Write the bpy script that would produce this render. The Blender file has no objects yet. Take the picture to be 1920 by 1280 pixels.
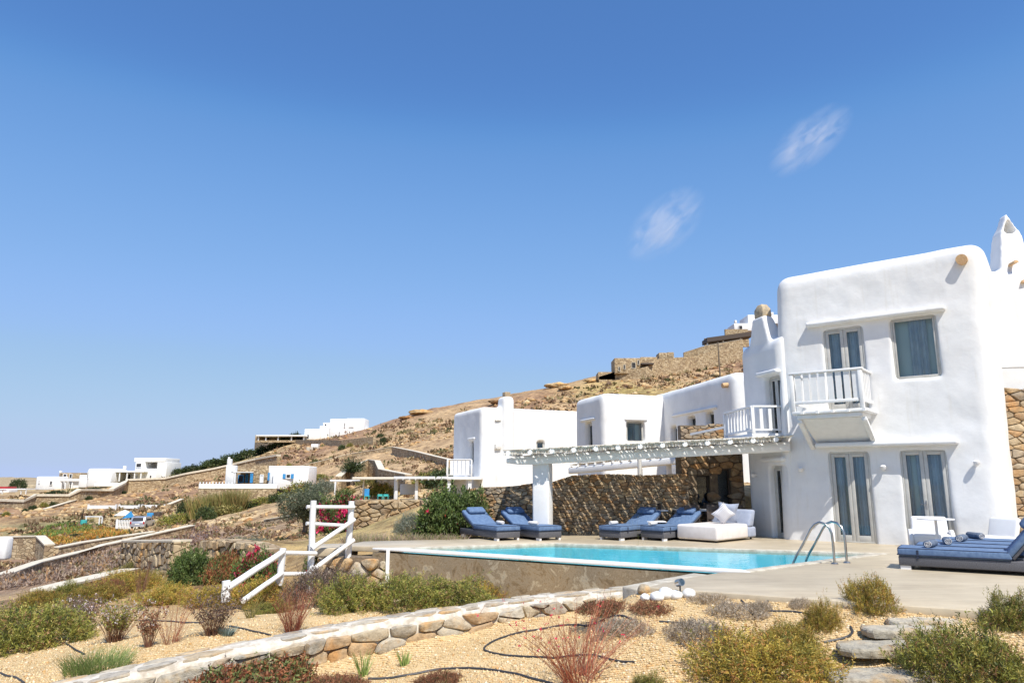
import bpy, bmesh, math, random, time
import numpy as np
from mathutils import Vector, Matrix, noise as mnoise
T0 = time.time()
sc = bpy.context.scene
COL = sc.collection
PI = math.pi
# ------------------------------------------------------------------ camera
F = 1350.0                      # focal length in pixels of a 1920 px wide picture
PITCH = math.atan(260 / F)      # horizon lies 260 px below the middle
CAMZ = 1.6
cam = bpy.data.cameras.new('camera')
cam.sensor_width = 36.0
cam.lens = 36.0 * F / 1920
cam.clip_start = 0.05
cam.clip_end = 20000
camo = bpy.data.objects.new('camera', cam)
COL.objects.link(camo)
camo.location = (0, 0, CAMZ)
camo.rotation_euler = (PI / 2 + PITCH, 0, 0)
sc.camera = camo
# ------------------------------------------------------------------ world and sun
SUN = Vector((.233, -.533, .813)).normalized()
world = bpy.data.worlds.new('World')
sc.world = world
world.use_nodes = True
wn = world.node_tree
wn.nodes.clear()
sky = wn.nodes.new('ShaderNodeTexSky')
sky.sky_type = 'NISHITA'
sky.sun_disc = False
sky.sun_elevation = math.asin(SUN.z)
sky.sun_rotation = math.atan2(SUN.x, SUN.y)
sky.altitude = 0
sky.air_density = 1.0
sky.dust_density = 0.1
sky.ozone_density = 4.0
bg = wn.nodes.new('ShaderNodeBackground')
bg.inputs['Strength'].default_value = 0.15
wo = wn.nodes.new('ShaderNodeOutputWorld')
# the camera's colour response to the sky: physical sky -> one curve per channel
EXPO = 0.36
sc1 = wn.nodes.new('ShaderNodeVectorMath'); sc1.operation = 'SCALE'; sc1.inputs['Scale'].default_value = 1 / 12
crv = wn.nodes.new('ShaderNodeRGBCurve')
sc2 = wn.nodes.new('ShaderNodeVectorMath'); sc2.operation = 'SCALE'; sc2.inputs['Scale'].default_value = 1 / (.15 * 2 ** EXPO)
for c_, pts_ in ((0, [(0, .03), (.8, .086), (.93, .10), (1.10, .15), (1.75, .247), (2.5, .319), (5.1, .445), (7.8, .474), (12, .49)]), (1, [(0, .08), (1.44, .22), (1.64, .25), (1.92, .333), (3.0, .457), (4.2, .527), (7.0, .61), (8.5, .60), (12, .62)]), (2, [(0, .2), (2.83, .55), (3.17, .61), (3.6, .71), (5.0, .832), (6.4, .89), (7.1, .84), (8, .84), (12, .86)])):
    cv_ = crv.mapping.curves[c_]
    for k_, (x_, y_) in enumerate(pts_):
        if k_ == 0: cv_.points[0].location = (0, y_)
        elif k_ == len(pts_) - 1: cv_.points[-1].location = (1, y_)
        else: cv_.points.new(x_ / 12, y_)
crv.mapping.update()
wn.links.new(sky.outputs[0], sc1.inputs[0]); wn.links.new(sc1.outputs[0], crv.inputs['Color']); wn.links.new(crv.outputs[0], sc2.inputs[0]); wn.links.new(sc2.outputs[0], bg.inputs[0])
wn.links.new(bg.outputs[0], wo.inputs[0])
sl = bpy.data.lights.new('sun', 'SUN')
sl.energy = 4.6
sl.angle = math.radians(0.5)
sl.color = (1.0, 0.95, 0.865)
so = bpy.data.objects.new('sun', sl)
COL.objects.link(so)
so.location = SUN * 60
so.rotation_euler = SUN.to_track_quat('Z', 'Y').to_euler()
sc.view_settings.view_transform = 'Standard'
sc.view_settings.look = 'None'
sc.view_settings.exposure = EXPO
sc.view_settings.gamma = 1.0
sc.view_settings.use_curve_mapping = False
sc.render.engine = 'CYCLES'
sc.cycles.use_denoising = True
sc.cycles.max_bounces = 7
sc.cycles.transparent_max_bounces = 12
sc.cycles.volume_bounces = 1
sc.cycles.caustics_reflective = False
sc.cycles.caustics_refractive = False

# ------------------------------------------------------------------ picture geometry -> world points
cp, sp = math.cos(PITCH), math.sin(PITCH)
def ray(u, v):
    x = (u - 960) / F; y = (640 - v) / F
    return np.array([x, cp - y * sp, sp + y * cp])
C0 = np.array([0, 0, CAMZ])
def PZ(u, v, z):
    d = ray(u, v); return C0 + d * ((z - CAMZ) / d[2])
def PY(u, v, Y):
    d = ray(u, v); return C0 + d * (Y / d[1])
def X_at(u, Y, v=900):
    return PY(u, v, Y)[0]

# ------------------------------------------------------------------ materials
def new_mat(name):
    m = bpy.data.materials.new(name); m.use_nodes = True
    nt = m.node_tree; nt.nodes.clear()
    out = nt.nodes.new('ShaderNodeOutputMaterial')
    b = nt.nodes.new('ShaderNodeBsdfPrincipled')
    nt.links.new(b.outputs[0], out.inputs[0])
    return m, nt, b, out
def N(nt, kind, **kw):
    n = nt.nodes.new(kind)
    for k, v in kw.items():
        if k in n.inputs: n.inputs[k].default_value = v
        else: setattr(n, k, v)
    return n
def ramp(nt, fac, stops):
    r = nt.nodes.new('ShaderNodeValToRGB')
    el = r.color_ramp.elements
    while len(el) < len(stops): el.new(.5)
    for e, (p, c) in zip(el, stops):
        e.position = p; e.color = (*c, 1)
    nt.links.new(fac, r.inputs[0]); return r
def coords(nt, scale=1.0, kind='Object'):
    tc = nt.nodes.new('ShaderNodeTexCoord')
    return tc.outputs[kind]
def noise_node(nt, vec, scale, detail=4, rough=.6):
    n = N(nt, 'ShaderNodeTexNoise'); n.inputs['Scale'].default_value = scale
    n.inputs['Detail'].default_value = detail; n.inputs['Roughness'].default_value = rough
    nt.links.new(vec, n.inputs['Vector']); return n
def mixc(nt, fac, a, b, mode='MIX'):
    m = nt.nodes.new('ShaderNodeMix'); m.data_type = 'RGBA'; m.blend_type = mode
    for sock, val in ((m.inputs[0], fac), (m.inputs[6], a), (m.inputs[7], b)):
        if isinstance(val, (int, float)): sock.default_value = val
        elif isinstance(val, tuple): sock.default_value = (*val, 1)
        else: nt.links.new(val, sock)
    return m.outputs[2]
def add_bump(nt, b, height, strength=.3, dist=.02):
    bp = N(nt, 'ShaderNodeBump'); bp.inputs['Strength'].default_value = strength
    bp.inputs['Distance'].default_value = dist
    nt.links.new(height, bp.inputs['Height']); nt.links.new(bp.outputs[0], b.inputs['Normal'])
def noisy(name, c1, c2, scale=3, rough=.8, bump=.2, bscale=30, dist=.01, metallic=0, detail=5, lo=.35, hi=.65):
    m, nt, b, o = new_mat(name)
    v = coords(nt)
    n = noise_node(nt, v, scale, detail)
    r = ramp(nt, n.outputs[0], [(lo, c1), (hi, c2)])
    nt.links.new(r.outputs[0], b.inputs['Base Color'])
    b.inputs['Roughness'].default_value = rough; b.inputs['Metallic'].default_value = metallic
    if bump:
        n2 = noise_node(nt, v, bscale, 6)
        add_bump(nt, b, n2.outputs[0], bump, dist)
    return m
M = {}
def plaster(name, tint=(.80, .80, .79), far=False):
    m, nt, b, o = new_mat(name)
    v = coords(nt)
    n = noise_node(nt, v, .9, 5, .65)
    r = ramp(nt, n.outputs[0], [(.3, tuple(x * .88 for x in tint)), (.6, tint)])
    mp = N(nt, 'ShaderNodeMapping'); mp.inputs['Scale'].default_value = (3.5, 3.5, .35)
    nt.links.new(v, mp.inputs['Vector'])
    st = noise_node(nt, mp.outputs[0], 1.6, 4)
    sr = ramp(nt, st.outputs[0], [(.58, (1, 1, 1)), (.76, (.93, .915, .88))])
    nt.links.new(mixc(nt, 1.0, r.outputs[0], sr.outputs[0], 'MULTIPLY'), b.inputs['Base Color'])
    b.inputs['Roughness'].default_value = .85
    n1 = noise_node(nt, v, 2.2, 3); n2 = noise_node(nt, v, 40, 4)
    ma = N(nt, 'ShaderNodeMath', operation='MULTIPLY_ADD'); ma.inputs[1].default_value = 8.0
    nt.links.new(n1.outputs[0], ma.inputs[0]); nt.links.new(n2.outputs[0], ma.inputs[2])
    add_bump(nt, b, ma.outputs[0], .16, .010)
    return m
M['plaster'] = plaster('white_plaster')
M['paint'] = noisy('white_paint', (.74, .74, .73), (.8, .8, .79), 6, .6, .25, 60, .004)
M['paint_old'] = noisy('weathered_white_paint', (.52, .49, .44), (.78, .77, .74), 9, .75, .4, 50, .006)
M['cane'] = noisy('whitewashed_cane', (.62, .59, .53), (.8, .78, .74), 12, .8, .3, 80, .004)
M['frame'] = noisy('grey_beige_frame', (.47, .46, .42), (.55, .54, .5), 5, .5, .05, 40)
M['deck'] = None
def cane_mat():
    m, nt, b, o = new_mat('whitewashed_reed'); oi = nt.nodes.new('ShaderNodeObjectInfo'); ge = nt.nodes.new('ShaderNodeNewGeometry')
    ad = N(nt, 'ShaderNodeMath', operation='ADD'); fr = N(nt, 'ShaderNodeMath', operation='FRACT'); nt.links.new(oi.outputs['Random'], ad.inputs[0]); nt.links.new(ge.outputs['Random Per Island'], ad.inputs[1]); nt.links.new(ad.outputs[0], fr.inputs[0])
    r = ramp(nt, fr.outputs[0], [(0, (.40, .36, .29)), (.35, (.62, .58, .50)), (1, (.8, .78, .73))]); nt.links.new(r.outputs[0], b.inputs['Base Color']); b.inputs['Roughness'].default_value = .8; M['cane'] = m
M['steel'] = noisy('brushed_steel', (.42, .40, .37), (.55, .53, .5), 4, .28, .02, 60, metallic=1)
M['blue_fabric'] = noisy('blue_fabric', (.08, .14, .26), (.13, .205, .34), 14, .85, .35, 240, .003)
M['blue_dark'] = noisy('dark_blue_piping', (.012, .02, .045), (.02, .03, .06), 14, .85, 0)
M['wicker'] = noisy('dark_grey_wicker', (.06, .06, .068), (.13, .13, .145), 60, .7, .6, 110, .006)
M['white_fabric'] = noisy('off_white_fabric', (.66, .62, .6), (.74, .7, .68), 5, .9, .3, 200, .003)
M['lilac_fabric'] = noisy('pale_blue_grey_fabric', (.28, .32, .42), (.36, .4, .5), 6, .9, .3, 200, .003)
M['plastic'] = noisy('white_resin', (.74, .73, .73), (.78, .78, .77), 3, .5, .03, 40)
M['towel'] = noisy('slate_blue_towel', (.08, .11, .16), (.15, .19, .26), 20, .95, .8, 160, .006)
M['towel_white'] = noisy('pale_towel', (.6, .58, .56), (.72, .7, .68), 20, .95, .8, 160, .006)
M['terracotta'] = noisy('clay', (.50, .30, .15), (.62, .42, .22), 20, .8, .4, 60, .01)
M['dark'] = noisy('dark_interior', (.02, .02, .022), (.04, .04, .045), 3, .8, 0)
M['pane_reflection'] = noisy('pale_grey_green_reflection', (.66, .80, .78), (.76, .86, .83), 1.5, .9, 0)  # panel colour carries the pale green reflection of the window panes
M['curtain'] = noisy('blue_grey_curtain', (.52, .61, .70), (.70, .77, .82), 3, .9, .1, 120)
M['curtain_light'] = noisy('pale_grey_curtain', (.34, .42, .45), (.44, .52, .55), 3, .9, .1, 120)
M['bark'] = noisy('grey_bark', (.10, .075, .055), (.2, .16, .12), 12, .9, .8, 40, .02)
M['darkwood'] = noisy('dark_wood', (.045, .032, .025), (.09, .065, .05), 8, .7, .4, 40)
M['hose'] = noisy('black_hose', (.025, .025, .027), (.05, .05, .052), 10, .5, .1, 60)
M['blue_wood'] = noisy('bright_blue_paint', (.03, .22, .5), (.06, .32, .62), 6, .5, .1, 40)
M['teal'] = noisy('turquoise_paint', (.05, .38, .36), (.07, .45, .42), 6, .5, .1, 40)
M['canvas'] = noisy('cream_canvas', (.66, .58, .46), (.74, .67, .55), 6, .9, .2, 60)
M['car_paint'] = noisy('silver_car_paint', (.42, .43, .47), (.46, .47, .51), 2, .3, 0, metallic=.5)
M['rubber'] = noisy('black_rubber', (.02, .02, .02), (.03, .03, .03), 5, .8, 0)
M['red_light'] = noisy('red_tail_light', (.35, .01, .01), (.45, .02, .02), 5, .3, 0)
cane_mat()
M['mortar'] = noisy('pale_mortar', (.40, .35, .27), (.62, .57, .47), 5, .9, .6, 30, .02)
M['wall_core'] = noisy('earth_mortar', (.13, .10, .07), (.24, .18, .12), 6, .95, .6, 30, .03)
M['cap'] = noisy('pale_cream_coping', (.56, .49, .37), (.70, .63, .50), 3, .9, .4, 20, .02)
M['white_mortar'] = noisy('whitewashed_mortar', (.42, .36, .28), (.70, .65, .56), 8, .9, .6, 26, .02)

def stone_mat(name, stops, scale=7, bump=.8, dist=.03):
    m, nt, b, o = new_mat(name)
    oi = nt.nodes.new('ShaderNodeObjectInfo'); ge = nt.nodes.new('ShaderNodeNewGeometry')
    ad = N(nt, 'ShaderNodeMath', operation='ADD'); fr = N(nt, 'ShaderNodeMath', operation='FRACT')
    nt.links.new(oi.outputs['Random'], ad.inputs[0]); nt.links.new(ge.outputs['Random Per Island'], ad.inputs[1])
    nt.links.new(ad.outputs[0], fr.inputs[0])
    r = ramp(nt, fr.outputs[0], stops)
    r.color_ramp.interpolation = 'LINEAR'
    v = coords(nt)
    n = noise_node(nt, v, scale, 8, .7)
    r2 = ramp(nt, n.outputs[0], [(.28, (.50, .48, .46)), (.52, (1, 1, 1)), (.72, (1.28, 1.2, 1.05))])
    c = mixc(nt, 1.0, r.outputs[0], r2.outputs[0], 'MULTIPLY')
    n3 = noise_node(nt, v, scale * .35, 4, .6)
    r3 = ramp(nt, n3.outputs[0], [(.52, (1, 1, 1)), (.66, (1.1, .82, .5))])
    c = mixc(nt, .8, c, r3.outputs[0], 'MULTIPLY')
    nt.links.new(c, b.inputs['Base Color'])
    b.inputs['Roughness'].default_value = .92
    n2 = noise_node(nt, v, scale * 3.2, 10, .7)
    add_bump(nt, b, n2.outputs[0], bump, dist)
    return m
WARM = [(0, (.36, .22, .11)), (.15, (.46, .34, .20)), (.3, (.27, .21, .15)), (.45, (.52, .41, .26)), (.58, (.35, .29, .22)), (.7, (.44, .26, .12)), (.85, (.40, .33, .24)), (1, (.20, .16, .12))]
M['stone'] = stone_mat('warm_rubble_stone', WARM)
M['stone_far'] = stone_mat('pale_dry_stone', [(0, (.38, .28, .17)), (.35, (.50, .40, .26)), (.6, (.42, .32, .2)), (.85, (.33, .26, .18)), (1, (.27, .21, .15))], 1.5, .8, .12)
M['stone_grey'] = stone_mat('grey_and_ochre_stone', [(0, (.38, .34, .27)), (.2, (.50, .45, .36)), (.4, (.46, .35, .21)), (.55, (.48, .32, .17)), (.7, (.36, .32, .26)), (.85, (.54, .47, .34)), (1, (.45, .36, .24))], 9)
M['flag'] = stone_mat('cream_and_grey_flagstone', [(0, (.38, .35, .30)), (.3, (.52, .45, .34)), (.55, (.32, .30, .27)), (.75, (.48, .38, .25)), (1, (.43, .40, .34))], 7, .8, .02)
M['slab'] = stone_mat('grey_schist_slab', [(0, (.42, .38, .30)), (.5, (.50, .45, .36)), (1, (.37, .34, .28))], 6, 1.0, .03)
M['rock'] = stone_mat('hillside_rock', [(0, (.38, .22, .10)), (.3, (.52, .36, .18)), (.55, (.62, .47, .27)), (.8, (.42, .25, .11)), (1, (.25, .15, .08))], 1.2, .9, .15)
M['pebble'] = stone_mat('yellow_gravel_grain', [(0, (.46, .31, .14)), (.25, (.62, .46, .25)), (.55, (.72, .57, .34)), (.8, (.52, .35, .17)), (1, (.80, .70, .52))], 40, .2, .002)
M['white_stone'] = noisy('white_painted_boulder', (.72, .71, .68), (.8, .8, .78), 8, .7, .4, 30, .01)

def far_wall_mat():
    m, nt, b, o = new_mat('far_dry_stone_masonry')
    v = coords(nt)
    mp = N(nt, 'ShaderNodeMapping'); mp.inputs['Scale'].default_value = (1, 1, 1.9)
    nt.links.new(v, mp.inputs['Vector'])
    vo = N(nt, 'ShaderNodeTexVoronoi'); vo.inputs['Scale'].default_value = 2.5
    nt.links.new(mp.outputs[0], vo.inputs['Vector'])
    hs = N(nt, 'ShaderNodeSeparateColor'); nt.links.new(vo.outputs['Color'], hs.inputs[0])
    r = ramp(nt, hs.outputs[0], [(0, (.36, .26, .15)), (.3, (.50, .39, .25)), (.55, (.57, .46, .31)), (.8, (.42, .31, .19)), (1, (.28, .2, .13))])
    ve = N(nt, 'ShaderNodeTexVoronoi'); ve.feature = 'DISTANCE_TO_EDGE'; ve.inputs['Scale'].default_value = 2.5
    nt.links.new(mp.outputs[0], ve.inputs['Vector'])
    er = ramp(nt, ve.outputs[0], [(0, (.42, .38, .33)), (.1, (1, 1, 1))])
    n = noise_node(nt, v, 3, 6)
    r2 = ramp(nt, n.outputs[0], [(.3, (.72, .7, .68)), (.6, (1.08, 1.06, 1.0))])
    c = mixc(nt, 1.0, mixc(nt, 1.0, r.outputs[0], er.outputs[0], 'MULTIPLY'), r2.outputs[0], 'MULTIPLY')
    nt.links.new(c, b.inputs['Base Color']); b.inputs['Roughness'].default_value = .95
    add_bump(nt, b, er.outputs[0], .6, .06)
    return m
M['masonry'] = far_wall_mat()

def deck_mat():
    m, nt, b, o = new_mat('beige_screed')
    v = coords(nt)
    n = noise_node(nt, v, .8, 7, .65)
    r = ramp(nt, n.outputs[0], [(.3, (.44, .36, .25)), (.5, (.52, .435, .305)), (.7, (.58, .49, .35))])
    mp = N(nt, 'ShaderNodeMapping'); mp.inputs['Scale'].default_value = (.6, 5, 1); mp.inputs['Rotation'].default_value = (0, 0, .35)
    nt.links.new(v, mp.inputs['Vector'])
    s = noise_node(nt, mp.outputs[0], 1.5, 5, .6)
    r2 = ramp(nt, s.outputs[0], [(.3, (.86, .85, .83)), (.6, (1.05, 1.05, 1.05))])
    nt.links.new(mixc(nt, 1.0, r.outputs[0], r2.outputs[0], 'MULTIPLY'), b.inputs['Base Color'])
    b.inputs['Roughness'].default_value = .45
    n2 = noise_node(nt, v, 35, 5); add_bump(nt, b, n2.outputs[0], .15, .008)
    return m
M['deck'] = deck_mat()
def poolwall_mat():
    m, nt, b, o = new_mat('stained_render')
    v = coords(nt)
    n = noise_node(nt, v, 2.2, 10, .78)
    r = ramp(nt, n.outputs[0], [(.36, (.13, .095, .055)), (.44, (.24, .175, .10)), (.49, (.31, .255, .18)), (.53, (.22, .165, .10)), (.60, (.44, .38, .28)), (.68, (.26, .235, .19))])
    n.inputs['Distortion'].default_value = .5
    n4 = noise_node(nt, v, .5, 3)
    r4 = ramp(nt, n4.outputs[0], [(.35, (.82, .84, .86)), (.6, (1.1, 1.05, .95))])
    nt.links.new(mixc(nt, 1, r.outputs[0], r4.outputs[0], 'MULTIPLY'), b.inputs['Base Color']); b.inputs['Roughness'].default_value = .75
    n2 = noise_node(nt, v, 20, 5); add_bump(nt, b, n2.outputs[0], .3, .01)
    return m
M['poolwall'] = poolwall_mat()
def poolfloor_mat():
    m, nt, b, o = new_mat('light_blue_pool_lining')
    v = coords(nt)
    n = noise_node(nt, v, 2.5, 3)
    r = ramp(nt, n.outputs[0], [(.3, (.24, .72, .86)), (.7, (.40, .86, .94))])
    nt.links.new(r.outputs[0], b.inputs['Base Color']); b.inputs['Roughness'].default_value = .6
    return m
M['poolfloor'] = poolfloor_mat()
def water_mat():
    m, nt, b, o = new_mat('pool_water')
    nt.nodes.remove(b)
    tr = N(nt, 'ShaderNodeBsdfTransparent'); tr.inputs[0].default_value = (.66, .95, .99, 1)
    gl = N(nt, 'ShaderNodeBsdfGlossy'); gl.inputs['Roughness'].default_value = .03
    fr = N(nt, 'ShaderNodeFresnel'); fr.inputs['IOR'].default_value = 1.33
    mx = nt.nodes.new('ShaderNodeMixShader')
    v = coords(nt)
    mp = N(nt, 'ShaderNodeMapping'); mp.inputs['Scale'].default_value = (1, 1.6, 1)
    nt.links.new(v, mp.inputs['Vector'])
    n = noise_node(nt, mp.outputs[0], 3.2, 3, .5)
    bp = N(nt, 'ShaderNodeBump'); bp.inputs['Strength'].default_value = .22; bp.inputs['Distance'].default_value = .03
    nt.links.new(n.outputs[0], bp.inputs['Height'])
    nt.links.new(bp.outputs[0], gl.inputs['Normal']); nt.links.new(bp.outputs[0], fr.inputs['Normal'])
    mu = N(nt, 'ShaderNodeMath', operation='MULTIPLY'); mu.inputs[1].default_value = .8
    nt.links.new(fr.outputs[0], mu.inputs[0]); nt.links.new(mu.outputs[0], mx.inputs[0])
    nt.links.new(tr.outputs[0], mx.inputs[1]); nt.links.new(gl.outputs[0], mx.inputs[2])
    nt.links.new(mx.outputs[0], o.inputs[0])
    return m
M['water'] = water_mat()
def glass_mat():
    m, nt, b, o = new_mat('window_glass')
    nt.nodes.remove(b)
    tr = N(nt, 'ShaderNodeBsdfTransparent'); tr.inputs[0].default_value = (.90, .95, .96, 1)
    gl = N(nt, 'ShaderNodeBsdfGlossy'); gl.inputs['Roughness'].default_value = .01
    fr = N(nt, 'ShaderNodeFresnel'); fr.inputs['IOR'].default_value = 1.5
    mx = nt.nodes.new('ShaderNodeMixShader')
    nt.links.new(fr.outputs[0], mx.inputs[0]); nt.links.new(tr.outputs[0], mx.inputs[1]); nt.links.new(gl.outputs[0], mx.inputs[2])
    nt.links.new(mx.outputs[0], o.inputs[0])
    return m
M['glass'] = glass_mat()
def leaf_mat(name, rough=.6, transl=.3):
    m, nt, b, o = new_mat(name)
    at = N(nt, 'ShaderNodeAttribute'); at.attribute_name = 'Col'
    oi = nt.nodes.new('ShaderNodeObjectInfo')
    hs = N(nt, 'ShaderNodeHueSaturation')
    mr = N(nt, 'ShaderNodeMapRange'); mr.inputs['To Min'].default_value = .82; mr.inputs['To Max'].default_value = 1.18
    nt.links.new(oi.outputs['Random'], mr.inputs[0]); nt.links.new(mr.outputs[0], hs.inputs['Value'])
    nt.links.new(at.outputs['Color'], hs.inputs['Color'])
    nt.links.new(hs.outputs[0], b.inputs['Base Color']); b.inputs['Roughness'].default_value = rough
    tl = N(nt, 'ShaderNodeBsdfTranslucent'); nt.links.new(hs.outputs[0], tl.inputs[0])
    mx = nt.nodes.new('ShaderNodeMixShader'); mx.inputs[0].default_value = transl
    nt.links.new(b.outputs[0], mx.inputs[1]); nt.links.new(tl.outputs[0], mx.inputs[2]); nt.links.new(mx.outputs[0], o.inputs[0])
    return m
M['leaf'] = leaf_mat('leaf')

# ------------------------------------------------------------------ object helpers
def tag(o, label=None, cat=None, group=None, kind=None):
    if label: o['label'] = label
    if cat: o['category'] = cat
    if group: o['group'] = group
    if kind: o['kind'] = kind
    return o
def link_mesh(name, me, mat=None, parent=None, loc=(0, 0, 0), rot=0):
    o = bpy.data.objects.new(name, me); COL.objects.link(o)
    if mat is not None:
        me.materials.clear(); me.materials.append(mat)
    o.location = loc; o.rotation_euler = (0, 0, rot)
    if parent: o.parent = parent
    return o
def empty(name, loc, rot=0, **kw):
    o = bpy.data.objects.new(name, None); COL.objects.link(o)
    o.location = loc; o.rotation_euler = (0, 0, rot); o.empty_display_size = .3
    return tag(o, **kw)
def copy_tree(o, parent=None):
    c = o.copy(); COL.objects.link(c); c.parent = parent
    for ch in o.children: copy_tree(ch, c)
    return c
def move(o, x, y, z, rot, label=None, scale=None):
    o.location = (x, y, z); o.rotation_euler = (0, 0, rot)
    if label: o['label'] = label
    if scale: o.scale = (scale,) * 3 if isinstance(scale, (int, float)) else scale
    return o

class MB:
    def __init__(s): s.v = []; s.f = []
    def add(s, vs, fs):
        b = len(s.v); s.v += [tuple(map(float, p)) for p in vs]; s.f += [tuple(b + i for i in f) for f in fs]; return s
    def box(s, x0, x1, y0, y1, z0, z1):
        return s.hexa([(x0, y0, z0), (x1, y0, z0), (x1, y1, z0), (x0, y1, z0), (x0, y0, z1), (x1, y0, z1), (x1, y1, z1), (x0, y1, z1)])
    def hexa(s, p):
        return s.add(p, [(3, 2, 1, 0), (4, 5, 6, 7), (0, 1, 5, 4), (1, 2, 6, 5), (2, 3, 7, 6), (3, 0, 4, 7)])
    def prism(s, poly, z0, z1):
        n = len(poly)
        vs = [(x, y, z0) for x, y in poly] + [(x, y, z1) for x, y in poly]
        return s.add(vs, [tuple(range(n))[::-1], tuple(range(n, 2 * n))] + [(i, (i + 1) % n, n + (i + 1) % n, n + i) for i in range(n)])
    def tube(s, pts, r, n=8, cap=True, r1=None):
        pts = [Vector(p) for p in pts]; k = len(pts)
        rs = [r + ((r1 - r) * i / max(k - 1, 1) if r1 is not None else 0) for i in range(k)]
        vs = []; up = None
        for i, p in enumerate(pts):
            d = (pts[min(i + 1, k - 1)] - pts[max(i - 1, 0)]).normalized()
            if up is None:
                up = Vector((0, 0, 1)) if abs(d.z) < .9 else Vector((1, 0, 0))
            a = d.cross(up).normalized(); b = a.cross(d).normalized(); up = b
            for j in range(n):
                t = 2 * PI * j / n
                vs.append(p + (a * math.cos(t) + b * math.sin(t)) * rs[i])
        fs = [(i * n + j, i * n + (j + 1) % n, (i + 1) * n + (j + 1) % n, (i + 1) * n + j) for i in range(k - 1) for j in range(n)]
        if cap: fs += [tuple(range(n))[::-1], tuple(range((k - 1) * n, k * n))]
        return s.add(vs, fs)
    def lathe(s, prof, n=16, c=(0, 0, 0)):
        vs = [(c[0] + r * math.cos(2 * PI * j / n), c[1] + r * math.sin(2 * PI * j / n), c[2] + z) for r, z in prof for j in range(n)]
        k = len(prof)
        fs = [(i * n + j, i * n + (j + 1) % n, (i + 1) * n + (j + 1) % n, (i + 1) * n + j) for i in range(k - 1) for j in range(n)]
        fs += [tuple(range(n))[::-1], tuple(range((k - 1) * n, k * n))]
        return s.add(vs, fs)
    def mesh(s, name='m', bevel=0, seg=2, smooth=False, warp=None, subdiv=0):
        me = bpy.data.meshes.new(name); me.from_pydata(s.v, [], s.f)
        bm = bmesh.new(); bm.from_mesh(me)
        bmesh.ops.recalc_face_normals(bm, faces=bm.faces)
        if bevel:
            es = [e for e in bm.edges if len(e.link_faces) == 2 and e.calc_face_angle(0) > .5]
            bmesh.ops.bevel(bm, geom=es, offset=bevel, segments=seg, profile=.5, affect='EDGES', clamp_overlap=True)
        if subdiv:
            bmesh.ops.subdivide_edges(bm, edges=bm.edges[:], cuts=subdiv, use_grid_fill=True)
        if warp:
            for v in bm.verts: v.co = warp(v.co)
        bm.to_mesh(me); bm.free()
        if smooth or bevel:
            me.polygons.foreach_set('use_smooth', [True] * len(me.polygons))
            me.set_sharp_from_angle(angle=math.radians(50))
        me.update(); return me
    def build(s, name, mat, parent=None, loc=(0, 0, 0), rot=0, **kw):
        return link_mesh(name, s.mesh(name, **kw), M[mat] if isinstance(mat, str) else mat, parent, loc, rot)

def np_mesh(name, V, Fq, col=None, smooth=False):
    """V (n,3) floats; Fq (m,k) ints, all faces with k corners"""
    me = bpy.data.meshes.new(name)
    V = np.ascontiguousarray(V, dtype=np.float32); Fq = np.ascontiguousarray(Fq, dtype=np.int32)
    m, k = Fq.shape
    me.vertices.add(len(V)); me.vertices.foreach_set('co', V.ravel())
    me.loops.add(m * k); me.loops.foreach_set('vertex_index', Fq.ravel())
    me.polygons.add(m); me.polygons.foreach_set('loop_start', np.arange(0, m * k, k, dtype=np.int32))
    if smooth: me.polygons.foreach_set('use_smooth', np.ones(m, dtype=bool))
    if col is not None:
        a = me.color_attributes.new('Col', 'FLOAT_COLOR', 'POINT')
        c4 = np.ones((len(V), 4), dtype=np.float32); c4[:, :3] = col
        a.data.foreach_set('color', c4.ravel())
    me.update(calc_edges=True); me.validate()
    return me

def vnoise(x, y, seed=0):
    xi = np.floor(x).astype(np.int64); yi = np.floor(y).astype(np.int64)
    fx = x - xi; fy = y - yi; fx = fx * fx * (3 - 2 * fx); fy = fy * fy * (3 - 2 * fy)
    def h(a, b):
        n = (a * 374761393 + b * 668265263 + seed * 1442695041) & 0x7fffffff
        n = ((n ^ (n >> 13)) * 1274126177) & 0x7fffffff
        return ((n ^ (n >> 16)) & 0xffff) / 65535.0
    return (h(xi, yi) * (1 - fx) + h(xi + 1, yi) * fx) * (1 - fy) + (h(xi, yi + 1) * (1 - fx) + h(xi + 1, yi + 1) * fx) * fy
def fbm(x, y, seed=0, oct=4):
    s = 0; a = .5
    for i in range(oct):
        s = s + a * (vnoise(x, y, seed + i) - .5); x = x * 2.03 + 7.1; y = y * 2.03 + 3.7; a *= .5
    return s * 2

# ------------------------------------------------------------------ frames of the built places
A38 = math.radians(38.6)
TALL = np.array([7.60, 20.49, 0.])                 # ground corner of the tall house
RV = np.array([math.cos(A38), -math.sin(A38), 0.]); MV = np.array([math.sin(A38), math.cos(A38), 0.])
POOL = [(-2.76, 17.95), (4.22, 13.64), (8.09, 16.66), (1.1, 19.29)]
DECK = [(2.04, 11.51), (4.2, 10.35), (6.26, 9.27), (9.5, 7.7), (13, 6.3), (20, 9), (20, 23.8), (8.5, 24.5), (0.5, 22.6), (-0.6, 20.9), (-3.97, 19.9), (-4.3, 18.6), (-2.76, 17.95), (4.22, 13.64), (3.6, 13.1), (2.9, 12.2)]
# garden wall: front top edge, from the deck down to the left
GW = [(1250, 1100, -.16), (1130, 1112, -.26), (1000, 1126, -.33), (860, 1146, -.40), (700, 1170, -.47), (560, 1197, -.53), (400, 1230, -.60), (250, 1264, -.67), (100, 1300, -.74), (-80, 1345, -.82)]
GWP = [PZ(*g) for g in GW]

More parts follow.
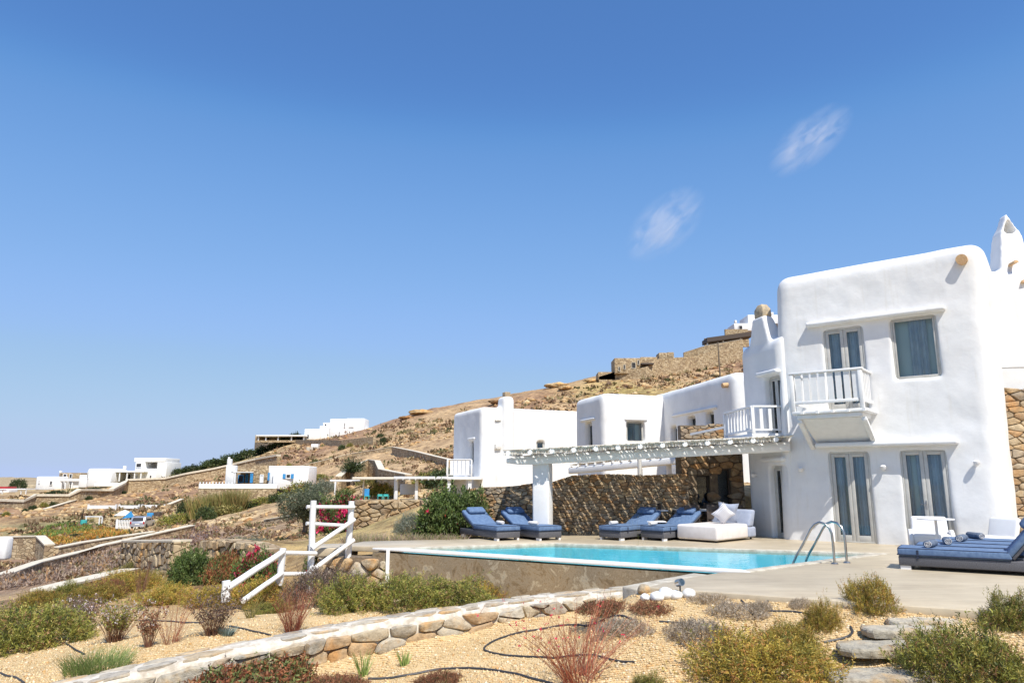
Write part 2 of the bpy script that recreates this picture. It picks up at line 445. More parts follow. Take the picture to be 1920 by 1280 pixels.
# ------------------------------------------------------------------ terrain
ctrl = []   # (x, y, z)
def cz(u, v, z): ctrl.append(tuple(PZ(u, v, z)))
def cy(u, v, Y): ctrl.append(tuple(PY(u, v, Y)))
def cw(x, y, z): ctrl.append((x, y, z))
for u, v, z in [(1650, 1280, -.72), (1300, 1280, -.8), (900, 1280, -.88), (500, 1290, -.98), (1300, 1150, -.45), (1100, 1180, -.66), (1500, 1170, -.40),
                (1700, 1200, -.44), (1900, 1200, -.40), (1900, 1280, -.66), (1900, 1165, -.10), (1700, 1150, -.09), (1500, 1130, -.08), (1350, 1118, -.09), (1250, 1116, -.14),
                (300, 1180, -.84), (0, 1230, -.98), (0, 1280, -.95), (560, 1150, -.72), (700, 1125, -.80), (900, 1110, -.82), (1060, 1098, -.7),
                (430, 1130, -1.0), (150, 1160, -1.1), (0, 1180, -1.2), (420, 1112, -1.25), (250, 1130, -1.35)]: cz(u, v, z)
for i, p in enumerate(GWP):
    q = GWP[min(i + 1, len(GWP) - 1)] - GWP[max(i - 1, 0)]
    n = np.array([-q[1], q[0], 0]); n /= np.linalg.norm(n)
    if n[1] > 0: n = -n      # towards the camera
    drop = [.03, .14, .28, .38, .44, .46, .42, .40, .38, .36][i]
    cw(*(p[:2] + n[:2] * .12), p[2] - drop); cw(*(p[:2] - n[:2] * .55), p[2] - .07)
for x, y, z in [(-2.9, 17.6, -1.05), (0, 15.8, -.95), (2, 14.4, -.85), (3.6, 13.3, -.6), (-4.6, 17.6, -.95), (-5.2, 16.5, -1.15), (-4.2, 19.5, -.5),
                (-5, 20.5, -.35), (0, 17.5, -1.2), (4, 15.5, -1.2), (6, 12, -.5), (9, 9, -.4), (10, 14, -.5), (15, 15, -.4), (5, 19, -.5),
                (-1.5, 21.3, -.08), (-3.5, 21.6, -.08), (20, 8, -.4), (22, 20, .5), (2, 24.0, 1.4), (6, 24.6, 1.4), (-1.8, 24.9, .9), (-1.6, 22.9, -.06), (-.5, 22.4, -.06), (1, 22.1, -.1), (-3, 22.6, -.05), (3, 22.3, -.1), (-3.2, 24.9, .7), (-4, 24.5, .3), (-8, 24, -.3)]: cw(x, y, z)
for u, v, Y in [(430, 1098, 20), (250, 1088, 24), (0, 1120, 22), (120, 1105, 22), (300, 1075, 29), (0, 1085, 32), (100, 1060, 45), (0, 1040, 52), (0, 1000, 70), (255, 992, 95), (100, 1005, 78),
                (150, 1030, 58), (280, 1066, 40), (340, 1066, 36), (380, 1060, 30), (0, 960, 110), (0, 935, 150), (0, 915, 200), (0, 897, 420), (100, 897, 420), (100, 942, 140),
                (200, 930, 130), (180, 916, 180), (270, 904, 185), (110, 919, 180), (350, 922, 130), (400, 962, 88), (520, 930, 92), (440, 925, 100),
                (330, 985, 85), (580, 925, 88), (450, 990, 62), (560, 1004, 36), (500, 1030, 30), (420, 1035, 34), (620, 1012, 26), (530, 1060, 22), (480, 1075, 21),
                (400, 882, 180), (480, 852, 190), (310, 893, 210), (220, 896, 300), (400, 870, 230), (570, 827, 185), (690, 813, 190), (740, 790, 172), (800, 769, 155), (900, 757, 145),
                (1000, 736, 142), (1120, 711, 145), (1200, 696, 150), (1300, 688, 150), (1390, 668, 150), (1500, 640, 150), (1700, 590, 150), (1900, 560, 150), (2300, 500, 150),
                (700, 850, 120), (800, 850, 100), (620, 880, 110), (700, 880, 78), (850, 882, 72), (1000, 800, 110), (1200, 765, 110), (1400, 730, 110), (1800, 660, 110),
                (650, 940, 52), (760, 937, 54), (880, 935, 52), (700, 962, 44), (750, 985, 34), (680, 990, 32), (1000, 925, 46), (1100, 904, 38), (1300, 904, 36), (1600, 880, 40), (1900, 860, 40), (2300, 860, 40),
                (1480, 640, 165), (1200, 690, 165), (900, 752, 160), (570, 820, 215)]: cy(u, v, Y)
for th in (-50, -25, 0, 25, 50):
    t = math.radians(th); cw(1.6 * math.sin(t), 1.6 * math.cos(t), -.75); cw(4.5 * math.sin(t), 4.5 * math.cos(t), -.85)
for th, r, z in [(-44, 30, -3.4), (-44, 80, -6), (-44, 200, -2), (-44, 500, 0), (44, 500, 60), (44, 60, 5), (20, 500, 20), (0, 500, 0), (-20, 500, -6), (10, 500, 6), (0, 240, 13), (20, 240, 26), (35, 240, 34), (-44, 15, -1.5), (-44, 8, -1)]:
    t = math.radians(th); cw(r * math.sin(t), r * math.cos(t), z)
for th in (-60, -44, -34, -25, -15, -5, 5, 15, 25, 34, 44, 60):
    t = math.radians(th)
    for r, z in ((700, -6), (1500, -14), (3000, -20), (6500, -30)): cw(r * math.sin(t), r * math.cos(t), z)
ctrl = np.array(ctrl)
def tkey(x, y):
    r = np.hypot(x, y); th = np.clip(np.arctan2(x, y), -1.0, 1.0)
    return th * 1.35, np.log(np.maximum(r, 1.2)), r
ca, cb, cr = tkey(ctrl[:, 0], ctrl[:, 1])
ce = (ctrl[:, 2] - CAMZ) / np.maximum(cr, 1.2)
D = np.hypot(ca[:, None] - ca[None], cb[:, None] - cb[None])
nC = len(ctrl)
Amat = np.zeros((nC + 3, nC + 3)); Amat[:nC, :nC] = -D - 1e-4 * np.eye(nC)
Amat[:nC, nC] = 1; Amat[:nC, nC + 1] = ca; Amat[:nC, nC + 2] = cb; Amat[nC:, :nC] = Amat[:nC, nC:].T
W = np.linalg.solve(Amat, np.concatenate([ce, [0, 0, 0]]))
def smooth_height(x, y):
    a, b, r = tkey(x, y)
    e = W[nC] + W[nC + 1] * a + W[nC + 2] * b
    e = e + (-np.hypot(a[..., None] - ca, b[..., None] - cb)) @ W[:nC]
    return CAMZ + e * np.maximum(r, 1.2)
def in_poly(x, y, poly):
    ins = np.zeros(np.shape(x), bool); n = len(poly); j = n - 1
    for i in range(n):
        xi, yi = poly[i]; xj, yj = poly[j]
        c = ((yi > y) != (yj > y)) & (x < (xj - xi) * (y - yi) / (yj - yi + 1e-12) + xi)
        ins ^= c; j = i
    return ins
def shrink(poly, d):
    c = np.mean(poly, axis=0); return [tuple(np.array(p) + (c - np.array(p)) / np.linalg.norm(c - np.array(p)) * d) for p in poly]
TH = np.concatenate([np.linspace(-PI, -.80, 40, endpoint=False), np.linspace(-.80, .80, 820, endpoint=False), np.linspace(.80, PI, 41)])
LR = np.concatenate([np.linspace(math.log(.5), math.log(4.5), 20, endpoint=False), np.linspace(math.log(4.5), math.log(260), 350, endpoint=False), np.linspace(math.log(260), math.log(6000), 30)])
TG, LG = np.meshgrid(TH, LR, indexing='ij')
XG = np.sin(TG) * np.exp(LG); YG = np.cos(TG) * np.exp(LG)
ZG = np.zeros_like(XG)
for i in range(0, len(TH), 50): ZG[i:i + 50] = smooth_height(XG[i:i + 50], YG[i:i + 50])
RG = np.exp(LG)
amp = np.clip((RG - 20) / 60, 0, 1)
ZG += amp * (fbm(XG / 9, YG / 9, 3, 4) * (.30 + .35 * np.clip((RG - 90) / 60, 0, 1)) + fbm(XG / 2.2, YG / 2.2, 9, 4) * .24) * np.clip(900 / RG, 0, 1)
ZG += (1 - amp) * fbm(XG / .9, YG / .9, 21, 4) * .035
ZG += fbm(XG / 160, YG / 160, 33, 3) * 9 * np.clip((RG - 260) / 400, 0, 1)
_ex, _ey = 10.96, -5.21; _el = math.hypot(_ex, _ey)
dist = -((XG - 2.04) * (-_ey) + (YG - 11.51) * _ex) / _el      # metres in front of the deck edge
along = ((XG - 2.04) * _ex + (YG - 11.51) * _ey) / _el
we = np.clip((dist + .6) / .3, 0, 1) * np.clip((4.0 - dist) / 1.5, 0, 1) * np.clip((along + .9) / 1.1, 0, 1) * np.clip((14 - along) / 2, 0, 1)
we = we * we * (3 - 2 * we)
ZG = ZG + we * (np.maximum(ZG, -.055 - .24 * np.maximum(dist, 0) + .02 * fbm(XG * 2, YG * 2, 77, 3)) - ZG)
ind = in_poly(XG, YG, shrink(DECK, .12))
ZG = np.where(ind, np.minimum(ZG, -.22), ZG)
inp = in_poly(XG, YG, shrink(POOL, .12))
ZG = np.where(inp, np.minimum(ZG, -1.75), ZG)
def height(x, y):
    """bilinear height of the built ground sheet"""
    x = np.asarray(x, float); y = np.asarray(y, float)
    th = np.arctan2(x, y); lr = np.log(np.maximum(np.hypot(x, y), .51))
    i = np.clip(np.searchsorted(TH, th) - 1, 0, len(TH) - 2); j = np.clip(np.searchsorted(LR, lr) - 1, 0, len(LR) - 2)
    fi = (th - TH[i]) / (TH[i + 1] - TH[i]); fj = np.clip((lr - LR[j]) / (LR[j + 1] - LR[j]), 0, 1)
    return (ZG[i, j] * (1 - fi) + ZG[i + 1, j] * fi) * (1 - fj) + (ZG[i, j + 1] * (1 - fi) + ZG[i + 1, j + 1] * fi) * fj
TT = np.exp(np.linspace(math.log(3), math.log(900), 900))
def G(u, v):
    """first hit of the picture ray with the ground"""
    d = ray(u, v); P = C0[None] + d[None] * TT[:, None]
    below = P[:, 2] < height(P[:, 0], P[:, 1])
    k = int(np.argmax(below)) if below.any() else len(TT) - 1
    p = P[k].copy(); p[2] = float(height(p[0], p[1])); return p
def GY(u, Y):
    x = X_at(u, Y); return np.array([x, Y, float(height(x, Y))])
def G_many(u, v):
    d = np.stack([(u - 960) / F, cp - (640 - v) / F * sp, sp + (640 - v) / F * cp], 1)
    P = C0[None, None] + d[:, None] * TT[None, :, None]
    below = P[..., 2] < height(P[..., 0], P[..., 1])
    k = np.argmax(below, 1); ok = below.any(1)
    Q = P[np.arange(len(u)), k]; Q[:, 2] = height(Q[:, 0], Q[:, 1]); return Q, ok

# ground colours by region (what grows or lies there)
GRAV = (.66, .49, .26); EARTH = (.42, .29, .14); OCH = (.47, .325, .18); BROWN = (.34, .205, .115); PURP = (.30, .20, .14); PALE = (.60, .46, .27); DRYG = (.42, .33, .12); GREEN = (.14, .16, .05); ORNG = (.36, .19, .06); FAR = (.42, .33, .2)
creg = []
for u, v, Y, c in [(100, 1062, 45, PURP), (200, 1040, 50, PURP), (50, 1090, 32, PURP), (400, 1010, 50, PURP), (150, 1000, 80, ORNG), (120, 990, 88, GREEN), (220, 1000, 80, ORNG), (100, 1005, 78, GREEN),
                (0, 1000, 80, PALE), (0, 960, 115, BROWN), (80, 945, 140, OCH), (200, 930, 140, PALE), (350, 915, 130, BROWN), (255, 993, 92, PALE), (300, 1000, 70, PALE), (450, 990, 62, OCH), (560, 970, 60, PALE),
                (500, 1030, 30, OCH), (440, 1040, 34, EARTH), (600, 1010, 28, DRYG), (640, 890, 100, OCH), (700, 850, 120, OCH), (600, 850, 150, BROWN), (720, 820, 160, BROWN), (800, 800, 140, OCH),
                (850, 830, 100, OCH), (950, 760, 130, BROWN), (1050, 760, 120, OCH), (1150, 735, 125, DRYG), (1250, 700, 135, OCH), (1350, 700, 140, BROWN), (800, 870, 80, OCH), (900, 850, 90, OCH),
                (400, 880, 190, DRYG), (500, 850, 200, PALE), (300, 900, 250, FAR), (0, 905, 300, FAR), (0, 899, 500, (.30, .27, .22)), (100, 1110, 22, OCH), (300, 1085, 26, PALE), (420, 1090, 20, EARTH), (250, 1110, 20, EARTH), (30, 910, 210, FAR),
                (700, 930, 55, PALE), (700, 980, 36, DRYG), (950, 910, 50, PALE), (1200, 895, 40, PALE)]:
    p = PY(u, v, Y); creg.append((p[0], p[1], c))
for x, y in [(0, 2), (-4, 5), (4, 5), (0, 8), (4, 9), (6, 8), (-4, 9), (-7, 10), (0, 11), (-5, 13), (-9, 13), (0, 13.5), (8, 5), (3, 16), (8, 16), (-3, 16), (14, 10), (-2, -4), (0, -8)]: creg.append((x, y, GRAV))
for x, y in [(-9, 17), (-6, 18), (-12, 16)]: creg.append((x, y, EARTH))
ra, rb, _ = tkey(np.array([c[0] for c in creg]), np.array([c[1] for c in creg]))
RC = np.array([c[2] for c in creg])
ga, gb, _ = tkey(XG + fbm(XG / (RG * .06 + 1), YG / (RG * .06 + 1), 5, 3) * RG * .05, YG)
colG = np.zeros(XG.shape + (3,))
for i in range(0, len(TH), 50):
    w = 1 / (((ga[i:i + 50, :, None] - ra) ** 2 + (gb[i:i + 50, :, None] - rb) ** 2) ** 1.8 + 1e-7)
    colG[i:i + 50] = (w @ RC) / w.sum(-1, keepdims=True)
def ground_mat():
    m, nt, b, o = new_mat('ground_earth_and_gravel')
    at = N(nt, 'ShaderNodeAttribute'); at.attribute_name = 'Col'
    ro = N(nt, 'ShaderNodeAttribute'); ro.attribute_name = 'rough'
    v = coords(nt)
    n1 = noise_node(nt, v, .22, 8, .72); r1 = ramp(nt, n1.outputs[0], [(.36, (.50, .42, .38)), (.48, (.92, .9, .86)), (.6, (1.15, 1.14, 1.1)), (.7, (1.5, 1.5, 1.42))])
    n2 = noise_node(nt, v, 1.1, 8, .75); r2 = ramp(nt, n2.outputs[0], [(.38, (.55, .48, .44)), (.5, (1, 1, 1)), (.62, (1.35, 1.33, 1.25))])
    wild = mixc(nt, 1, mixc(nt, 1, at.outputs['Color'], r1.outputs[0], 'MULTIPLY'), r2.outputs[0], 'MULTIPLY')
    n3 = noise_node(nt, v, 60, 4, .8); r3 = ramp(nt, n3.outputs[0], [(.34, (.62, .56, .5)), (.5, (1, 1, 1)), (.66, (1.3, 1.28, 1.2))])
    n5 = noise_node(nt, v, 1.3, 4, .6); r5 = ramp(nt, n5.outputs[0], [(.35, (.86, .83, .78)), (.6, (1.06, 1.05, 1.04))])
    grav = mixc(nt, 1, mixc(nt, 1, at.outputs['Color'], r3.outputs[0], 'MULTIPLY'), r5.outputs[0], 'MULTIPLY')
    nt.links.new(mixc(nt, ro.outputs['Fac'], grav, wild), b.inputs['Base Color'])
    b.inputs['Roughness'].default_value = .95
    n4 = noise_node(nt, v, 45, 5, .8); n6 = noise_node(nt, v, 2.0, 6, .75)
    mm = N(nt, 'ShaderNodeMath', operation='MULTIPLY_ADD'); nt.links.new(n6.outputs[0], mm.inputs[0])
    m8 = N(nt, 'ShaderNodeMath', operation='MULTIPLY'); nt.links.new(ro.outputs['Fac'], m8.inputs[0]); m8.inputs[1].default_value = 14
    nt.links.new(m8.outputs[0], mm.inputs[1]); nt.links.new(n4.outputs[0], mm.inputs[2])
    add_bump(nt, b, mm.outputs[0], .7, .03)
    return m
nt_, nl_ = XG.shape
idx = np.arange(nt_ * nl_).reshape(nt_, nl_)
quads = np.stack([idx[:-1, :-1], idx[:-1, 1:], idx[1:, 1:], idx[1:, :-1]], -1).reshape(-1, 4)
quads = quads[:, ::-1]
gm = np_mesh('ground', np.stack([XG, YG, ZG], -1).reshape(-1, 3), quads, colG.reshape(-1, 3), True)
ra_ = gm.attributes.new('rough', 'FLOAT', 'POINT')
ra_.data.foreach_set('value', np.clip((RG.ravel() - 16) / 6, 0, 1).astype(np.float32))
ground = tag(link_mesh('ground', gm, ground_mat()), kind='structure')

# ------------------------------------------------------------------ generators: stones
rng = np.random.default_rng(7)
def clip_poly(poly, n, d):
    out = []
    for i in range(len(poly)):
        a = poly[i]; b = poly[(i + 1) % len(poly)]
        da = a[0] * n[0] + a[1] * n[1] - d; db = b[0] * n[0] + b[1] * n[1] - d
        if da <= 0: out.append(a)
        if da * db < 0:
            t = da / (da - db); out.append((a[0] + (b[0] - a[0]) * t, a[1] + (b[1] - a[1]) * t))
    return out
def rubble(L, H, w, h, seed, jit=.42):
    """irregular cells of about w x h filling a rectangle L x H"""
    r = np.random.default_rng(seed)
    nr = max(1, round(H / h)); pts = []
    for k in range(-1, nr + 1):
        nc = max(1, round(L / w)); off = r.random()
        for i in range(-1, nc + 2):
            if r.random() < .12: continue
            pts.append(((i + off + r.uniform(-jit, jit)) * L / nc, (k + .5 + r.uniform(-jit, jit) * .8) * H / nr))
    P = np.array(pts); asp = w / h
    S = P * [1, asp]; cells = []
    for i, p in enumerate(P):
        if not (-w * .5 < p[0] < L + w * .5 and -h * .5 < p[1] < H + h * .5): continue
        dd = np.hypot(*(S - S[i]).T); nb = np.argsort(dd)[1:14]
        poly = [(0, 0), (L, 0), (L, H * asp), (0, H * asp)]
        for j in nb:
            m_ = (S[i] + S[j]) / 2; n = S[j] - S[i]
            poly = clip_poly(poly, n, n @ m_)
            if len(poly) < 3: break
        if len(poly) >= 3:
            cells.append([(a, b / asp) for a, b in poly])
    return cells
def chaikin(poly, k=.25):
    o = []
    for i in range(len(poly)):
        a = poly[i]; b = poly[(i + 1) % len(poly)]
        o.append((a[0] + (b[0] - a[0]) * k, a[1] + (b[1] - a[1]) * k)); o.append((a[0] + (b[0] - a[0]) * (1 - k), a[1] + (b[1] - a[1]) * (1 - k)))
    return o
def area(p):
    return abs(sum(p[i][0] * p[(i + 1) % len(p)][1] - p[(i + 1) % len(p)][0] * p[i][1] for i in range(len(p)))) / 2
def dedupe(p, eps):
    o = []
    for q in p:
        if not o or math.hypot(q[0] - o[-1][0], q[1] - o[-1][1]) > eps: o.append(q)
    if len(o) > 2 and math.hypot(o[0][0] - o[-1][0], o[0][1] - o[-1][1]) < eps: o.pop()
    return o
def stones(parent, fmap, L, H, w, h, depth, mat, seed, gap=.018, keep=None, maxn=290, top=None, smooth=1, name='stone', minpart=0, back=.06, cut=.2, face=.84):
    """rubble face: fmap(s, z, out) -> local point; keep(cx, cz) filters; top(s) trims"""
    r = np.random.default_rng(seed + 1); cells = []
    for c in rubble(L, H, w, h, seed):
        if top: c = [(s, min(z, top(s))) for s, z in c]
        c = dedupe(c, min(w, h) * .12)
        if len(c) < 3 or area(c) < w * h * .12: continue
        cx = sum(p[0] for p in c) / len(c); cz_ = sum(p[1] for p in c) / len(c)
        if keep and not keep(cx, cz_): continue
        cells.append((area(c), c, cx, cz_))
    cells.sort(key=lambda t: -t[0])
    rest = MB(); n = 0
    for k, (a, c, cx, cz_) in enumerate(cells):
        size = math.sqrt(a); g = gap * r.uniform(.6, 1.5); sc_ = max(.5, 1 - 2 * g / size)
        p = [(cx + (x - cx) * sc_, cz_ + (z - cz_) * sc_) for x, z in c]
        for _ in range(smooth): p = chaikin(p, cut)
        if smooth: p = dedupe(p, size * .04)
        m_ = len(p); d = depth * r.uniform(.45, 1.25); tx, tz = r.uniform(-.3, .3, 2) * depth / size
        vs = []
        for sc2, dd in ((1.0, -back / max(depth, .001)), (1.0, .55), (face, 1.0)):
            for x, z in p:
                X_ = cx + (x - cx) * sc2; Z_ = cz_ + (z - cz_) * sc2
                o_ = dd * d if dd > 0 else -back
                if dd > 0: o_ += (X_ - cx) * tx + (Z_ - cz_) * tz + r.uniform(-.1, .1) * d
                vs.append(fmap(X_, Z_, o_))
        vs.append(fmap(cx, cz_, d * 1.06))
        fs = []
        for q in range(2):
            fs += [(q * m_ + i, q * m_ + (i + 1) % m_, (q + 1) * m_ + (i + 1) % m_, (q + 1) * m_ + i) for i in range(m_)]
        fs += [(2 * m_ + i, 2 * m_ + (i + 1) % m_, 3 * m_) for i in range(m_)]
        if n < maxn and size > minpart:
            mb = MB(); mb.add(vs, fs); o = mb.build(name, mat, parent, smooth=False); n += 1
            if smooth: o.data.polygons.foreach_set('use_smooth', [True] * len(o.data.polygons)); o.data.set_sharp_from_angle(angle=.9)
        else: rest.add(vs, fs)
    if rest.v:
        o = rest.build('small_stones', mat, parent); o['kind'] = 'stuff'
    return n

# ------------------------------------------------------------------ generators: plants
def leaves_mesh(name, base, dirs, length, nleaf, ll, lw, cols, seed, droop=.3, spread=.9):
    """sprigs at base (n,3) with direction dirs; nleaf leaves each, every leaf one narrow quad"""
    r = np.random.default_rng(seed); n = len(base)
    t = (np.arange(nleaf) + .5) / nleaf
    t = t[None, :, None] * np.ones((n, 1, 1))
    L_ = (length * r.uniform(.6, 1.3, n))[:, None, None]
    P = base[:, None, :] + dirs[:, None, :] * t * L_
    rd = r.normal(size=(n, nleaf, 3)); rd /= np.linalg.norm(rd, axis=2, keepdims=True)
    ld = dirs[:, None, :] * (.35 + .5 * t) + rd * spread; ld[..., 2] += .15 - droop * .3
    ld /= np.linalg.norm(ld, axis=2, keepdims=True)
    side = np.cross(ld, r.normal(size=(n, nleaf, 3))); side /= np.linalg.norm(side, axis=2, keepdims=True) + 1e-9
    l = (ll * r.uniform(.6, 1.3, (n, nleaf)))[..., None]; w_ = (lw * r.uniform(.7, 1.3, (n, nleaf)))[..., None]
    V = np.stack([P, P + ld * l * .5 + side * w_ * .5, P + ld * l, P + ld * l * .5 - side * w_ * .5], 2).reshape(-1, 3)
    Q = np.arange(len(V)).reshape(-1, 4)
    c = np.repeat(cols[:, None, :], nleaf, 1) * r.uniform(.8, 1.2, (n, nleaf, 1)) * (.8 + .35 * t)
    return V, Q, np.repeat(c.reshape(-1, 3), 4, 0)
def pick(pal, n, r):
    w = np.array([p[1] for p in pal], float); w /= w.sum()
    i = r.choice(len(pal), n, p=w); c = np.array([p[0] for p in pal])[i]
    return c * r.uniform(.8, 1.25, (n, 1))
def dome_points(n, r, hz, lump, seed, inner=.45, flat=0.0):
    d = r.normal(size=(n, 3)); d[:, 2] = np.abs(d[:, 2]); d /= np.linalg.norm(d, axis=1, keepdims=True)
    th = np.arctan2(d[:, 1], d[:, 0])
    q = 1 + lump * (fbm(d[:, 0] * 2.6 + 5 + seed, d[:, 1] * 2.6 + d[:, 2] * 2 + 9, seed, 3))
    q = q + lump * .55 * fbm(d[:, 0] * 7 + seed, d[:, 1] * 7 + d[:, 2] * 5, seed + 5, 2)
    rad = q * (inner + (1 - inner) * r.random(n) ** .4)
    p = d * rad[:, None]; p[:, 2] *= hz
    return p, d, q
GRN = {
 'thyme': [((.32, .27, .045), 3), ((.44, .34, .06), 3), ((.54, .37, .075), 2), ((.46, .23, .07), 1.6), ((.17, .165, .03), 2)],
 'olivegreen': [((.22, .23, .045), 3), ((.31, .31, .06), 3), ((.42, .35, .09), 1.8), ((.34, .19, .09), 1), ((.09, .115, .03), 2)],
 'dark': [((.04, .065, .02), 3), ((.065, .09, .025), 3), ((.10, .12, .04), 1)],
 'lavender': [((.48, .40, .30), 3), ((.58, .50, .39), 3), ((.34, .26, .17), 2), ((.26, .18, .10), 1)],
 'rust': [((.25, .105, .05), 3), ((.33, .15, .075), 2.5), ((.16, .075, .04), 2), ((.14, .14, .05), .8)],
 'rustgreen': [((.30, .105, .045), 2.5), ((.38, .17, .07), 2), ((.14, .17, .05), 2.5), ((.20, .22, .07), 1.5), ((.17, .08, .04), 1)],
 'leafy': [((.085, .135, .03), 3), ((.13, .19, .045), 3), ((.21, .26, .08), 2), ((.05, .08, .02), 2)],
 'silver': [((.25, .27, .19), 3), ((.32, .33, .26), 2), ((.16, .18, .11), 2)],
 'olive': [((.11, .13, .075), 3), ((.16, .18, .11), 3), ((.07, .09, .045), 2), ((.22, .23, .16), 1)],
 'yellow': [((.24, .21, .06), 3), ((.33, .27, .10), 2), ((.17, .18, .05), 2)],
 'purple': [((.20, .145, .12), 3), ((.28, .20, .16), 2), ((.14, .12, .06), 1.5), ((.25, .17, .08), 1)],
 'pinkgrass': [((.45, .30, .24), 2.5), ((.52, .38, .30), 2), ((.24, .26, .09), 2), ((.34, .34, .13), 2)],
 'grass': [((.20, .27, .07), 3), ((.28, .36, .10), 3), ((.36, .38, .16), 1)],
 'red': [((.62, .02, .07), 3), ((.75, .04, .08), 2), ((.5, .02, .12), 2)],
 'reed': [((.38, .31, .12), 3), ((.29, .27, .09), 3), ((.20, .22, .06), 1.5), ((.42, .27, .11), 1)],
 'twig': [((.26, .13, .07), 3), ((.33, .20, .12), 2), ((.19, .09, .06), 2)],
 'redtwig': [((.40, .13, .07), 3), ((.28, .08, .05), 3), ((.48, .24, .13), 2)],
 'blue': [((.19, .25, .22), 2), ((.26, .32, .29), 1)],
}
_proto = {}
def shrub_mesh(kind, variant=0):
    key = (kind, variant)
    if key in _proto: return _proto[key]
    # kind: palette, sprigs, leaves per sprig, sprig length, leaf length, leaf width (all for a shrub of radius 1), height, lump, upwardness
    T = {'thyme': ('thyme', 2600, 9, .17, .070, .017, .85, .8, .8), 'olivegreen': ('olivegreen', 2600, 9, .17, .075, .018, .8, .8, .8), 'dark': ('dark', 1500, 8, .18, .09, .04, .85, .5, .5),
         'lavender': ('lavender', 1600, 8, .12, .065, .016, .42, .4, .9), 'rust': ('rust', 1400, 8, .13, .07, .018, .35, .4, .7), 'rustgreen': ('rustgreen', 2600, 7, .12, .07, .028, .42, .4, .7),
         'leafy': ('leafy', 1700, 7, .2, .11, .042, 1.0, .55, .45), 'silver': ('silver', 1500, 8, .18, .08, .02, .8, .5, .9), 'yellow': ('yellow', 1300, 8, .2, .09, .024, .8, .5, .8), 'purple': ('purple', 1700, 8, .2, .07, .016, .75, .5, 1.0),
         'small': ('dark', 420, 6, .25, .16, .07, .85, .4, .5), 'smallyellow': ('yellow', 420, 6, .25, .16, .06, .8, .4, .6), 'smallolive': ('olivegreen', 420, 6, .25, .16, .06, .8, .4, .6)}[kind]
    pal, n, nl, sl_, ll, lw, hz, lump, up = T
    r = np.random.default_rng(100 + variant * 17 + len(kind))
    p, d, q = dome_points(n, r, hz, lump, variant * 3 + 1)
    strag = r.random(n) < .07; p[strag] *= r.uniform(1.08, 1.24, (int(strag.sum()), 1))
    dirs = d * .6 + r.normal(size=d.shape) * .35; dirs[:, 2] += up; dirs /= np.linalg.norm(dirs, axis=1, keepdims=True)
    cols = pick(GRN[pal], n, r)
    pr = np.linalg.norm(p / [1, 1, hz], axis=1)
    blot = fbm(d[:, 0] * 4 + variant, d[:, 1] * 4 + d[:, 2] * 3, 50 + variant, 3)
    cols *= (1 + .35 * blot)[:, None]
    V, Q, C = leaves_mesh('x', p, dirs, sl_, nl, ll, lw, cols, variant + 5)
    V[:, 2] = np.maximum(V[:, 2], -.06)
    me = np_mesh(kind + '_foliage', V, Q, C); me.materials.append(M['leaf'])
    # woody stems
    mb = MB(); rr = random.Random(variant)
    for i in range(30):
        a = rr.uniform(0, 2 * PI); e = rr.uniform(.2, .9); L_ = rr.uniform(.6, .9) if i < 10 else rr.uniform(.95, 1.15)
        mb.tube([(0, 0, -.1), (math.cos(a) * .3 * e, math.sin(a) * .3 * e, .2 * hz), (math.cos(a) * L_ * e, math.sin(a) * L_ * e, hz * L_ * (1.1 - e * .5))], .022 if i < 10 else .009, 4, cap=False, r1=.004)
    ms = mb.mesh('stems'); ms.materials.append(M['bark'])
    _proto[key] = (me, ms); return _proto[key]
def shrub(kind, x, y, z, R, label, cat='shrub', group=None, variant=0, sx=1, sy=1, sz=1, rot=None, name='shrub', stems=True):
    me, ms = shrub_mesh(kind, variant)
    rot = rng.uniform(0, 6.28) if rot is None else rot
    o = bpy.data.objects.new(name, me); COL.objects.link(o); o.location = (x, y, z); o.rotation_euler = (0, 0, rot); o.scale = (R * sx, R * sy, R * sz)
    tag(o, label, cat, group)
    if stems:
        s = bpy.data.objects.new('branches', ms); COL.objects.link(s); s.parent = o
    return o
def blades_mesh(name, n, R, H, pal, seed, lean=.5, w=.006, tipcol=None, seg=3, baseR=None):
    """tuft of thin upright blades or stems, each a bent strip"""
    r = np.random.default_rng(seed); a = r.uniform(0, 2 * PI, n); q = np.sqrt(r.random(n)) * (baseR if baseR is not None else R * .5)
    b = np.stack([np.cos(a) * q, np.sin(a) * q, np.zeros(n)], 1)
    a2 = a + r.normal(0, .6, n); ln = r.uniform(.1, 1, n) * lean
    d = np.stack([np.cos(a2) * ln, np.sin(a2) * ln, np.ones(n)], 1)
    h = H * r.uniform(.5, 1.0, n); col = pick(pal, n, r)
    side = np.stack([-np.sin(a2 + 1), np.cos(a2 + 1), np.zeros(n)], 1)
    V = []; 
    for k in range(seg + 1):
        t = k / seg; c = b + d * (h * t)[:, None] + np.stack([np.cos(a2), np.sin(a2), np.zeros(n)], 1) * (ln * h * .5 * t * t)[:, None]
        c[:, :2] += r.normal(0, .012 * H, (n, 2)) * t
        ww = w * (1 - .75 * t)
        V.append(c - side * ww); V.append(c + side * ww)
    V = np.stack(V, 1); m_ = 2 * (seg + 1)
    Q = np.concatenate([np.array([[i * m_ + 2 * k, i * m_ + 2 * k + 1, i * m_ + 2 * k + 3, i * m_ + 2 * k + 2] for k in range(seg)]) for i in range(n)])
    C = np.repeat(col, m_, 0)
    tips = (V[:, -1] + V[:, -2]) / 2
    return V.reshape(-1, 3), Q, C, tips
def merge(*parts):
    V = []; Q = []; C = []; b = 0
    for v, q, c in parts: V.append(v); Q.append(q + b); C.append(c); b += len(v)
    return np.concatenate(V), np.concatenate(Q), np.concatenate(C)
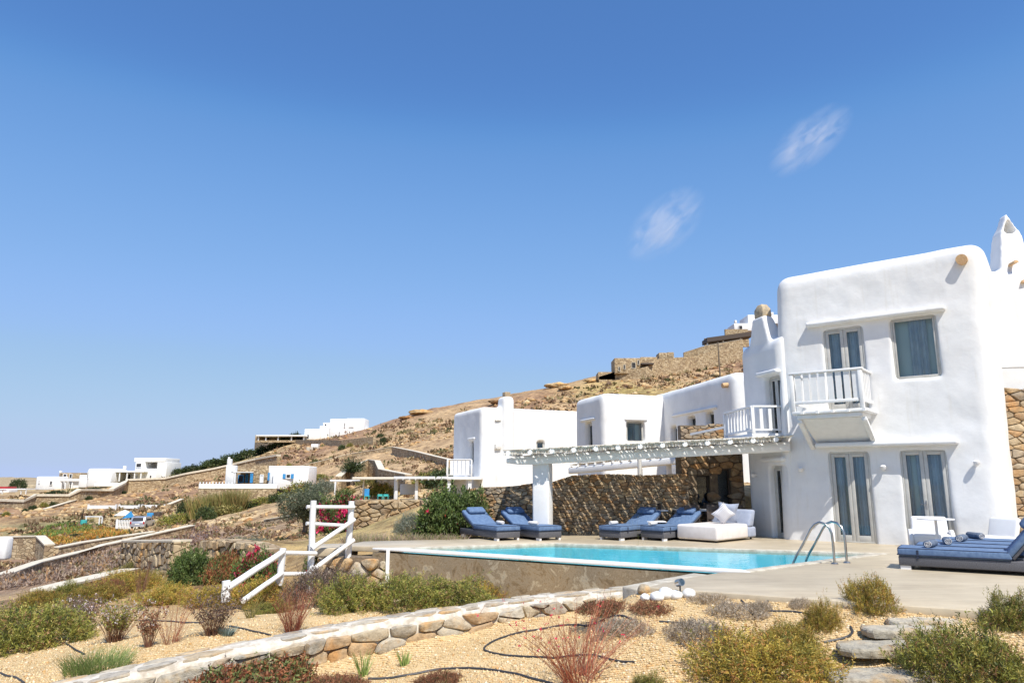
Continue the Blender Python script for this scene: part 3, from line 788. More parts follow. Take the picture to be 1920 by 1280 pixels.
def flower_bits(P, size, pal, seed, k=5):
    r = np.random.default_rng(seed); n = len(P)
    B = np.repeat(P, k, 0) + r.normal(0, size * .35, (n * k, 3)); d = r.normal(size=(n * k, 3)); d /= np.linalg.norm(d, axis=1, keepdims=True)
    s = np.cross(d, r.normal(size=d.shape)); s /= np.linalg.norm(s, axis=1, keepdims=True)
    V = np.stack([B, B + d * size * .5 + s * size * .4, B + d * size, B + d * size * .5 - s * size * .4], 1).reshape(-1, 3)
    return V, np.arange(len(V)).reshape(-1, 4), np.repeat(pick(pal, n * k, r), 4, 0)
def plant_obj(name, VQC, x, y, z, label, cat, group=None, part='foliage', rot=0):
    me = np_mesh(name, *VQC); me.materials.append(M['leaf'])
    o = bpy.data.objects.new(name, me); COL.objects.link(o); o.location = (x, y, z); o.rotation_euler = (0, 0, rot)
    return tag(o, label, cat, group)
def sub_mesh(parent, name, VQC):
    me = np_mesh(name, *VQC); me.materials.append(M['leaf'])
    o = bpy.data.objects.new(name, me); COL.objects.link(o); o.parent = parent; o['kind'] = 'stuff'; return o

# ------------------------------------------------------------------ deck, pool
def slab(name, poly, z0, z1, mat, bevel=0, **kw):
    return MB().prism(poly, z0, z1).build(name, mat, None, bevel=bevel, **kw)
deckp = [np.array(p) for p in DECK]
# the deck is one sheet with the pool cut out of it: outline walks round the pool's back and right side
deck_poly = [(2.04, 11.51), (4.2, 10.35), (6.26, 9.27), (9.5, 7.7), (13, 6.3), (20, 9), (20, 23.8), (8.5, 24.5), (.5, 22.6), (-.6, 20.9), (-3.97, 19.9), (-4.3, 18.6), (-2.9, 18.1),
             (1.1 - .15, 19.29 + .3), (8.09 + .45, 16.66 + .02), (4.22 + .1, 13.64 - .32), (3.75, 13.35), (3.1, 12.75)]
dk = slab('pool_deck', deck_poly, -.12, 0, 'deck', bevel=.012); tag(dk, kind='structure')
tag(slab('deck_footing', [(2.3, 11.6), (4.2, 10.6), (6.3, 9.5), (9.5, 7.95), (13, 6.6), (20, 9.3), (20, 20), (5, 12.5)], -.7, -.123, 'mortar'), kind='structure')
tag(slab('lower_ledge', [(1.75, 12.0), (2.0, 11.56), (3.05, 12.78), (3.6, 13.3), (3.3, 13.65)], -.5, -.05, 'mortar', bevel=.03), kind='structure')
def offset_poly(poly, d):
    n = len(poly); out = []
    for i in range(n):
        p0, p1, p2 = (np.array(poly[(i + k) % n]) for k in (-1, 0, 1))
        e1 = (p1 - p0) / np.linalg.norm(p1 - p0); e2 = (p2 - p1) / np.linalg.norm(p2 - p1)
        n1 = np.array([e1[1], -e1[0]]); n2 = np.array([e2[1], -e2[0]])
        b = n1 + n2; b /= np.linalg.norm(b); out.append(tuple(p1 + b * d / max(.35, b @ n1)))
    return out
pool = empty('swimming_pool', (0, 0, 0), label='long turquoise swimming pool with a white rim and stained outer wall', cat='swimming pool')
inner = offset_poly(POOL, -.02); outer = offset_poly(POOL, .26)
def ring(inn, out, z0, z1, skip=()):
    mb = MB(); n = len(inn)
    for i in range(n):
        if i in skip: continue
        j = (i + 1) % n
        mb.hexa([(*inn[i], z0), (*inn[j], z0), (*out[j], z0), (*out[i], z0), (*inn[i], z1), (*inn[j], z1), (*out[j], z1), (*out[i], z1)])
    return mb
ring(inner, outer, -2.0, -.097).build('pool_wall', 'poolwall', pool)
ring(offset_poly(POOL, -.05), offset_poly(POOL, .265), -.05, .006, skip=(1, 2, 3)).build('coping', 'paint', pool, bevel=.008)
ring(offset_poly(POOL, -.035), offset_poly(POOL, .2), -.093, .002, skip=(0,)).build('coping', 'mortar', pool, bevel=.008)
MB().prism(offset_poly(POOL, -.021), -1.9, -1.35).build('pool_floor', 'poolfloor', pool)
ring(offset_poly(POOL, -.05), offset_poly(POOL, -.022), -1.349, -.094).build('pool_lining', 'poolfloor', pool)
px_ = [p[0] for p in POOL]
w_ = MB(); w_.add([(*p, -.05) for p in offset_poly(POOL, -.052)], [(0, 1, 2, 3)])
wt = w_.build('pool_water', 'water'); tag(wt, kind='structure')
# stone return wall left of the pool, under the end of the deck
st = empty('stair_side_wall', (0, 0, 0), label='short rubble wall of big tan and grey stones left of the pool', cat='stone wall')
a_ = np.array([-4.75, 18.35]); b_ = np.array([-2.95, 17.80]); dv = (b_ - a_) / np.linalg.norm(b_ - a_); nv = np.array([dv[1], -dv[0]])
Ls = np.linalg.norm(b_ - a_)
MB().hexa([(*a_, -1.6), (*b_, -1.6), (*(b_ - nv * .5), -1.6), (*(a_ - nv * .5), -1.6), (*a_, -.22), (*b_, -.22), (*(b_ - nv * .5), -.22), (*(a_ - nv * .5), -.22)]).build('wall_core', 'wall_core', st)
stones(st, lambda s, z, o: (a_[0] + dv[0] * s + nv[0] * o, a_[1] + dv[1] * s + nv[1] * o, -1.5 + z), Ls, 1.27, .36, .24, .09, 'stone_grey', 11, gap=.02)
MB().box(-2.985, -2.9, 17.72, 17.82, -1.4, -.02).build('corner_bead', 'paint', pool)
# path slab running left from the deck to the stair
tag(slab('stair_landing', [(-5.3, 19.3), (-4.9, 18.35), (-4.2, 18.35), (-3.9, 18.9), (-4.1, 19.8)], -.25, -.03, 'deck', bevel=.02), kind='structure')

# ------------------------------------------------------------------ white garden-wall (foreground)
gw = empty('garden_wall', (0, 0, 0), label='low winding rubble wall with whitewashed flagstone top crossing the gravel garden', cat='garden wall')
P3 = np.array(GWP); seg = np.linalg.norm(np.diff(P3[:, :2], axis=0), axis=1); cum = np.concatenate([[0], np.cumsum(seg)])
def gpt(s):
    s = min(max(s, 0), cum[-1] - 1e-6); i = int(np.searchsorted(cum, s, 'right') - 1); i = min(i, len(seg) - 1); t = (s - cum[i]) / seg[i]
    # Catmull-like smoothing through neighbours
    p = P3[i] * (1 - t) + P3[i + 1] * t
    a0 = P3[max(i - 1, 0)]; a3 = P3[min(i + 2, len(P3) - 1)]
    tt = t * t; ttt = tt * t
    return .5 * ((2 * P3[i]) + (-a0 + P3[i + 1]) * t + (2 * a0 - 5 * P3[i] + 4 * P3[i + 1] - a3) * tt + (-a0 + 3 * P3[i] - 3 * P3[i + 1] + a3) * ttt)
def gfr(s):
    p = gpt(s); q = gpt(s + .05) - gpt(s - .05); n = np.array([-q[1], q[0], 0]); n /= np.linalg.norm(n)
    if n[1] > 0: n = -n
    return p, n
WT = .50
mb = MB(); ns = 90; ring4 = []
for i in range(ns + 1):
    s = cum[-1] * i / ns; p, n = gfr(s)
    jz = .02 * mnoise.noise(Vector((s * 1.7, 0, 0))); jw = .06 * mnoise.noise(Vector((s * 1.3, 5, 0)))
    row = []
    for o_, z_ in ((.0, -.75), (.0, -.045), (-.05, .0 + jz), (-.16, .015 + jz), (-.30, .02 + jz), (-WT + .05 + jw, jz), (-WT + jw, -.05), (-WT + jw, -.75)):
        row.append((p[0] + n[0] * o_, p[1] + n[1] * o_, p[2] + z_ + .010 * mnoise.noise(Vector((s * 4, o_ * 9, 3)))))
    ring4.append(row)
vs = [q for row in ring4 for q in row]; K = 8
mb.add(vs, [(i * K + j, i * K + j + 1, (i + 1) * K + j + 1, (i + 1) * K + j) for i in range(ns) for j in range(K - 1)])
mb.build('mortar_bed', 'white_mortar', gw, smooth=True)
def gface(s, z, o):
    p, n = gfr(s); return (p[0] + n[0] * o, p[1] + n[1] * o, p[2] - .62 + z)
stones(gw, gface, cum[-1], .575, .36, .175, .09, 'stone_grey', 31, gap=.008, maxn=290, smooth=1, cut=.18, face=.86, top=lambda s: .575 - .03 * (math.sin(s * 5) > .4))
def gtop(s, z, o):
    p, n = gfr(s); return (p[0] - n[0] * (z + .02), p[1] - n[1] * (z + .02), p[2] + o + .012)
stones(gw, gtop, cum[-1], WT - .06, .40, .20, .012, 'flag', 37, gap=.026, maxn=200, smooth=2, keep=lambda x, z: rng.random() < .85, name='flagstone', back=.02)
print('t walls', time.time() - T0)
# ------------------------------------------------------------------ houses: shared builders
def shell(name, boxes, cuts, parent, mat='plaster', voxel=.07, smooth_it=6, bev=.3, warp=None, disp=.02, bseg=4):
    """soft plastered volume: union of rounded boxes / meshes, openings cut out, remeshed and smoothed"""
    tmp = []
    def mk(b, bevel):
        if isinstance(b, MB): me = b.mesh()
        else: me = MB().box(*b).mesh(bevel=bevel, seg=bseg)
        if warp and bevel:
            for v in me.vertices: v.co = warp(v.co)
        o = bpy.data.objects.new('tmp', me); COL.objects.link(o); tmp.append(o); return o
    base = mk(boxes[0], bev)
    for b in boxes[1:]:
        m_ = base.modifiers.new('u', 'BOOLEAN'); m_.operation = 'UNION'; m_.solver = 'EXACT'; m_.object = mk(b, bev)
    for c in cuts:
        m_ = base.modifiers.new('c', 'BOOLEAN'); m_.operation = 'DIFFERENCE'; m_.solver = 'EXACT'; m_.object = mk(c, 0)
    rm = base.modifiers.new('r', 'REMESH'); rm.mode = 'VOXEL'; rm.voxel_size = voxel; rm.use_smooth_shade = True
    sm = base.modifiers.new('s', 'SMOOTH'); sm.iterations = smooth_it; sm.factor = .5
    dg = bpy.context.evaluated_depsgraph_get(); dg.update()
    me = bpy.data.meshes.new_from_object(base.evaluated_get(dg)); me.name = name
    for o in tmp: bpy.data.objects.remove(o)
    if disp:
        n = len(me.vertices); co = np.empty(n * 3, np.float32); me.vertices.foreach_get('co', co); co = co.reshape(-1, 3)
        q = co[:, 0] + co[:, 1] * .8; f = fbm(q * .7, co[:, 2] * .7, 4, 3) + .35 * fbm(q * 2.3, co[:, 2] * 2.3, 8, 3)
        nr = np.empty(n * 3, np.float32); me.vertices.foreach_get('normal', nr); nr = nr.reshape(-1, 3)
        co += nr * (f * disp)[:, None]; me.vertices.foreach_set('co', co.ravel()); me.update()
    me.polygons.foreach_set('use_smooth', [True] * len(me.polygons))
    return link_mesh(name, me, M[mat], parent)
def curtain_mesh(x0, x1, z0, z1, y, amp=.035, per=.13, ax=0):
    n = max(6, int((x1 - x0) / per * 6)); V = []; 
    for k in (z0, z1):
        for i in range(n + 1):
            x = x0 + (x1 - x0) * i / n
            V.append((x, y + amp * math.sin(i / 6 * 2 * PI) + amp * .4 * math.sin(i / 2.3), k))
    mb = MB(); mb.add(V, [(i, i + 1, n + 2 + i, n + 1 + i) for i in range(n)]); return mb
def glazed(parent, kind, x0, x1, z0, z1, y, leaves=2, fr=.07, st=.09, mat='frame', curtain='curtain', cfrac=((0, 1),), handle=False, T=None, sill=0, back=.24, bars=0, pane_reflection='pane_reflection'):
    """window or french door standing in an opening: frame > leaf pieces, panes, curtains. T maps local (x,y,z) when the wall is turned"""
    mb = MB(); d = .07
    mb.box(x0, x0 + fr, y, y + d, z0, z1); mb.box(x1 - fr, x1, y, y + d, z0, z1); mb.box(x0 + fr, x1 - fr, y, y + d, z1 - fr, z1)
    mb.box(x0 + fr, x1 - fr, y, y + d, z0, z0 + (fr if kind == 'window' else .03))
    def B(m_, name, mat_, par, **kw):
        me = m_.mesh(**kw)
        if T:
            for v in me.vertices: v.co = T(v.co)
        return link_mesh(name, me, M[mat_], par)
    root = B(mb, kind, mat, parent, bevel=.006)
    w = (x1 - x0 - 2 * fr) / leaves; zb = z0 + (fr if kind == 'window' else .03); zt = z1 - fr
    for k in range(leaves):
        a = x0 + fr + k * w; b = a + w; m2 = MB(); bot = st if kind == 'window' else st * 1.7; yy = y + .012
        m2.box(a + .003, a + st, yy, yy + .05, zb, zt - .003); m2.box(b - st, b - .003, yy, yy + .05, zb, zt - .003)
        m2.box(a + st, b - st, yy, yy + .05, zt - st, zt - .003); m2.box(a + st, b - st, yy, yy + .05, zb, zb + bot)
        B(m2, 'casement' if kind == 'window' else 'door_leaf', mat, root, bevel=.006)
        B(MB().box(a + st - .01, b - st + .01, yy + .02, yy + .028, zb + bot - .01, zt - st + .01), 'pane', 'glass', root)
        if handle and k == 0:
            h = MB().tube([(b - .035, yy - .0, z0 + 1.02), (b - .035, yy - .05, z0 + 1.02), (b - .17, yy - .052, z0 + 1.02)], .011, 8); h.box(b - .052, b - .018, yy - .008, yy, z0 + .9, z0 + 1.1)
            B(h, 'handle', 'steel', root)
    for a, b in cfrac:
        X0 = x0 + fr + (x1 - x0 - 2 * fr) * a; X1 = x0 + fr + (x1 - x0 - 2 * fr) * b
        B(curtain_mesh(X0, X1, z0 + .02, z1 - .02, y + .14), 'curtain', curtain, root, smooth=True)
    B(MB().box(x0 - .02, x1 + .02, y + back, y + back + .02, z0 - .02, z1 + .02), 'back_panel', pane_reflection, root)
    return root
def lintel(parent, x0, x1, z, out=.22, th=.13, y=.0, T=None, mat='plaster', name='lintel'):
    me = MB().box(x0, x1, y - out, y + .1, z, z + th).mesh(bevel=th * .42, seg=3)
    if T:
        for v in me.vertices: v.co = T(v.co)
    return link_mesh(name, me, M[mat], parent)
def wall_lamp(parent, x, z, y=0, T=None):
    mb = MB(); mb.lathe([(.035, -.07), (.06, -.05), (.075, .02), (.05, .05), (.02, .06)], 12, (x, y - .11, z)); mb.box(x - .03, x + .03, y - .07, y + .03, z - .03, z + .03)
    me = mb.mesh(smooth=True)
    if T:
        for v in me.vertices: v.co = T(v.co)
    return link_mesh('wall_lamp', me, M['plastic'], parent)

# ------------------------------------------------------------------ the tall house
th = empty('tall_house', tuple(TALL), -A38, label='tall two storey white house at the right with balcony and two french doors', cat='house')
def tall_warp(c):
    k = max(c.z, 0) / 7.5
    lean = .30 * (1 - min(max(c.x / 5.2, 0), 1)) + .16 * min(max(c.x / 5.2, 0), 1)
    return Vector((c.x + lean * k + .03 * math.sin(c.z * .9), c.y + .12 * k * (1 - c.y / 4), c.z + (.06 * c.x / 5 if c.z > 6 else 0)))
front_lean = lambda z: .12 * max(z, 0) / 7.5
cuts = [(1.23, 2.23, -.5, .55, -.3, 2.33), (2.96, 4.0, -.5, .55, -.3, 2.35), (1.33, 2.35, -.5, .55, 3.45, 5.71), (3.03, 4.09, -.5, .6, 4.17, 5.78)]
shell('wall', [(-.24, 5.12, 0, 2.6, -1.0, 7.48), (-.2, 4.2, 1.5, 5.5, -1.0, 7.40)], cuts, th, voxel=.05, bev=.36, warp=tall_warp, disp=.035, smooth_it=4)
glazed(th, 'french_door', 1.20, 2.26, 0, 2.37, .06, handle=False, cfrac=((0, .3), (.42, 1)))
glazed(th, 'french_door', 2.93, 4.03, 0, 2.39, .06, handle=True, cfrac=((0, .16), (.3, 1)))
glazed(th, 'balcony_door', 1.30, 2.38, 3.45, 5.75, .12, cfrac=((.06, .45), (.55, 1)))
glazed(th, 'window', 3.0, 4.12, 4.13, 5.82, .13, leaves=1, st=.05, cfrac=((.36, .78),))
lintel(th, .92, 4.34, 5.83, out=.2, y=.1); lintel(th, .95, 4.30, 2.46, out=.26, y=.04)
for x, z in ((.50, 1.9), (2.57, 1.93), (4.62, 2.02)): wall_lamp(th, x, z, .04)
sp_ = MB().tube([(4.82, .35, 7.10), (4.82, -.06, 7.07)], .13, 14); sp_.build('rain_spout', 'terracotta', th, smooth=True)
# balcony
zb = 3.36; bo = -1.02; bx0, bx1 = .66, 2.44
bal = MB(); bal.box(bx0, bx1 + .1, bo, .1, zb - .05, zb + .04); balc = bal.build('balcony', 'paint', th, bevel=.02)
mb = MB()
mb.hexa([(bx0 + .12, bo + .05, zb - .17), (bx1 - .04, bo + .05, zb - .17), (bx1 - .08, .1, zb - .17), (bx0 + .12, .1, zb - .17), (bx0 + .12, bo + .05, zb - .051), (bx1 - .04, bo + .05, zb - .051), (bx1 - .04, .1, zb - .051), (bx0 + .12, .1, zb - .051)])
mb.build('floor_beam', 'paint', balc, bevel=.02)
sf = MB(); sf.add([(bx0 + .2, bo + .12, zb - .18), (bx1 - .12, bo + .12, zb - .18), (bx1 - .02, .06, zb - .80), (bx0 + .3, .06, zb - .80), (bx0 + .2, bo + .18, zb - .12), (bx1 - .12, bo + .18, zb - .12), (bx1 - .02, .14, zb - .74), (bx0 + .3, .14, zb - .74)],
                    [(0, 1, 2, 3), (4, 7, 6, 5), (0, 4, 5, 1), (1, 5, 6, 2), (2, 6, 7, 3), (3, 7, 4, 0)])
sf.build('soffit', 'paint', balc)
for x in (bx0 + .17, bx1 - .02):
    b2 = MB(); q = .06; b2.hexa([(x - q, bo + .1, zb - .27), (x + q, bo + .1, zb - .27), (x + q, .1, zb - .97), (x - q, .1, zb - .97), (x - q, bo + .1, zb - .172), (x + q, bo + .1, zb - .172), (x + q, .1, zb - .80), (x - q, .1, zb - .80)])
    b2.build('bracket', 'paint', balc, bevel=.015)
for i in range(5):
    x = bx0 + .25 + i * .38; MB().box(x, x + .07, bo - .07, bo + .2, zb - .045, zb + .03).build('joist_end', 'paint', balc)
rt = zb + 1.02
for x, y in ((bx0 + .05, bo + .05), (bx1 - .02, bo + .05)):
    MB().box(x - .05, x + .05, y - .05, y + .05, zb + .041, rt).build('corner_post', 'paint', balc, bevel=.01)
MB().box(bx0 - .02, bx1 + .06, bo - .01, bo + .11, rt + .002, rt + .06).build('handrail', 'paint', balc, bevel=.012)
MB().box(bx0 + .1, bx1 - .08, bo + .02, bo + .09, zb + .22, zb + .30).build('lower_rail', 'paint', balc, bevel=.01)
for sx in (bx0 + .05, bx1 - .02):
    MB().box(sx - .055, sx + .055, bo + .112, .12, rt + .002, rt + .06).build('handrail', 'paint', balc, bevel=.012)
    MB().box(sx - .03, sx + .03, bo + .102, .12, zb + .22, zb + .30).build('lower_rail', 'paint', balc, bevel=.01)
    for k in range(5):
        y = bo + .24 + k * .17; MB().box(sx - .02, sx + .02, y - .035, y + .035, zb + .302, rt).build('baluster', 'paint', balc)
for k in range(8):
    x = bx0 + .1 + (bx1 - bx0 - .12) * (k + .6) / 8.2
    MB().box(x - .07, x + .07, bo + .03, bo + .07, zb + .302, rt).build('baluster', 'paint', balc)

# block with the chimney to the right of the tall house
rb = empty('chimney_block', (12.1, 20.4, 0), math.radians(-8), label='white block with hooded chimney rising at the far right edge', cat='house')
ch = 2.86
ca_ = MB(); cz0 = 7.6
shell('wall', [(-1.2, 9, .4, 7, 3.0, 7.75), MB().add([(ch - .62, .5, 6.8), (ch + .62, .5, 6.8), (ch + .62, 1.5, 6.8), (ch - .62, 1.5, 6.8), (ch - .26, .72, 9.0), (ch + .30, .72, 9.0), (ch + .30, 1.3, 9.0), (ch - .26, 1.3, 9.0)], [(3, 2, 1, 0), (4, 5, 6, 7), (0, 1, 5, 4), (1, 2, 6, 5), (2, 3, 7, 6), (3, 0, 4, 7)]),
                MB().add([(ch - .27, .71, 8.9), (ch + .31, .71, 8.9), (ch + .02, .80, 9.58), (ch - .27, 1.3, 8.9), (ch + .31, 1.3, 8.9), (ch + .02, 1.2, 9.58)], [(0, 1, 2), (3, 5, 4), (0, 2, 5, 3), (1, 4, 5, 2), (0, 3, 4, 1)])],
      [MB().add([(ch - .17, .5, 8.93), (ch + .22, .5, 8.93), (ch + .02, .5, 9.40), (ch - .17, 1.15, 8.93), (ch + .22, 1.15, 8.93), (ch + .02, 1.15, 9.40)], [(0, 1, 2), (3, 5, 4), (0, 2, 5, 3), (1, 4, 5, 2), (0, 3, 4, 1)])], rb, voxel=.06, bev=.4, smooth_it=4)
for zx, zz in ((ch - .25, 7.85), (ch - .10, 7.25)):
    m_ = MB().add([(zx, .28, zz), (zx + .16, .28, zz + .03), (zx + .16, .7, zz + .03), (zx, .7, zz), (zx + .05, .3, zz + .1), (zx + .12, .3, zz + .11), (zx + .12, .7, zz + .11), (zx + .05, .7, zz + .1)], [(3, 2, 1, 0), (4, 5, 6, 7), (0, 1, 5, 4), (1, 2, 6, 5), (2, 3, 7, 6), (3, 0, 4, 7)])
    m_.build('rain_spout', 'terracotta', rb, bevel=.02)
gl_ = MB(); gl_.tube([(-.2, -.0, 4.1), (-.32, -.0, 4.72), (6, -.0, 4.72)], .022, 6); gl_.tube([(-.32, 0, 4.72), (6, 0, 4.78)], .03, 6); gl_.build('terrace_rail', 'paint', rb)
# stone wall at the right edge
ew = empty('stone_side_wall', (12.95, 18.95, 0), math.radians(-4), label='tall warm brown rubble wall at the right edge beside the tall house', cat='stone wall')
MB().box(-.1, 6, 0, .6, -.5, 3.96).build('wall_core', 'wall_core', ew)
stones(ew, lambda s, z, o: (s - .05, -o, z), 2.6, 4.0, .36, .17, .06, 'stone', 41, gap=.010, maxn=290, cut=.14, face=.88)

# ------------------------------------------------------------------ block behind the pergola (rear block)
RA = math.radians(75)
rk = empty('rear_block', (6.95, 23.0, 0), -RA, label='white block with rounded chimney squeezed between the pergola and the tall house', cat='house')
# local x runs towards the camera along the left face, y to the right
def to_local(p, A, a):
    r = np.array([math.cos(a), -math.sin(a), 0]); m = np.array([math.sin(a), math.cos(a), 0]); d = np.array(p) - np.array([A[0], A[1], 0]); return (float(d @ r), float(d @ m), float(p[2]))
tcw = [TALL + RV * x + MV * y + np.array([0, 0, z]) for z in (-3, 9) for x, y in ((-.14, -6), (7, -6), (7, .03), (-.14, .03))]
tallcut = MB().hexa([to_local(p, (6.95, 23.0), RA) for p in tcw])
tcw = [TALL + RV * x + MV * y + np.array([0, 0, z]) for z in (-3, 9) for x, y in ((.25, -6), (7, -6), (7, 2.3), (.25, 2.3))]
tallcut2 = MB().hexa([to_local(p, (6.95, 23.0), RA) for p in tcw])
chw = MB().add([(1.10, .04, 5.2), (2.35, .04, 5.2), (2.35, .8, 5.2), (1.10, .8, 5.2), (1.46, .06, 6.46), (2.0, .06, 6.46), (2.0, .40, 6.46), (1.46, .40, 6.46)], [(3, 2, 1, 0), (4, 5, 6, 7), (0, 1, 5, 4), (1, 2, 6, 5), (2, 3, 7, 6), (3, 0, 4, 7)])
shell('wall', [(.60, 4.5, 0, 5, -.9, 5.76), chw], [(1.88, 2.62, -.5, .5, -.3, 2.0), (1.95, 2.62, -.5, .5, 2.6, 4.58), tallcut, tallcut2], rk, voxel=.06, bev=.4)
glazed(rk, 'french_door', 1.87, 2.60, 0, 2.0, .16, cfrac=((.1, .35), (.55, .8)), fr=.06, st=.07)
glazed(rk, 'balcony_door', 1.94, 2.60, 2.6, 4.58, .16, cfrac=((.1, .9),), fr=.06, st=.07)
lintel(rk, 1.65, 2.66, 4.62, out=.15, y=.04); lintel(rk, 1.6, 2.66, 2.12, out=.1, y=.0)
wall_lamp(rk, 1.25, 1.75)
cs = MB().add([(1.51, .1, 6.44), (1.95, .1, 6.44), (1.95, .42, 6.44), (1.51, .42, 6.44), (1.49, .11, 6.70), (1.95, .11, 6.70), (1.93, .41, 6.70), (1.51, .41, 6.70), (1.61, .16, 6.86), (1.83, .16, 6.86), (1.82, .36, 6.86), (1.62, .36, 6.86)],
    [(3, 2, 1, 0), (0, 1, 5, 4), (1, 2, 6, 5), (2, 3, 7, 6), (3, 0, 4, 7), (4, 5, 9, 8), (5, 6, 10, 9), (6, 7, 11, 10), (7, 4, 8, 11), (8, 9, 10, 11)])
cs.build('cap_stone', 'stone_grey', rk, bevel=.03)

# balcony beside it, standing over the pergola (a terrace railing)
tb = empty('terrace_balcony', (0, 0, 0), label='white baluster railing on the terrace just left of the tall house, above the pergola', cat='railing')
NR = PY(1413, 812, 20.7); NL = PY(1459, 812, 20.7); FR_ = PY(1361, 816, 22.9)
z0b = float(NR[2]); H_ = .74
def bar(mb, p, q, w, h, zoff):
    p = np.array(p, float); q = np.array(q, float); d = q - p; n = np.array([-d[1], d[0], 0]); n /= np.linalg.norm(n); n *= w / 2
    a = np.array([0, 0, zoff]); b = np.array([0, 0, zoff + h])
    return mb.hexa([tuple(p - n + a), tuple(q - n + a), tuple(q + n + a), tuple(p + n + a), tuple(p - n + b), tuple(q - n + b), tuple(q + n + b), tuple(p + n + b)])
def rail_run(par, p, q, n, H, mat='paint', bw=.09, posts=(True, True), zb_=.08):
    p = np.array(p, float); q = np.array(q, float)
    bar(MB(), p, q, .09, .055, H).build('handrail', mat, par, bevel=.008)
    bar(MB(), p, q, .05, .05, zb_).build('lower_rail', mat, par)
    d = (q - p) / np.linalg.norm(q - p)
    for i, u in enumerate((p, q)):
        if posts[i]: bar(MB(), u - d * .045, u + d * .045, .09, H, 0).build('post', mat, par, bevel=.006)
    for k in range(n):
        c = p + (q - p) * (k + 1) / (n + 1); bar(MB(), c - d * bw / 2, c + d * bw / 2, .03, H - zb_ - .06, zb_ + .052).build('baluster', mat, par)
pNR = np.array([NR[0], NR[1], z0b]); pNL = np.array([NL[0] + .3, NL[1], z0b]); pF = np.array([FR_[0], FR_[1], z0b])
rail_run(tb, pNR, pNL, 3, H_, posts=(True, False)); rail_run(tb, pF, pNR, 8, H_, posts=(True, False))
tt = tag(MB().prism([(pF[0] - .05, pF[1] + .1), (pNR[0] - .06, pNR[1] - .05), (pNL[0] + .3, pNL[1] - .05), (7.6, 23.2), (pF[0] - .05, 23.2)], z0b - .2, z0b - .002).build('terrace_floor', 'plaster', None, bevel=.02), 'white terrace slab carrying the railing above the pergola', 'terrace')

# ------------------------------------------------------------------ stone house front under the pergola, long retaining wall
sh = empty('stone_house', (PY(1277, 900, 23.3)[0], 23.3, 0), math.radians(2), label='dark stone house front with two openings in the shade under the pergola', cat='house')
SW = PY(1396, 900, 23.3)[0] - PY(1277, 900, 23.3)[0]
op = [(.50, .92, 0.75, 1.75), (1.18, 1.60, .75, 1.95)]
mbw = MB(); mbw.box(0, SW, .25, .6, -.2, 2.75); mbw.box(0, op[0][0], 0, .25, -.2, 2.75); mbw.box(op[0][1], op[1][0], 0, .25, -.2, 2.75); mbw.box(op[1][1], SW, 0, .25, -.2, 2.75)
for a, b, c, d in op: mbw.box(a, b, 0, .25, -.2, c); mbw.box(a, b, 0, .25, d, 2.75)
mbw.build('wall_core', 'wall_core', sh)
stones(sh, lambda s, z, o: (s, -o, z), SW, 2.75, .34, .19, .06, 'stone', 51, gap=.01, cut=.14, face=.88, keep=lambda x, z: not any(a - .06 < x < b + .06 and c - .04 < z < d + .04 for a, b, c, d in op), maxn=290)
for a, b, c, d in op:
    f = MB(); f.box(a, a + .05, .13, .2, c, d); f.box(b - .05, b, .13, .2, c, d); f.box(a + .05, b - .05, .13, .2, d - .05, d); f.box(a + .05, b - .05, .13, .2, c, c + .05)
    w = f.build('window', 'darkwood', sh); MB().box(a + .05, b - .05, .17, .178, c + .05, d - .05).build('pane', 'glass', w); MB().box(a, b, .235, .248, c, d).build('back_panel', 'dark', w)
rw = empty('retaining_wall', (0, 0, 0), label='long golden rubble retaining wall running behind the loungers and under the pergola', cat='stone wall')
wl = [PY(876, 905, 23.6), PY(1010, 905, 22.5), PY(1290, 890, 22.6)]
pts2 = [np.array([p[0], p[1]]) for p in wl]; zt = [1.25, 1.5, 1.76]
sg = [np.linalg.norm(pts2[i + 1] - pts2[i]) for i in range(2)]; SL = sum(sg)
def rwp(s):
    i = 0 if s < sg[0] else 1; t = (s - (0 if i == 0 else sg[0])) / sg[i]; d = (pts2[i + 1] - pts2[i]) / sg[i]
    return pts2[i] + (pts2[i + 1] - pts2[i]) * t, np.array([d[1], -d[0]])
def rw_top(s): return 1.30 + .20 * min(max(s / sg[0], 0), 1) + (.26 * min(max((s - sg[0] - .35) / .7, 0), 1)) + .02 * math.sin(s * 3)
mbw = MB(); NN = 40; vs = []
for i in range(NN + 1):
    s = SL * i / NN; p, n = rwp(s); t = rw_top(s) - .01
    vs += [(p[0], p[1], -.3), (p[0], p[1], t), (p[0] - n[0] * .5, p[1] - n[1] * .5, t), (p[0] - n[0] * .5, p[1] - n[1] * .5, -.3)]
mbw.add(vs, [(i * 4 + j, i * 4 + j + 1, i * 4 + 5 + j, i * 4 + 4 + j) for i in range(NN) for j in range(3)] + [(0, 3, 2, 1)])
mbw.build('wall_core', 'wall_core', rw)
def rwf(s, z, o):
    p, n = rwp(min(max(s, 0), SL)); return (p[0] + n[0] * o, p[1] + n[1] * o, z)
stones(rw, rwf, SL, 1.8, .21, .088, .045, 'stone', 61, gap=.006, maxn=290, cut=.14, face=.88, top=lambda s: rw_top(s) + .02)

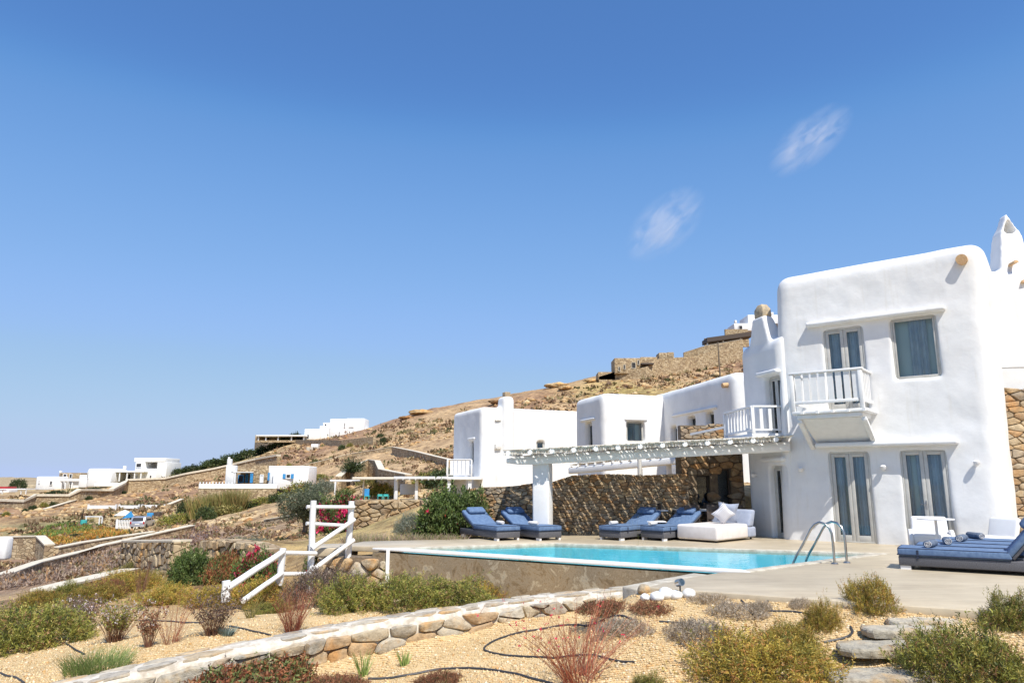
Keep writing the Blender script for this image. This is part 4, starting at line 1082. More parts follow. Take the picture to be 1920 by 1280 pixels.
# ------------------------------------------------------------------ pergola
pg = empty('pergola', (0, 0, 0), label='large whitewashed cane pergola on a square pillar shading the terrace', cat='pergola')
BL = np.array([-.15, 21.05, 0]); BR = np.array([7.75, 20.35, 0])
zl, zr = 2.03, 2.41
bd = (BR - BL) / np.linalg.norm(BR - BL); BLEN = np.linalg.norm(BR - BL)
def bz(s): return zl + (zr - zl) * s / BLEN
pb = BL + bd * .04; qb = BR
mb = MB()
nb_ = 24; vs = []
for i in range(nb_ + 1):
    s = BLEN * i / nb_; p = BL + bd * s; z = bz(s); k = min(1, .45 + i * .4) if i < 2 else 1
    w = .11; h = .28 * k; zc = z + .115
    n = np.array([-bd[1], bd[0], 0])
    for a in range(10):
        t = 2 * PI * a / 10; e = .45
        cx = math.copysign(abs(math.cos(t)) ** e, math.cos(t)) * w; cz_ = math.copysign(abs(math.sin(t)) ** e, math.sin(t)) * h / 2
        jj = .008 * mnoise.noise(Vector((s * 2, a, 1)))
        vs.append(tuple(p + n * (cx + jj)) [:2] + (zc + cz_ + jj,))
mb.add(vs, [(i * 10 + a, i * 10 + (a + 1) % 10, i * 10 + 10 + (a + 1) % 10, i * 10 + 10 + a) for i in range(nb_) for a in range(10)] + [tuple(range(10))[::-1]])
mb.build('front_beam', 'paint', pg, smooth=True)
# pillar
PC = BL + bd * 1.04 + np.array([0, .30, 0])
pw = .245
pl = MB(); ang = A38 * .9
def rot2(x, y, a): return (x * math.cos(a) + y * math.sin(a), -x * math.sin(a) + y * math.cos(a))
base = [(-pw, -pw), (pw, -pw), (pw, pw), (-pw, pw)]
pl.prism([(PC[0] + rot2(x, y, ang * .5)[0], PC[1] + rot2(x, y, ang * .5)[1]) for x, y in base], -.02, bz(1.0) + .02)
pl.build('pillar', 'plaster', pg, bevel=.05, seg=3)
# rafters run from the front beam back; canes lie on top parallel to the tall house front
rdir = np.array([.16, .987, 0.]); NRf = 13; rafts = []
for i in range(NRf):
    s = .12 + (BLEN - .55) * i / (NRf - 1); p = BL + bd * s; z = bz(s) + .252
    L_ = 4.6 if i > 7 else (1.9 + .34 * i)
    a = p - rdir * .50; b = p + rdir * L_
    mb = MB(); mb.tube([(a[0], a[1], z + .06), (b[0], b[1], z + .10)], .072, 8)
    mb.build('rafter', 'paint', pg, smooth=True); rafts.append((a, b, z))
# back beams carried by the wall / posts
for k, L_ in enumerate((1.75, 3.4)):
    a = BL + rdir * L_ + bd * (.1 if k == 0 else 3.0); b = BR + rdir * L_
    MB().tube([(a[0], a[1], bz(0 if k == 0 else 3) + .19), (b[0], b[1], zr + .19)], .07, 8).build('cross_beam', 'paint', pg, smooth=True)
for u_, Y_ in ((1200, 25.4),):
    x = X_at(u_, Y_); MB().tube([(x, Y_, 1.5), (x, Y_, 2.5)], .07, 8).build('rear_post', 'paint_old', pg, smooth=True)
# canes
cdir = RV; cr_ = random.Random(3); ncane = 0; rest = MB()
cnorm = np.array([-cdir[1], cdir[0], 0])
def edge_hit(o, d, a, b):
    # o + t d crosses segment a-b
    e = b - a; den = d[0] * e[1] - d[1] * e[0]
    if abs(den) < 1e-9: return None
    w = a - o; t = (w[0] * e[1] - w[1] * e[0]) / den; q = (w[0] * d[1] - w[1] * d[0]) / den
    return t if 0 <= q <= 1 else None
fr_ = [rafts[0][0], rafts[-1][0] + bd * .45, rafts[-1][1] + bd * .45, rafts[8][1], rafts[0][1]]
k_ = 0
qs_ = []; q = -6.0
while q < 9:
    for _ in range(cr_.choice((3, 4, 4, 5))): qs_.append(q); q += cr_.uniform(.030, .036)
    q += cr_.uniform(.018, .042)
for q in qs_:
    o = BL + cnorm * q; ts = []
    for i in range(5):
        t = edge_hit(o, cdir, fr_[i][:], fr_[(i + 1) % 5][:])
        if t is not None: ts.append(t)
    if len(ts) < 2: continue
    t0, t1 = min(ts) - .03, max(ts) + .03
    if t1 - t0 < .35: continue
    pp = []
    m_ = max(2, int((t1 - t0) / 1.2))
    for j in range(m_ + 1):
        c = o + cdir * (t0 + (t1 - t0) * j / m_); s = float((c - BL) @ bd)
        pp.append((c[0] + cr_.uniform(-.008, .008), c[1] + cr_.uniform(-.008, .008), bz(s) + .252 + .135 + cr_.uniform(-.004, .012)))
    r_ = cr_.uniform(.013, .021)
    if k_ < 290: MB().tube(pp, r_, 5).build('cane', 'cane', pg)
    else: rest.tube(pp, r_, 5)
    k_ += 1
if rest.v: ro_ = rest.build('more_canes', 'cane', pg); ro_['kind'] = 'stuff'
# fringe of short cane ends along the front edge between the rafters
fringe = MB()
for i in range(int(BLEN / .034)):
    s = i * .034 + cr_.uniform(-.008, .008)
    if s > BLEN - .5: break
    if any(abs(s - (.12 + (BLEN - .55) * j / (NRf - 1))) < .055 for j in range(NRf)): continue
    p = BL + bd * s - rdir * .46; z = bz(s) + .375; w = cr_.uniform(.008, .014)
    pq = p + rdir * .6 + bd * cr_.uniform(-.05, .05)
    fringe.tube([(p[0], p[1], z - .11 + cr_.uniform(-.02, .02)), (p[0] + .005, p[1] + .02, z)], w, 4)
fr_o = fringe.build('cane_fringe', 'cane', pg); fr_o['kind'] = 'stuff'
for k in range(5):  # canes added over the overhang to throw dashed shadow on the front beam
    o_ = .44 - k * .095; a = BL - rdir * o_ + bd * .02; b = BR - rdir * o_ - bd * .3
    MB().tube([tuple(a + (b - a) * t + np.array([0, 0, zl + (zr - zl) * t + .365 + cr_.uniform(-.006, .006)])) for t in (0, .25, .5, .75, 1)], cr_.uniform(.016, .022), 5).build('edge_cane', 'cane', pg)
ed = MB(); a = BL - rdir * .48 - bd * .03; b = BR - rdir * .48; ed.tube([(a[0], a[1], zl + .40), (b[0], b[1], zr + .40)], .018, 6); ed.build('edge_cane', 'cane', pg)

# ------------------------------------------------------------------ houses behind the pergola
def window_cut(x0, x1, z0, z1, y=-.5, d=.5): return (x0, x1, y, d, z0, z1)
def left_T(c): return Vector((c.y, -c.x, c.z))   # builds on the left side face: local (along, depth, z) -> (x=depth, y=-along)
def LT(H0=0):
    return lambda c: Vector((c.y, -c.x, c.z))
def lcut(a, b, z0, z1, d=.5): return (-.5, d, -b, -a, z0, z1)
# mid house (near left face in shade)
mhA = math.radians(-12)
mh = empty('mid_house', (9.30, 30.0, 0), -mhA, label='white house in the middle with sloping lintel over two small windows', cat='house')
wins = [(-2.05, -1.35, 3.0, 4.28), (-.1, 0, 0, 0)]
def mhq(u, v):
    r = np.array([math.cos(mhA), -math.sin(mhA), 0]); m = np.array([math.sin(mhA), math.cos(mhA), 0]); A = np.array([9.30, 30.0, 0]); d = ray(u, v)
    t = np.dot(A - C0, r) / np.dot(d, r); p = C0 + t * d - A; return float(p @ m), float(p[2])
def side_windows(parent, q, lst, mat='frame', **kw):
    """openings on the left side face given as picture corners; returns cuts and a builder"""
    out = []
    for (u0, v0, u1, v1) in lst:
        a, za = q(u0, v0); b, zb_ = q(u1, v1); lo, hi = min(a, b), max(a, b); vz = sorted((za, zb_)); out.append((lo, hi, vz[0], vz[1]))
    return out
mw = side_windows(mh, mhq, [(1257, 800, 1269, 830), (1288, 781, 1304, 800), (1322, 773, 1338, 800)])
mw[0] = (mw[0][0], mw[0][1], mw[0][2] - 1, mw[0][3])
shell('wall', [(0, 5, 0, 9, -.5, 6.1)], [(-.5, .5, a, b, c, d) for a, b, c, d in mw], mh, voxel=.09, bev=.35, disp=.03)
for a, b, c, d in mw:
    glazed(mh, 'window', -b, -a, c, d, .2, leaves=1 if b - a < .9 else 2, T=lambda c_: Vector((c_.y, -c_.x, c_.z)), fr=.06, st=.05, cfrac=((.1, .5),))
lo = mhq(1262, 790)[0]; hi = mhq(1345, 770)[0]
lintel(mh, -max(lo, hi), -min(lo, hi), mw[1][3] + .1, out=.12, y=.03, T=lambda c_: Vector((c_.y, -c_.x, c_.z)))
MB().tube([(-.25, .5, 5.55), (.1, .5, 5.6)], .11, 10).build('rain_spout', 'terracotta', mh, smooth=True)

def qframe(A, a):
    r = np.array([math.cos(a), -math.sin(a), 0]); m = np.array([math.sin(a), math.cos(a), 0]); A = np.array([A[0], A[1], 0.])
    def front(u, v):
        d = ray(u, v); t = np.dot(A - C0, m) / np.dot(d, m); p = C0 + t * d - A; return float(p @ r), float(p[2])
    def side(u, v):
        d = ray(u, v); t = np.dot(A - C0, r) / np.dot(d, r); p = C0 + t * d - A; return float(p @ m), float(p[2])
    return front, side
def fwin(q, u0, v0, u1, v1):
    a, za = q(u0, v0); b, zb_ = q(u1, v1); return (min(a, b), max(a, b), min(za, zb_), max(za, zb_))
SIDE = lambda c_: Vector((c_.y, -c_.x, c_.z))
# second house
h2A = math.radians(-18); h2 = empty('corner_house', (4.53, 36, 0), -h2A, label='cube shaped white house behind the pergola with one square dark window', cat='house')
f2, s2 = qframe((4.53, 36), h2A)
w2 = fwin(f2, 1176, 789, 1210, 829); w2s = fwin(s2, 1097, 792, 1110, 860)
shell('wall', [(0, 8, 0, 3.6, -.5, 5.92)], [(w2[0], w2[1], -.5, .45, w2[2], w2[3]), (-.5, .45, w2s[0], w2s[1], w2s[2], w2s[3])], h2, voxel=.09, bev=.32, disp=.03)
glazed(h2, 'window', *w2, .18, leaves=1, fr=.06, st=.03, cfrac=((.2, .6),), curtain='curtain_light')
glazed(h2, 'balcony_door', -w2s[1], -w2s[0], w2s[2], w2s[3], .18, leaves=1, T=SIDE, fr=.1, st=.08)
lintel(h2, w2[0] - .15, w2[1] + .15, w2[3] + .03, out=.1, y=.03); lintel(h2, -w2s[1] - .5, -w2s[0] + .5, w2s[3] + .05, out=.12, y=.03, T=SIDE)
# low terrace rail and bits seen through under the pergola
# first house with chimney
h1A = math.radians(-25); h1 = empty('chimney_house', (-1.96, 46, 0), -h1A, label='white house with slim front chimney behind the garden wall, left of the pergola', cat='house')
f1, s1 = qframe((-1.96, 46), h1A)
w1a = fwin(f1, 1007, 827, 1022, 845); w1s = fwin(s1, 881, 826, 887, 870); c1 = f1(952, 800)[0]; n1 = fwin(f1, 927, 835, 938, 842)
shell('wall', [(0, 9.5, 0, 5.2, -.8, 6.22), (c1 - .42, c1 + .36, -.32, .8, -.8, 6.95), (c1 - .9, c1 + 3.2, -.25, .3, -.8, 2.9)],
      [(w1a[0], w1a[1], -.5, .4, w1a[2], w1a[3]), (-.5, .4, w1s[0], w1s[1], w1s[2], w1s[3])], h1, voxel=.10, bev=.24, disp=.03)
glazed(h1, 'window', *w1a, .15, leaves=1, fr=.05, st=.04)
glazed(h1, 'balcony_door', -w1s[1], -w1s[0], w1s[2], w1s[3], .15, leaves=1, T=SIDE, fr=.08, st=.06)
lintel(h1, -w1s[1] - .3, -w1s[0] + .3, w1s[3] + .05, out=.12, y=.03, T=SIDE)
MB().box(c1 - .24, c1 + .16, -.1, .35, 6.9, 7.25).build('chimney_cap', 'stone_far', h1, bevel=.04)
MB().box(n1[0], n1[1], -.18, .05, n1[2], n1[3] + .1).build('lamp_shelf', 'paint_old', h1, bevel=.03)
sx, sz = f1(933, 783); MB().box(sx - .2, sx + .2, -.12, .05, sz - .2, sz - .1).build('wall_bracket', 'paint_old', h1, bevel=.02)
# its balcony, left
bl = empty('white_balcony', (0, 0, 0), label='small white balcony with solid boards at the left side of the chimney house', cat='railing')
p0 = PY(839, 893, 44); p1 = PY(884, 893, 44); hh = float(PY(860, 862, 44)[2] - p0[2])
q0 = p0.copy(); q1 = p1.copy(); q1[2] = q0[2]
rail_run(bl, q0, q1, 5, hh, bw=.2); q2 = q1 + np.array([-.3, 3, 0]); q3 = q0 + np.array([-.3, 3, 0]); rail_run(bl, q3, q0, 5, hh, bw=.2, posts=(True, False))
bar(MB(), q0 + [0, 1.5, 0], q1 + [.6, 1.5, 0], 3.1, .18, -.19).build('floor_slab', 'paint', bl, bevel=.02)
for x in (q0[0] + .1, q1[0] - .1): MB().box(x - .1, x + .1, 44.1, 44.3, q0[2] - 2.6, q0[2] - .192).build('support_post', 'paint', bl)
# ------------------------------------------------------------------ garden furniture
def puff(x0, x1, y0, y1, z0, z1, r=.03):
    return MB().box(x0, x1, y0, y1, z0, z1).mesh(bevel=r, seg=3)
def make_lounger(back=38, label='x', sl=1.28):
    """local x runs from foot (0) to head (2.05); y is the width"""
    t = empty('sun_lounger', (0, 0, 0), label=label, cat='sun lounger')
    w = .74; L_ = sl + .80
    MB().box(0, L_, 0, w, .07, .235).build('frame', 'wicker', t, bevel=.012)
    for x in (.02, L_ - .22):
        for y in (.02, w - .08): MB().box(x, x + .17, y, y + .06, 0, .069).build('leg', 'plastic', t)
    m1 = link_mesh('mattress', puff(-.01, sl, -.01, w + .01, .237, .385, .035), M['blue_fabric'], t)
    for z, e in ((.262, .013), (.374, -.004)):
        p = MB().tube([(-e, 0, z), (-e, w, z)], .011, 5); p.tube([(0, -e, z), (sl, -e, z)], .011, 5); p.tube([(0, w + e, z), (sl, w + e, z)], .011, 5)
        p.build('piping', 'blue_dark', m1)
    MB().box(.30, .335, -.018, -.008, .2, .35).build('strap', 'blue_dark', m1)
    a = math.radians(back); bl_ = .82
    def tilt(c): return Vector((sl + .01 + (c.x) * math.cos(a) - c.z * math.sin(a), c.y, .27 + c.x * math.sin(a) + c.z * math.cos(a)))
    me = MB().box(0, bl_, -.01, w + .01, .02, .13).mesh(bevel=.04, seg=3, warp=tilt); link_mesh('backrest_cushion', me, M['blue_fabric'], t)
    me = MB().box(0, bl_ - .02, 0.01, w - .01, -.03, .018).mesh(bevel=.01, warp=tilt); link_mesh('backrest_frame', me, M['wicker'], t)
    me = MB().box(bl_ - .30, bl_ - .03, .09, w - .09, .13, .25).mesh(bevel=.058, seg=4, warp=tilt); link_mesh('pillow', me, M['blue_fabric'], t)
    e = tilt(Vector((bl_ * .7, .06, -.02)))
    for y in (.06, w - .06): MB().tube([(e.x, y, e.z), (e.x + .12, y, .2)], .012, 6).build('backrest_support', 'darkwood', t)
    return t
def place(t, p, ang, label=None, group=None):
    t.location = (p[0], p[1], p[2] if len(p) > 2 else 0); t.rotation_euler = (0, 0, ang)
    if label: t['label'] = label
    if group: t['group'] = group
    return t
LG_ = 'blue sun loungers round the pool'
l1 = make_lounger(27)
# left pair: foot at the front right, head towards the back left
d1 = np.array([-1.21, 1.89]); d1 /= np.linalg.norm(d1); aL = math.atan2(d1[1], d1[0])
# corner (x=0,y=0) with +y to the left of +x: put width on the right side by offset
wv = np.array([d1[1], -d1[0]]) * .74
f1_ = np.array([-.40, 19.96]) + wv
place(l1, f1_, aL, 'leftmost blue sun lounger with its backrest raised, beside the large leafy bush', LG_)
l2 = copy_tree(l1); place(l2, np.array([.74, 20.02]) + wv, aL, 'blue sun lounger in front of the white pergola pillar', LG_)
d3 = np.array([.70, .71]); aR = math.atan2(d3[1], d3[0])
l3 = copy_tree(l1); place(l3, (2.93, 20.02), aR, 'blue sun lounger with rolled towel right of the gap in front of the dark wall', LG_)
l4 = copy_tree(l1); place(l4, (4.06, 19.88), aR, 'blue sun lounger directly left of the white daybed', LG_)
l3.location.x += 0; l4.location.x += 0
aF = math.radians(-33); dF = np.array([math.cos(aF), math.sin(aF)]); pF_ = np.array([.545, .839])
labs = ['nearest of four blue sun loungers side by side at the right, its wicker side showing', 'second of four blue sun loungers at the right, counted from the camera', 'third of four blue sun loungers at the right, counted from the camera', 'farthest of four blue sun loungers at the right, next to the white armchairs']
def make_towel(mat, label):
    t = empty('rolled_towel', (0, 0, 0), label=label, cat='towel')
    mb = MB(); prof = [(0, .0), (.055, .004), (.068, .02), (.07, .25), (.066, .48), (.055, .496), (0.0, .5)]
    mb.lathe(prof, 14); me = mb.mesh(smooth=True, warp=lambda c: Vector((c.x * 1.15, c.z - .25, c.y * .95 + .066 + .004 * math.sin(c.z * 40)))); link_mesh('roll', me, M[mat], t)
    for e in (-.252, .252):
        sp = []; 
        for k in range(26):
            a = k * .55; r_ = .008 + .052 * k / 25; sp.append((r_ * math.cos(a) * 1.15, e, r_ * math.sin(a) * .95 + .066))
        MB().tube(sp, .006, 4).build('end_spiral', 'towel_white' if mat == 'towel' else 'towel', t)
    return t
tlabs = ['rolled slate blue towel on the nearest right-hand lounger', 'rolled slate blue towel on the second right-hand lounger', 'rolled slate blue towel on the third right-hand lounger', 'greyish rolled towel on the farthest right-hand lounger']
tw = None
lf = make_lounger(50, labs[0], 1.74)
for i in range(4):
    p = np.array([7.12, 13.78]) + pF_ * (.93 * i) + dF * (.22 * i)
    t = lf if i == 0 else copy_tree(lf); place(t, p, aF, labs[i], 'four sun loungers in a row at the right')
    q = p + dF * .52 + pF_ * .38
    if tw is None: tw = make_towel('towel', tlabs[0]); k = tw
    else: k = copy_tree(tw)
    place(k, (q[0], q[1], .386), aF + (.1 if i % 2 else -.15) + (.4 if i == 3 else 0), tlabs[i], 'rolled towels on the loungers')
for p, a, z, lb in ((np.array([.74, 20.02]) + wv * .2 + d1 * .5, aL + PI / 2 + .3, .388, 'pale rolled towel on the lounger by the pillar'), (f1_ - wv * .35 + d1 * .62, aL + PI / 2, .388, 'pale folded towel on the leftmost lounger'),
                    (np.array([2.93, 20.02]) + d3 * .35 + np.array([-.35, .35]), aR + PI / 2, .388, 'small white rolled towel at the foot of the lounger before the dark wall'), (np.array([4.06, 19.88]) + d3 * .15 + np.array([-.3, .35]), aR + PI / 2, .388, 'white rolled towel between the two right middle loungers')):
    k = copy_tree(tw); place(k, (p[0], p[1], z), a, lb, 'pale towels on the middle loungers'); k.scale = (.8, .6, .8)
    for c in k.children:
        if c.name.startswith('roll'): 
            c.data = c.data.copy(); c.data.materials[0] = M['towel_white']
# daybed
db = empty('daybed', (5.32, 19.29, 0), math.atan2(1.38, 1.46), label='wide off white upholstered daybed with a raised end under the pergola', cat='daybed')
W1 = 1.24
link_mesh('base_cushion', puff(0, 1.62, 0, W1, .05, .43, .06), M['white_fabric'], db)
link_mesh('rear_base', puff(1.625, 2.05, 0, W1, .06, .34, .05), M['lilac_fabric'], db)
me = MB().box(0, .30, .0, W1, 0, .62).mesh(bevel=.08, seg=3, warp=lambda c: Vector((1.64 + c.x + c.z * .28, c.y, .33 + c.z * .75))); link_mesh('backrest', me, M['lilac_fabric'], db)
for x in (.12, 1.9):
    for y in (.1, W1 - .1): MB().lathe([(.03, 0), (.03, .049)], 8, (x, y, 0)).build('foot', 'rubber', db)
def pillow(name, loc, rot, s, mat, label):
    n = 10; V = []; 
    mb = MB()
    for sgn in (1, -1):
        for i in range(n + 1):
            for j in range(n + 1):
                u = i / n * 2 - 1; v = j / n * 2 - 1; th_ = (max(0, 1 - u ** 4) * max(0, 1 - v ** 4)) ** .5
                k = 1 + .13 * (abs(u) * abs(v)) ** 2 - .07 * (1 - abs(u) * abs(v)); V.append((u * s * k, sgn * th_ * .09, v * s * k))
    N1 = (n + 1) ** 2
    fs = [(i * (n + 1) + j + b, (i + 1) * (n + 1) + j + b, (i + 1) * (n + 1) + j + 1 + b, i * (n + 1) + j + 1 + b) for b in (0, N1) for i in range(n) for j in range(n)]
    mb.add(V, fs); me = mb.mesh(smooth=True); o = link_mesh(name, me, M[mat]); o.location = loc; o.rotation_euler = rot
    return tag(o, label, 'pillow')
def stripes():
    m, nt, b, o = new_mat('striped_linen'); v = coords(nt)
    w = N(nt, 'ShaderNodeTexWave'); w.inputs['Scale'].default_value = 9; w.bands_direction = 'X'; nt.links.new(v, w.inputs['Vector'])
    r = ramp(nt, w.outputs[0], [(.55, (.68, .66, .66)), (.75, (.42, .43, .5))]); nt.links.new(r.outputs[0], b.inputs['Base Color']); b.inputs['Roughness'].default_value = .9
    M['striped'] = m
stripes()
dbx = lambda x, y: (5.32 + math.cos(.757) * x - math.sin(.757) * y, 19.29 + math.sin(.757) * x + math.cos(.757) * y)
a = dbx(.95, .35); pillow('scatter_pillow', (a[0], a[1], .70), (.35, .75, .2), .21, 'striped', 'striped white pillow tipped on its corner on the daybed')
a = dbx(1.35, .45); pillow('scatter_pillow', (a[0], a[1], .73), (.3, .1, -.1), .25, 'lilac_fabric', 'pale grey blue square pillow leaning on the daybed backrest')
# side tables and dining set in the shade
def side_table(x, y, h, r, label, rot=0, cat='side table'):
    t = empty('side_table', (x, y, 0), rot, label=label, cat=cat)
    MB().box(-r, r, -r * .75, r * .75, h - .035, h).build('table_top', 'plastic', t, bevel=.01)
    MB().box(-.03, .03, -.03, .03, .02, h - .036).build('pedestal', 'plastic', t); MB().box(-.2, .2, -.15, .15, 0, .02).build('foot_plate', 'plastic', t)
    return t
x = X_at(899, 21.9); side_table(x, 21.9, .50, .27, 'small white table between the two left loungers')
x = X_at(1226, 21.2); side_table(x, 21.2, .46, .27, 'small white table between the two loungers before the dark wall')
def dining_table(x, y, rot, label):
    t = empty('dining_table', (x, y, 0), rot, label=label, cat='table')
    MB().box(-1.0, 1.0, -.45, .45, .70, .745).build('table_top', 'plastic', t, bevel=.01)
    for a in (-.9, .9):
        for b in (-.38, .38): MB().box(a - .03, a + .03, b - .03, b + .03, 0, .699).build('leg', 'plastic', t)
    return t
dining_table(5.9, 22.2, .05, 'long white dining table in the shade in front of the stone house')
dt2 = side_table(X_at(1229, 21.9), 21.9, .74, .30, 'higher pale table behind the loungers against the dark wall', cat='table')
def make_chair(label):
    t = empty('dining_chair', (0, 0, 0), label=label, cat='chair')
    MB().box(-.22, .22, -.22, .22, .43, .46).build('seat', 'darkwood', t, bevel=.01)
    me = MB().box(-.22, .22, .19, .22, .50, .90).mesh(bevel=.01); link_mesh('backrest', me, M['darkwood'], t)
    for a in (-.2, .2):
        MB().box(a - .017, a + .017, -.21, -.175, 0, .429).build('leg', 'darkwood', t); MB().box(a - .017, a + .017, .19, .222, 0, .499).build('leg', 'darkwood', t)
    return t
c0 = make_chair('dark dining chair at the left end of the long white table'); place(c0, (4.62, 22.1), PI / 2)
for x, y, a, lb in ((5.2, 21.55, PI, 'dark dining chair at the near side of the table, leftmost in the row'), (5.8, 21.5, PI + .1, 'dark dining chair in the middle of the near side of the table'), (6.45, 21.55, PI, 'dark dining chair at the near side of the table, closest to the white door wall'), (5.5, 22.85, 0, 'dark dining chair behind the table against the stone house, left'), (6.2, 22.85, 0, 'dark dining chair behind the table against the stone house, right')):
    c = copy_tree(c0); place(c, (x, y), a, lb)
for o in bpy.data.objects:
    if o.get('category') == 'chair': o['group'] = 'dark chairs round the dining table'
# white resin armchairs and round table by the tall house
def armchair(x, y, rot, label):
    t = empty('armchair', (x, y, 0), rot, label=label, cat='armchair')
    link_mesh('seat', puff(-.40, .40, -.38, .25, .10, .36, .06), M['plastic'], t)
    me = MB().box(-.40, .40, 0, .16, 0, .50).mesh(bevel=.06, seg=3, warp=lambda c: Vector((c.x * (1 - .1 * c.z), .18 + c.y + c.z * .18, .24 + c.z))); link_mesh('backrest', me, M['plastic'], t)
    for s in (-1, 1):
        mb = MB(); a = .385 * s; b = .475 * s; lo, hi = min(a, b), max(a, b)
        pr = [(-.42, .05), (.36, .05), (.36, .34), (.2, .44), (-.12, .46), (-.34, .38), (-.44, .22)]
        mb.add([(lo, p, q) for p, q in pr] + [(hi, p, q) for p, q in pr], [tuple(range(7))[::-1], tuple(range(7, 14))] + [(i, (i + 1) % 7, 7 + (i + 1) % 7, 7 + i) for i in range(7)])
        mb.build('armrest', 'plastic', t, bevel=.03, seg=2)
    for a in (-.3, .3):
        for b in (-.3, .25): MB().box(a - .03, a + .03, b - .03, b + .03, 0, .099).build('leg', 'rubber', t)
    return t
armchair(9.98, 17.72, -.45, 'white resin armchair in front of the right french door')
t = empty('lounge_chair', (10.95, 16.85, 0), 3.5, label='low white resin lounge chair right of the round table against the wall', cat='lounge chair')
me = MB().box(-.35, 1.05, -.36, .36, .10, .36).mesh(bevel=.07, seg=3); link_mesh('seat', me, M['plastic'], t)
me = MB().box(0, .14, -.34, .34, 0, .46).mesh(bevel=.05, seg=3, warp=lambda c: Vector((-.30 - c.z * .35 + c.x, c.y, .30 + c.z))); link_mesh('backrest', me, M['plastic'], t)
MB().box(-.3, 1.0, -.3, .3, 0, .099).build('plinth', 'plastic', t)
rt_ = empty('round_table', (9.72, 17.0, 0), label='small white pedestal table between the two white chairs by the tall house', cat='table')
MB().lathe([(.38, .715), (.385, .725), (.38, .74)], 28).build('table_top', 'plastic', rt_); MB().lathe([(.035, .02), (.03, .7145)], 12).build('pedestal', 'plastic', rt_, smooth=True); MB().lathe([(.23, 0), (.22, .019), (.05, .03)], 24).build('base', 'plastic', rt_)
# pool ladder
ld = empty('pool_ladder', (0, 0, 0), label='curved stainless steel grab rails of the pool ladder', cat='pool ladder')
for (ua, va, ub, vb) in ((1487, 1056, 1565, 1057), (1511, 1051, 1588, 1055)):
    A_ = PZ(ua, va, -.05); B_ = PZ(ub, vb, 0.0); h = B_ - A_; h[2] = 0
    P_ = [A_ + np.array([0, 0, -.5]) - h * .02, A_ + np.array([0, 0, .0])]
    P_ += [A_ + h * .10 + [0, 0, .16], A_ + h * .26 + [0, 0, .36], A_ + h * .42 + [0, 0, .58], A_ + h * .50 + [0, 0, .69], A_ + h * .60 + [0, 0, .785], A_ + h * .72 + [0, 0, .83], A_ + h * .84 + [0, 0, .81], A_ + h * .94 + [0, 0, .735], A_ + h * .99 + [0, 0, .62], A_ + h + [0, 0, .45], B_.copy()]
    MB().tube(P_, .024, 10).build('rail', 'steel', ld, smooth=True)
    MB().lathe([(.07, 0), (.07, .012), (.05, .03), (.03, .035)], 14, tuple(B_)).build('flange', 'steel', ld)
# white pole hand rail of the garden stair
hr = empty('stair_handrail', (0, 0, 0), label='rustic white pole handrail stepping down beside the pool', cat='handrail')
def pole(par, name, p, q, r, mat='paint'):
    p = Vector(p); q = Vector(q); m_ = [p + (q - p) * (i / 4) for i in range(5)]
    m_ = [c + Vector((rng.normal(0, .006), rng.normal(0, .006), 0)) for c in m_]
    return MB().tube(m_, r * 1.05, 9, r1=r * .96).build(name, mat, par, smooth=True)
Yr, Yl, Ym, Ye = 18.15, 17.35, 16.4, 15.2
pR0, pR1 = PY(652, 1047, Yr), PY(659, 939, Yr); pL0, pL1 = PY(581, 1098, Yl), PY(588, 938, Yl)
pM0, pM1 = PY(524, 1083, Ym), PY(531, 1028, Ym); pE0, pE1 = PY(424, 1112, Ye), PY(424, 1088, Ye)
for a, b, r in ((pR0, pR1, .075), (pL0, pL1, .075), (pM0, pM1, .075), (pE0, pE1, .085)):
    a = a.copy(); a[2] -= .15; pole(hr, 'post', a, b, r)
pole(hr, 'rail', PY(575, 950, Yl - .05), PY(665, 950, Yr - .05), .042); pole(hr, 'rail', PY(574, 981, Yl - .05), PY(655, 985, Yr - .05), .042)
pole(hr, 'rail', PY(585, 1028, Yl - .12), PY(665, 973, Yr - .12), .055); pole(hr, 'rail', PY(584, 1070, Yl - .12), PY(664, 1012, Yr - .12), .055)
pole(hr, 'rail', PY(530, 1036, Ym), PY(592, 1037, Yl - .1), .05); pole(hr, 'rail', PY(527, 1076, Ym), PY(590, 1075, Yl - .1), .05)
pole(hr, 'rail', PY(425, 1103, Ye - .05), PY(532, 1033, Ym - .05), .065); pole(hr, 'rail', PY(455, 1126, Ye - .05), PY(529, 1074, Ym - .05), .055)

# ------------------------------------------------------------------ garden: steps, boulders, hoses, lamp
def slab_step(u, v, wpx, label, dpx=.55, seed=0, zoff=.09, th=.10, rot=0):
    g = G(u, v); r_ = wpx / 2 * g[1] / F / .98; rr = random.Random(seed)
    n = 16; pts = []
    for i in range(n):
        t = 2 * PI * i / n; k = 1 / max(abs(math.cos(t)) ** 7 + abs(math.sin(t)) ** 7, .02) ** (1 / 7)
        pts.append((math.cos(t) * r_ * k * rr.uniform(.93, 1.04), math.sin(t) * r_ * dpx * k * rr.uniform(.85, 1.1)))
    mb = MB(); vs = []
    for zz, s in ((-th, .96), (-th * .45, 1.0), (-.02, .99), (.0, .955), (.006, .6), (.0, .25)): vs += [(x * s, y * s, zz + rr.uniform(-.008, .008)) for x, y in pts]
    vs.append((0, 0, .004))
    fs = [(k * n + i, k * n + (i + 1) % n, (k + 1) * n + (i + 1) % n, (k + 1) * n + i) for k in range(5) for i in range(n)] + [(5 * n + i, 5 * n + (i + 1) % n, 6 * n) for i in range(n)]
    mb.add(vs, fs); o = mb.build('stepping_stone', 'slab', None, (g[0], g[1], g[2] + zoff), rot)
    return tag(o, label, 'stepping stone', 'rough slab steps leading up to the deck')
slab_step(1790, 1144, 165, 'topmost rough slab step, touching the edge of the deck', .42, 1, .06)
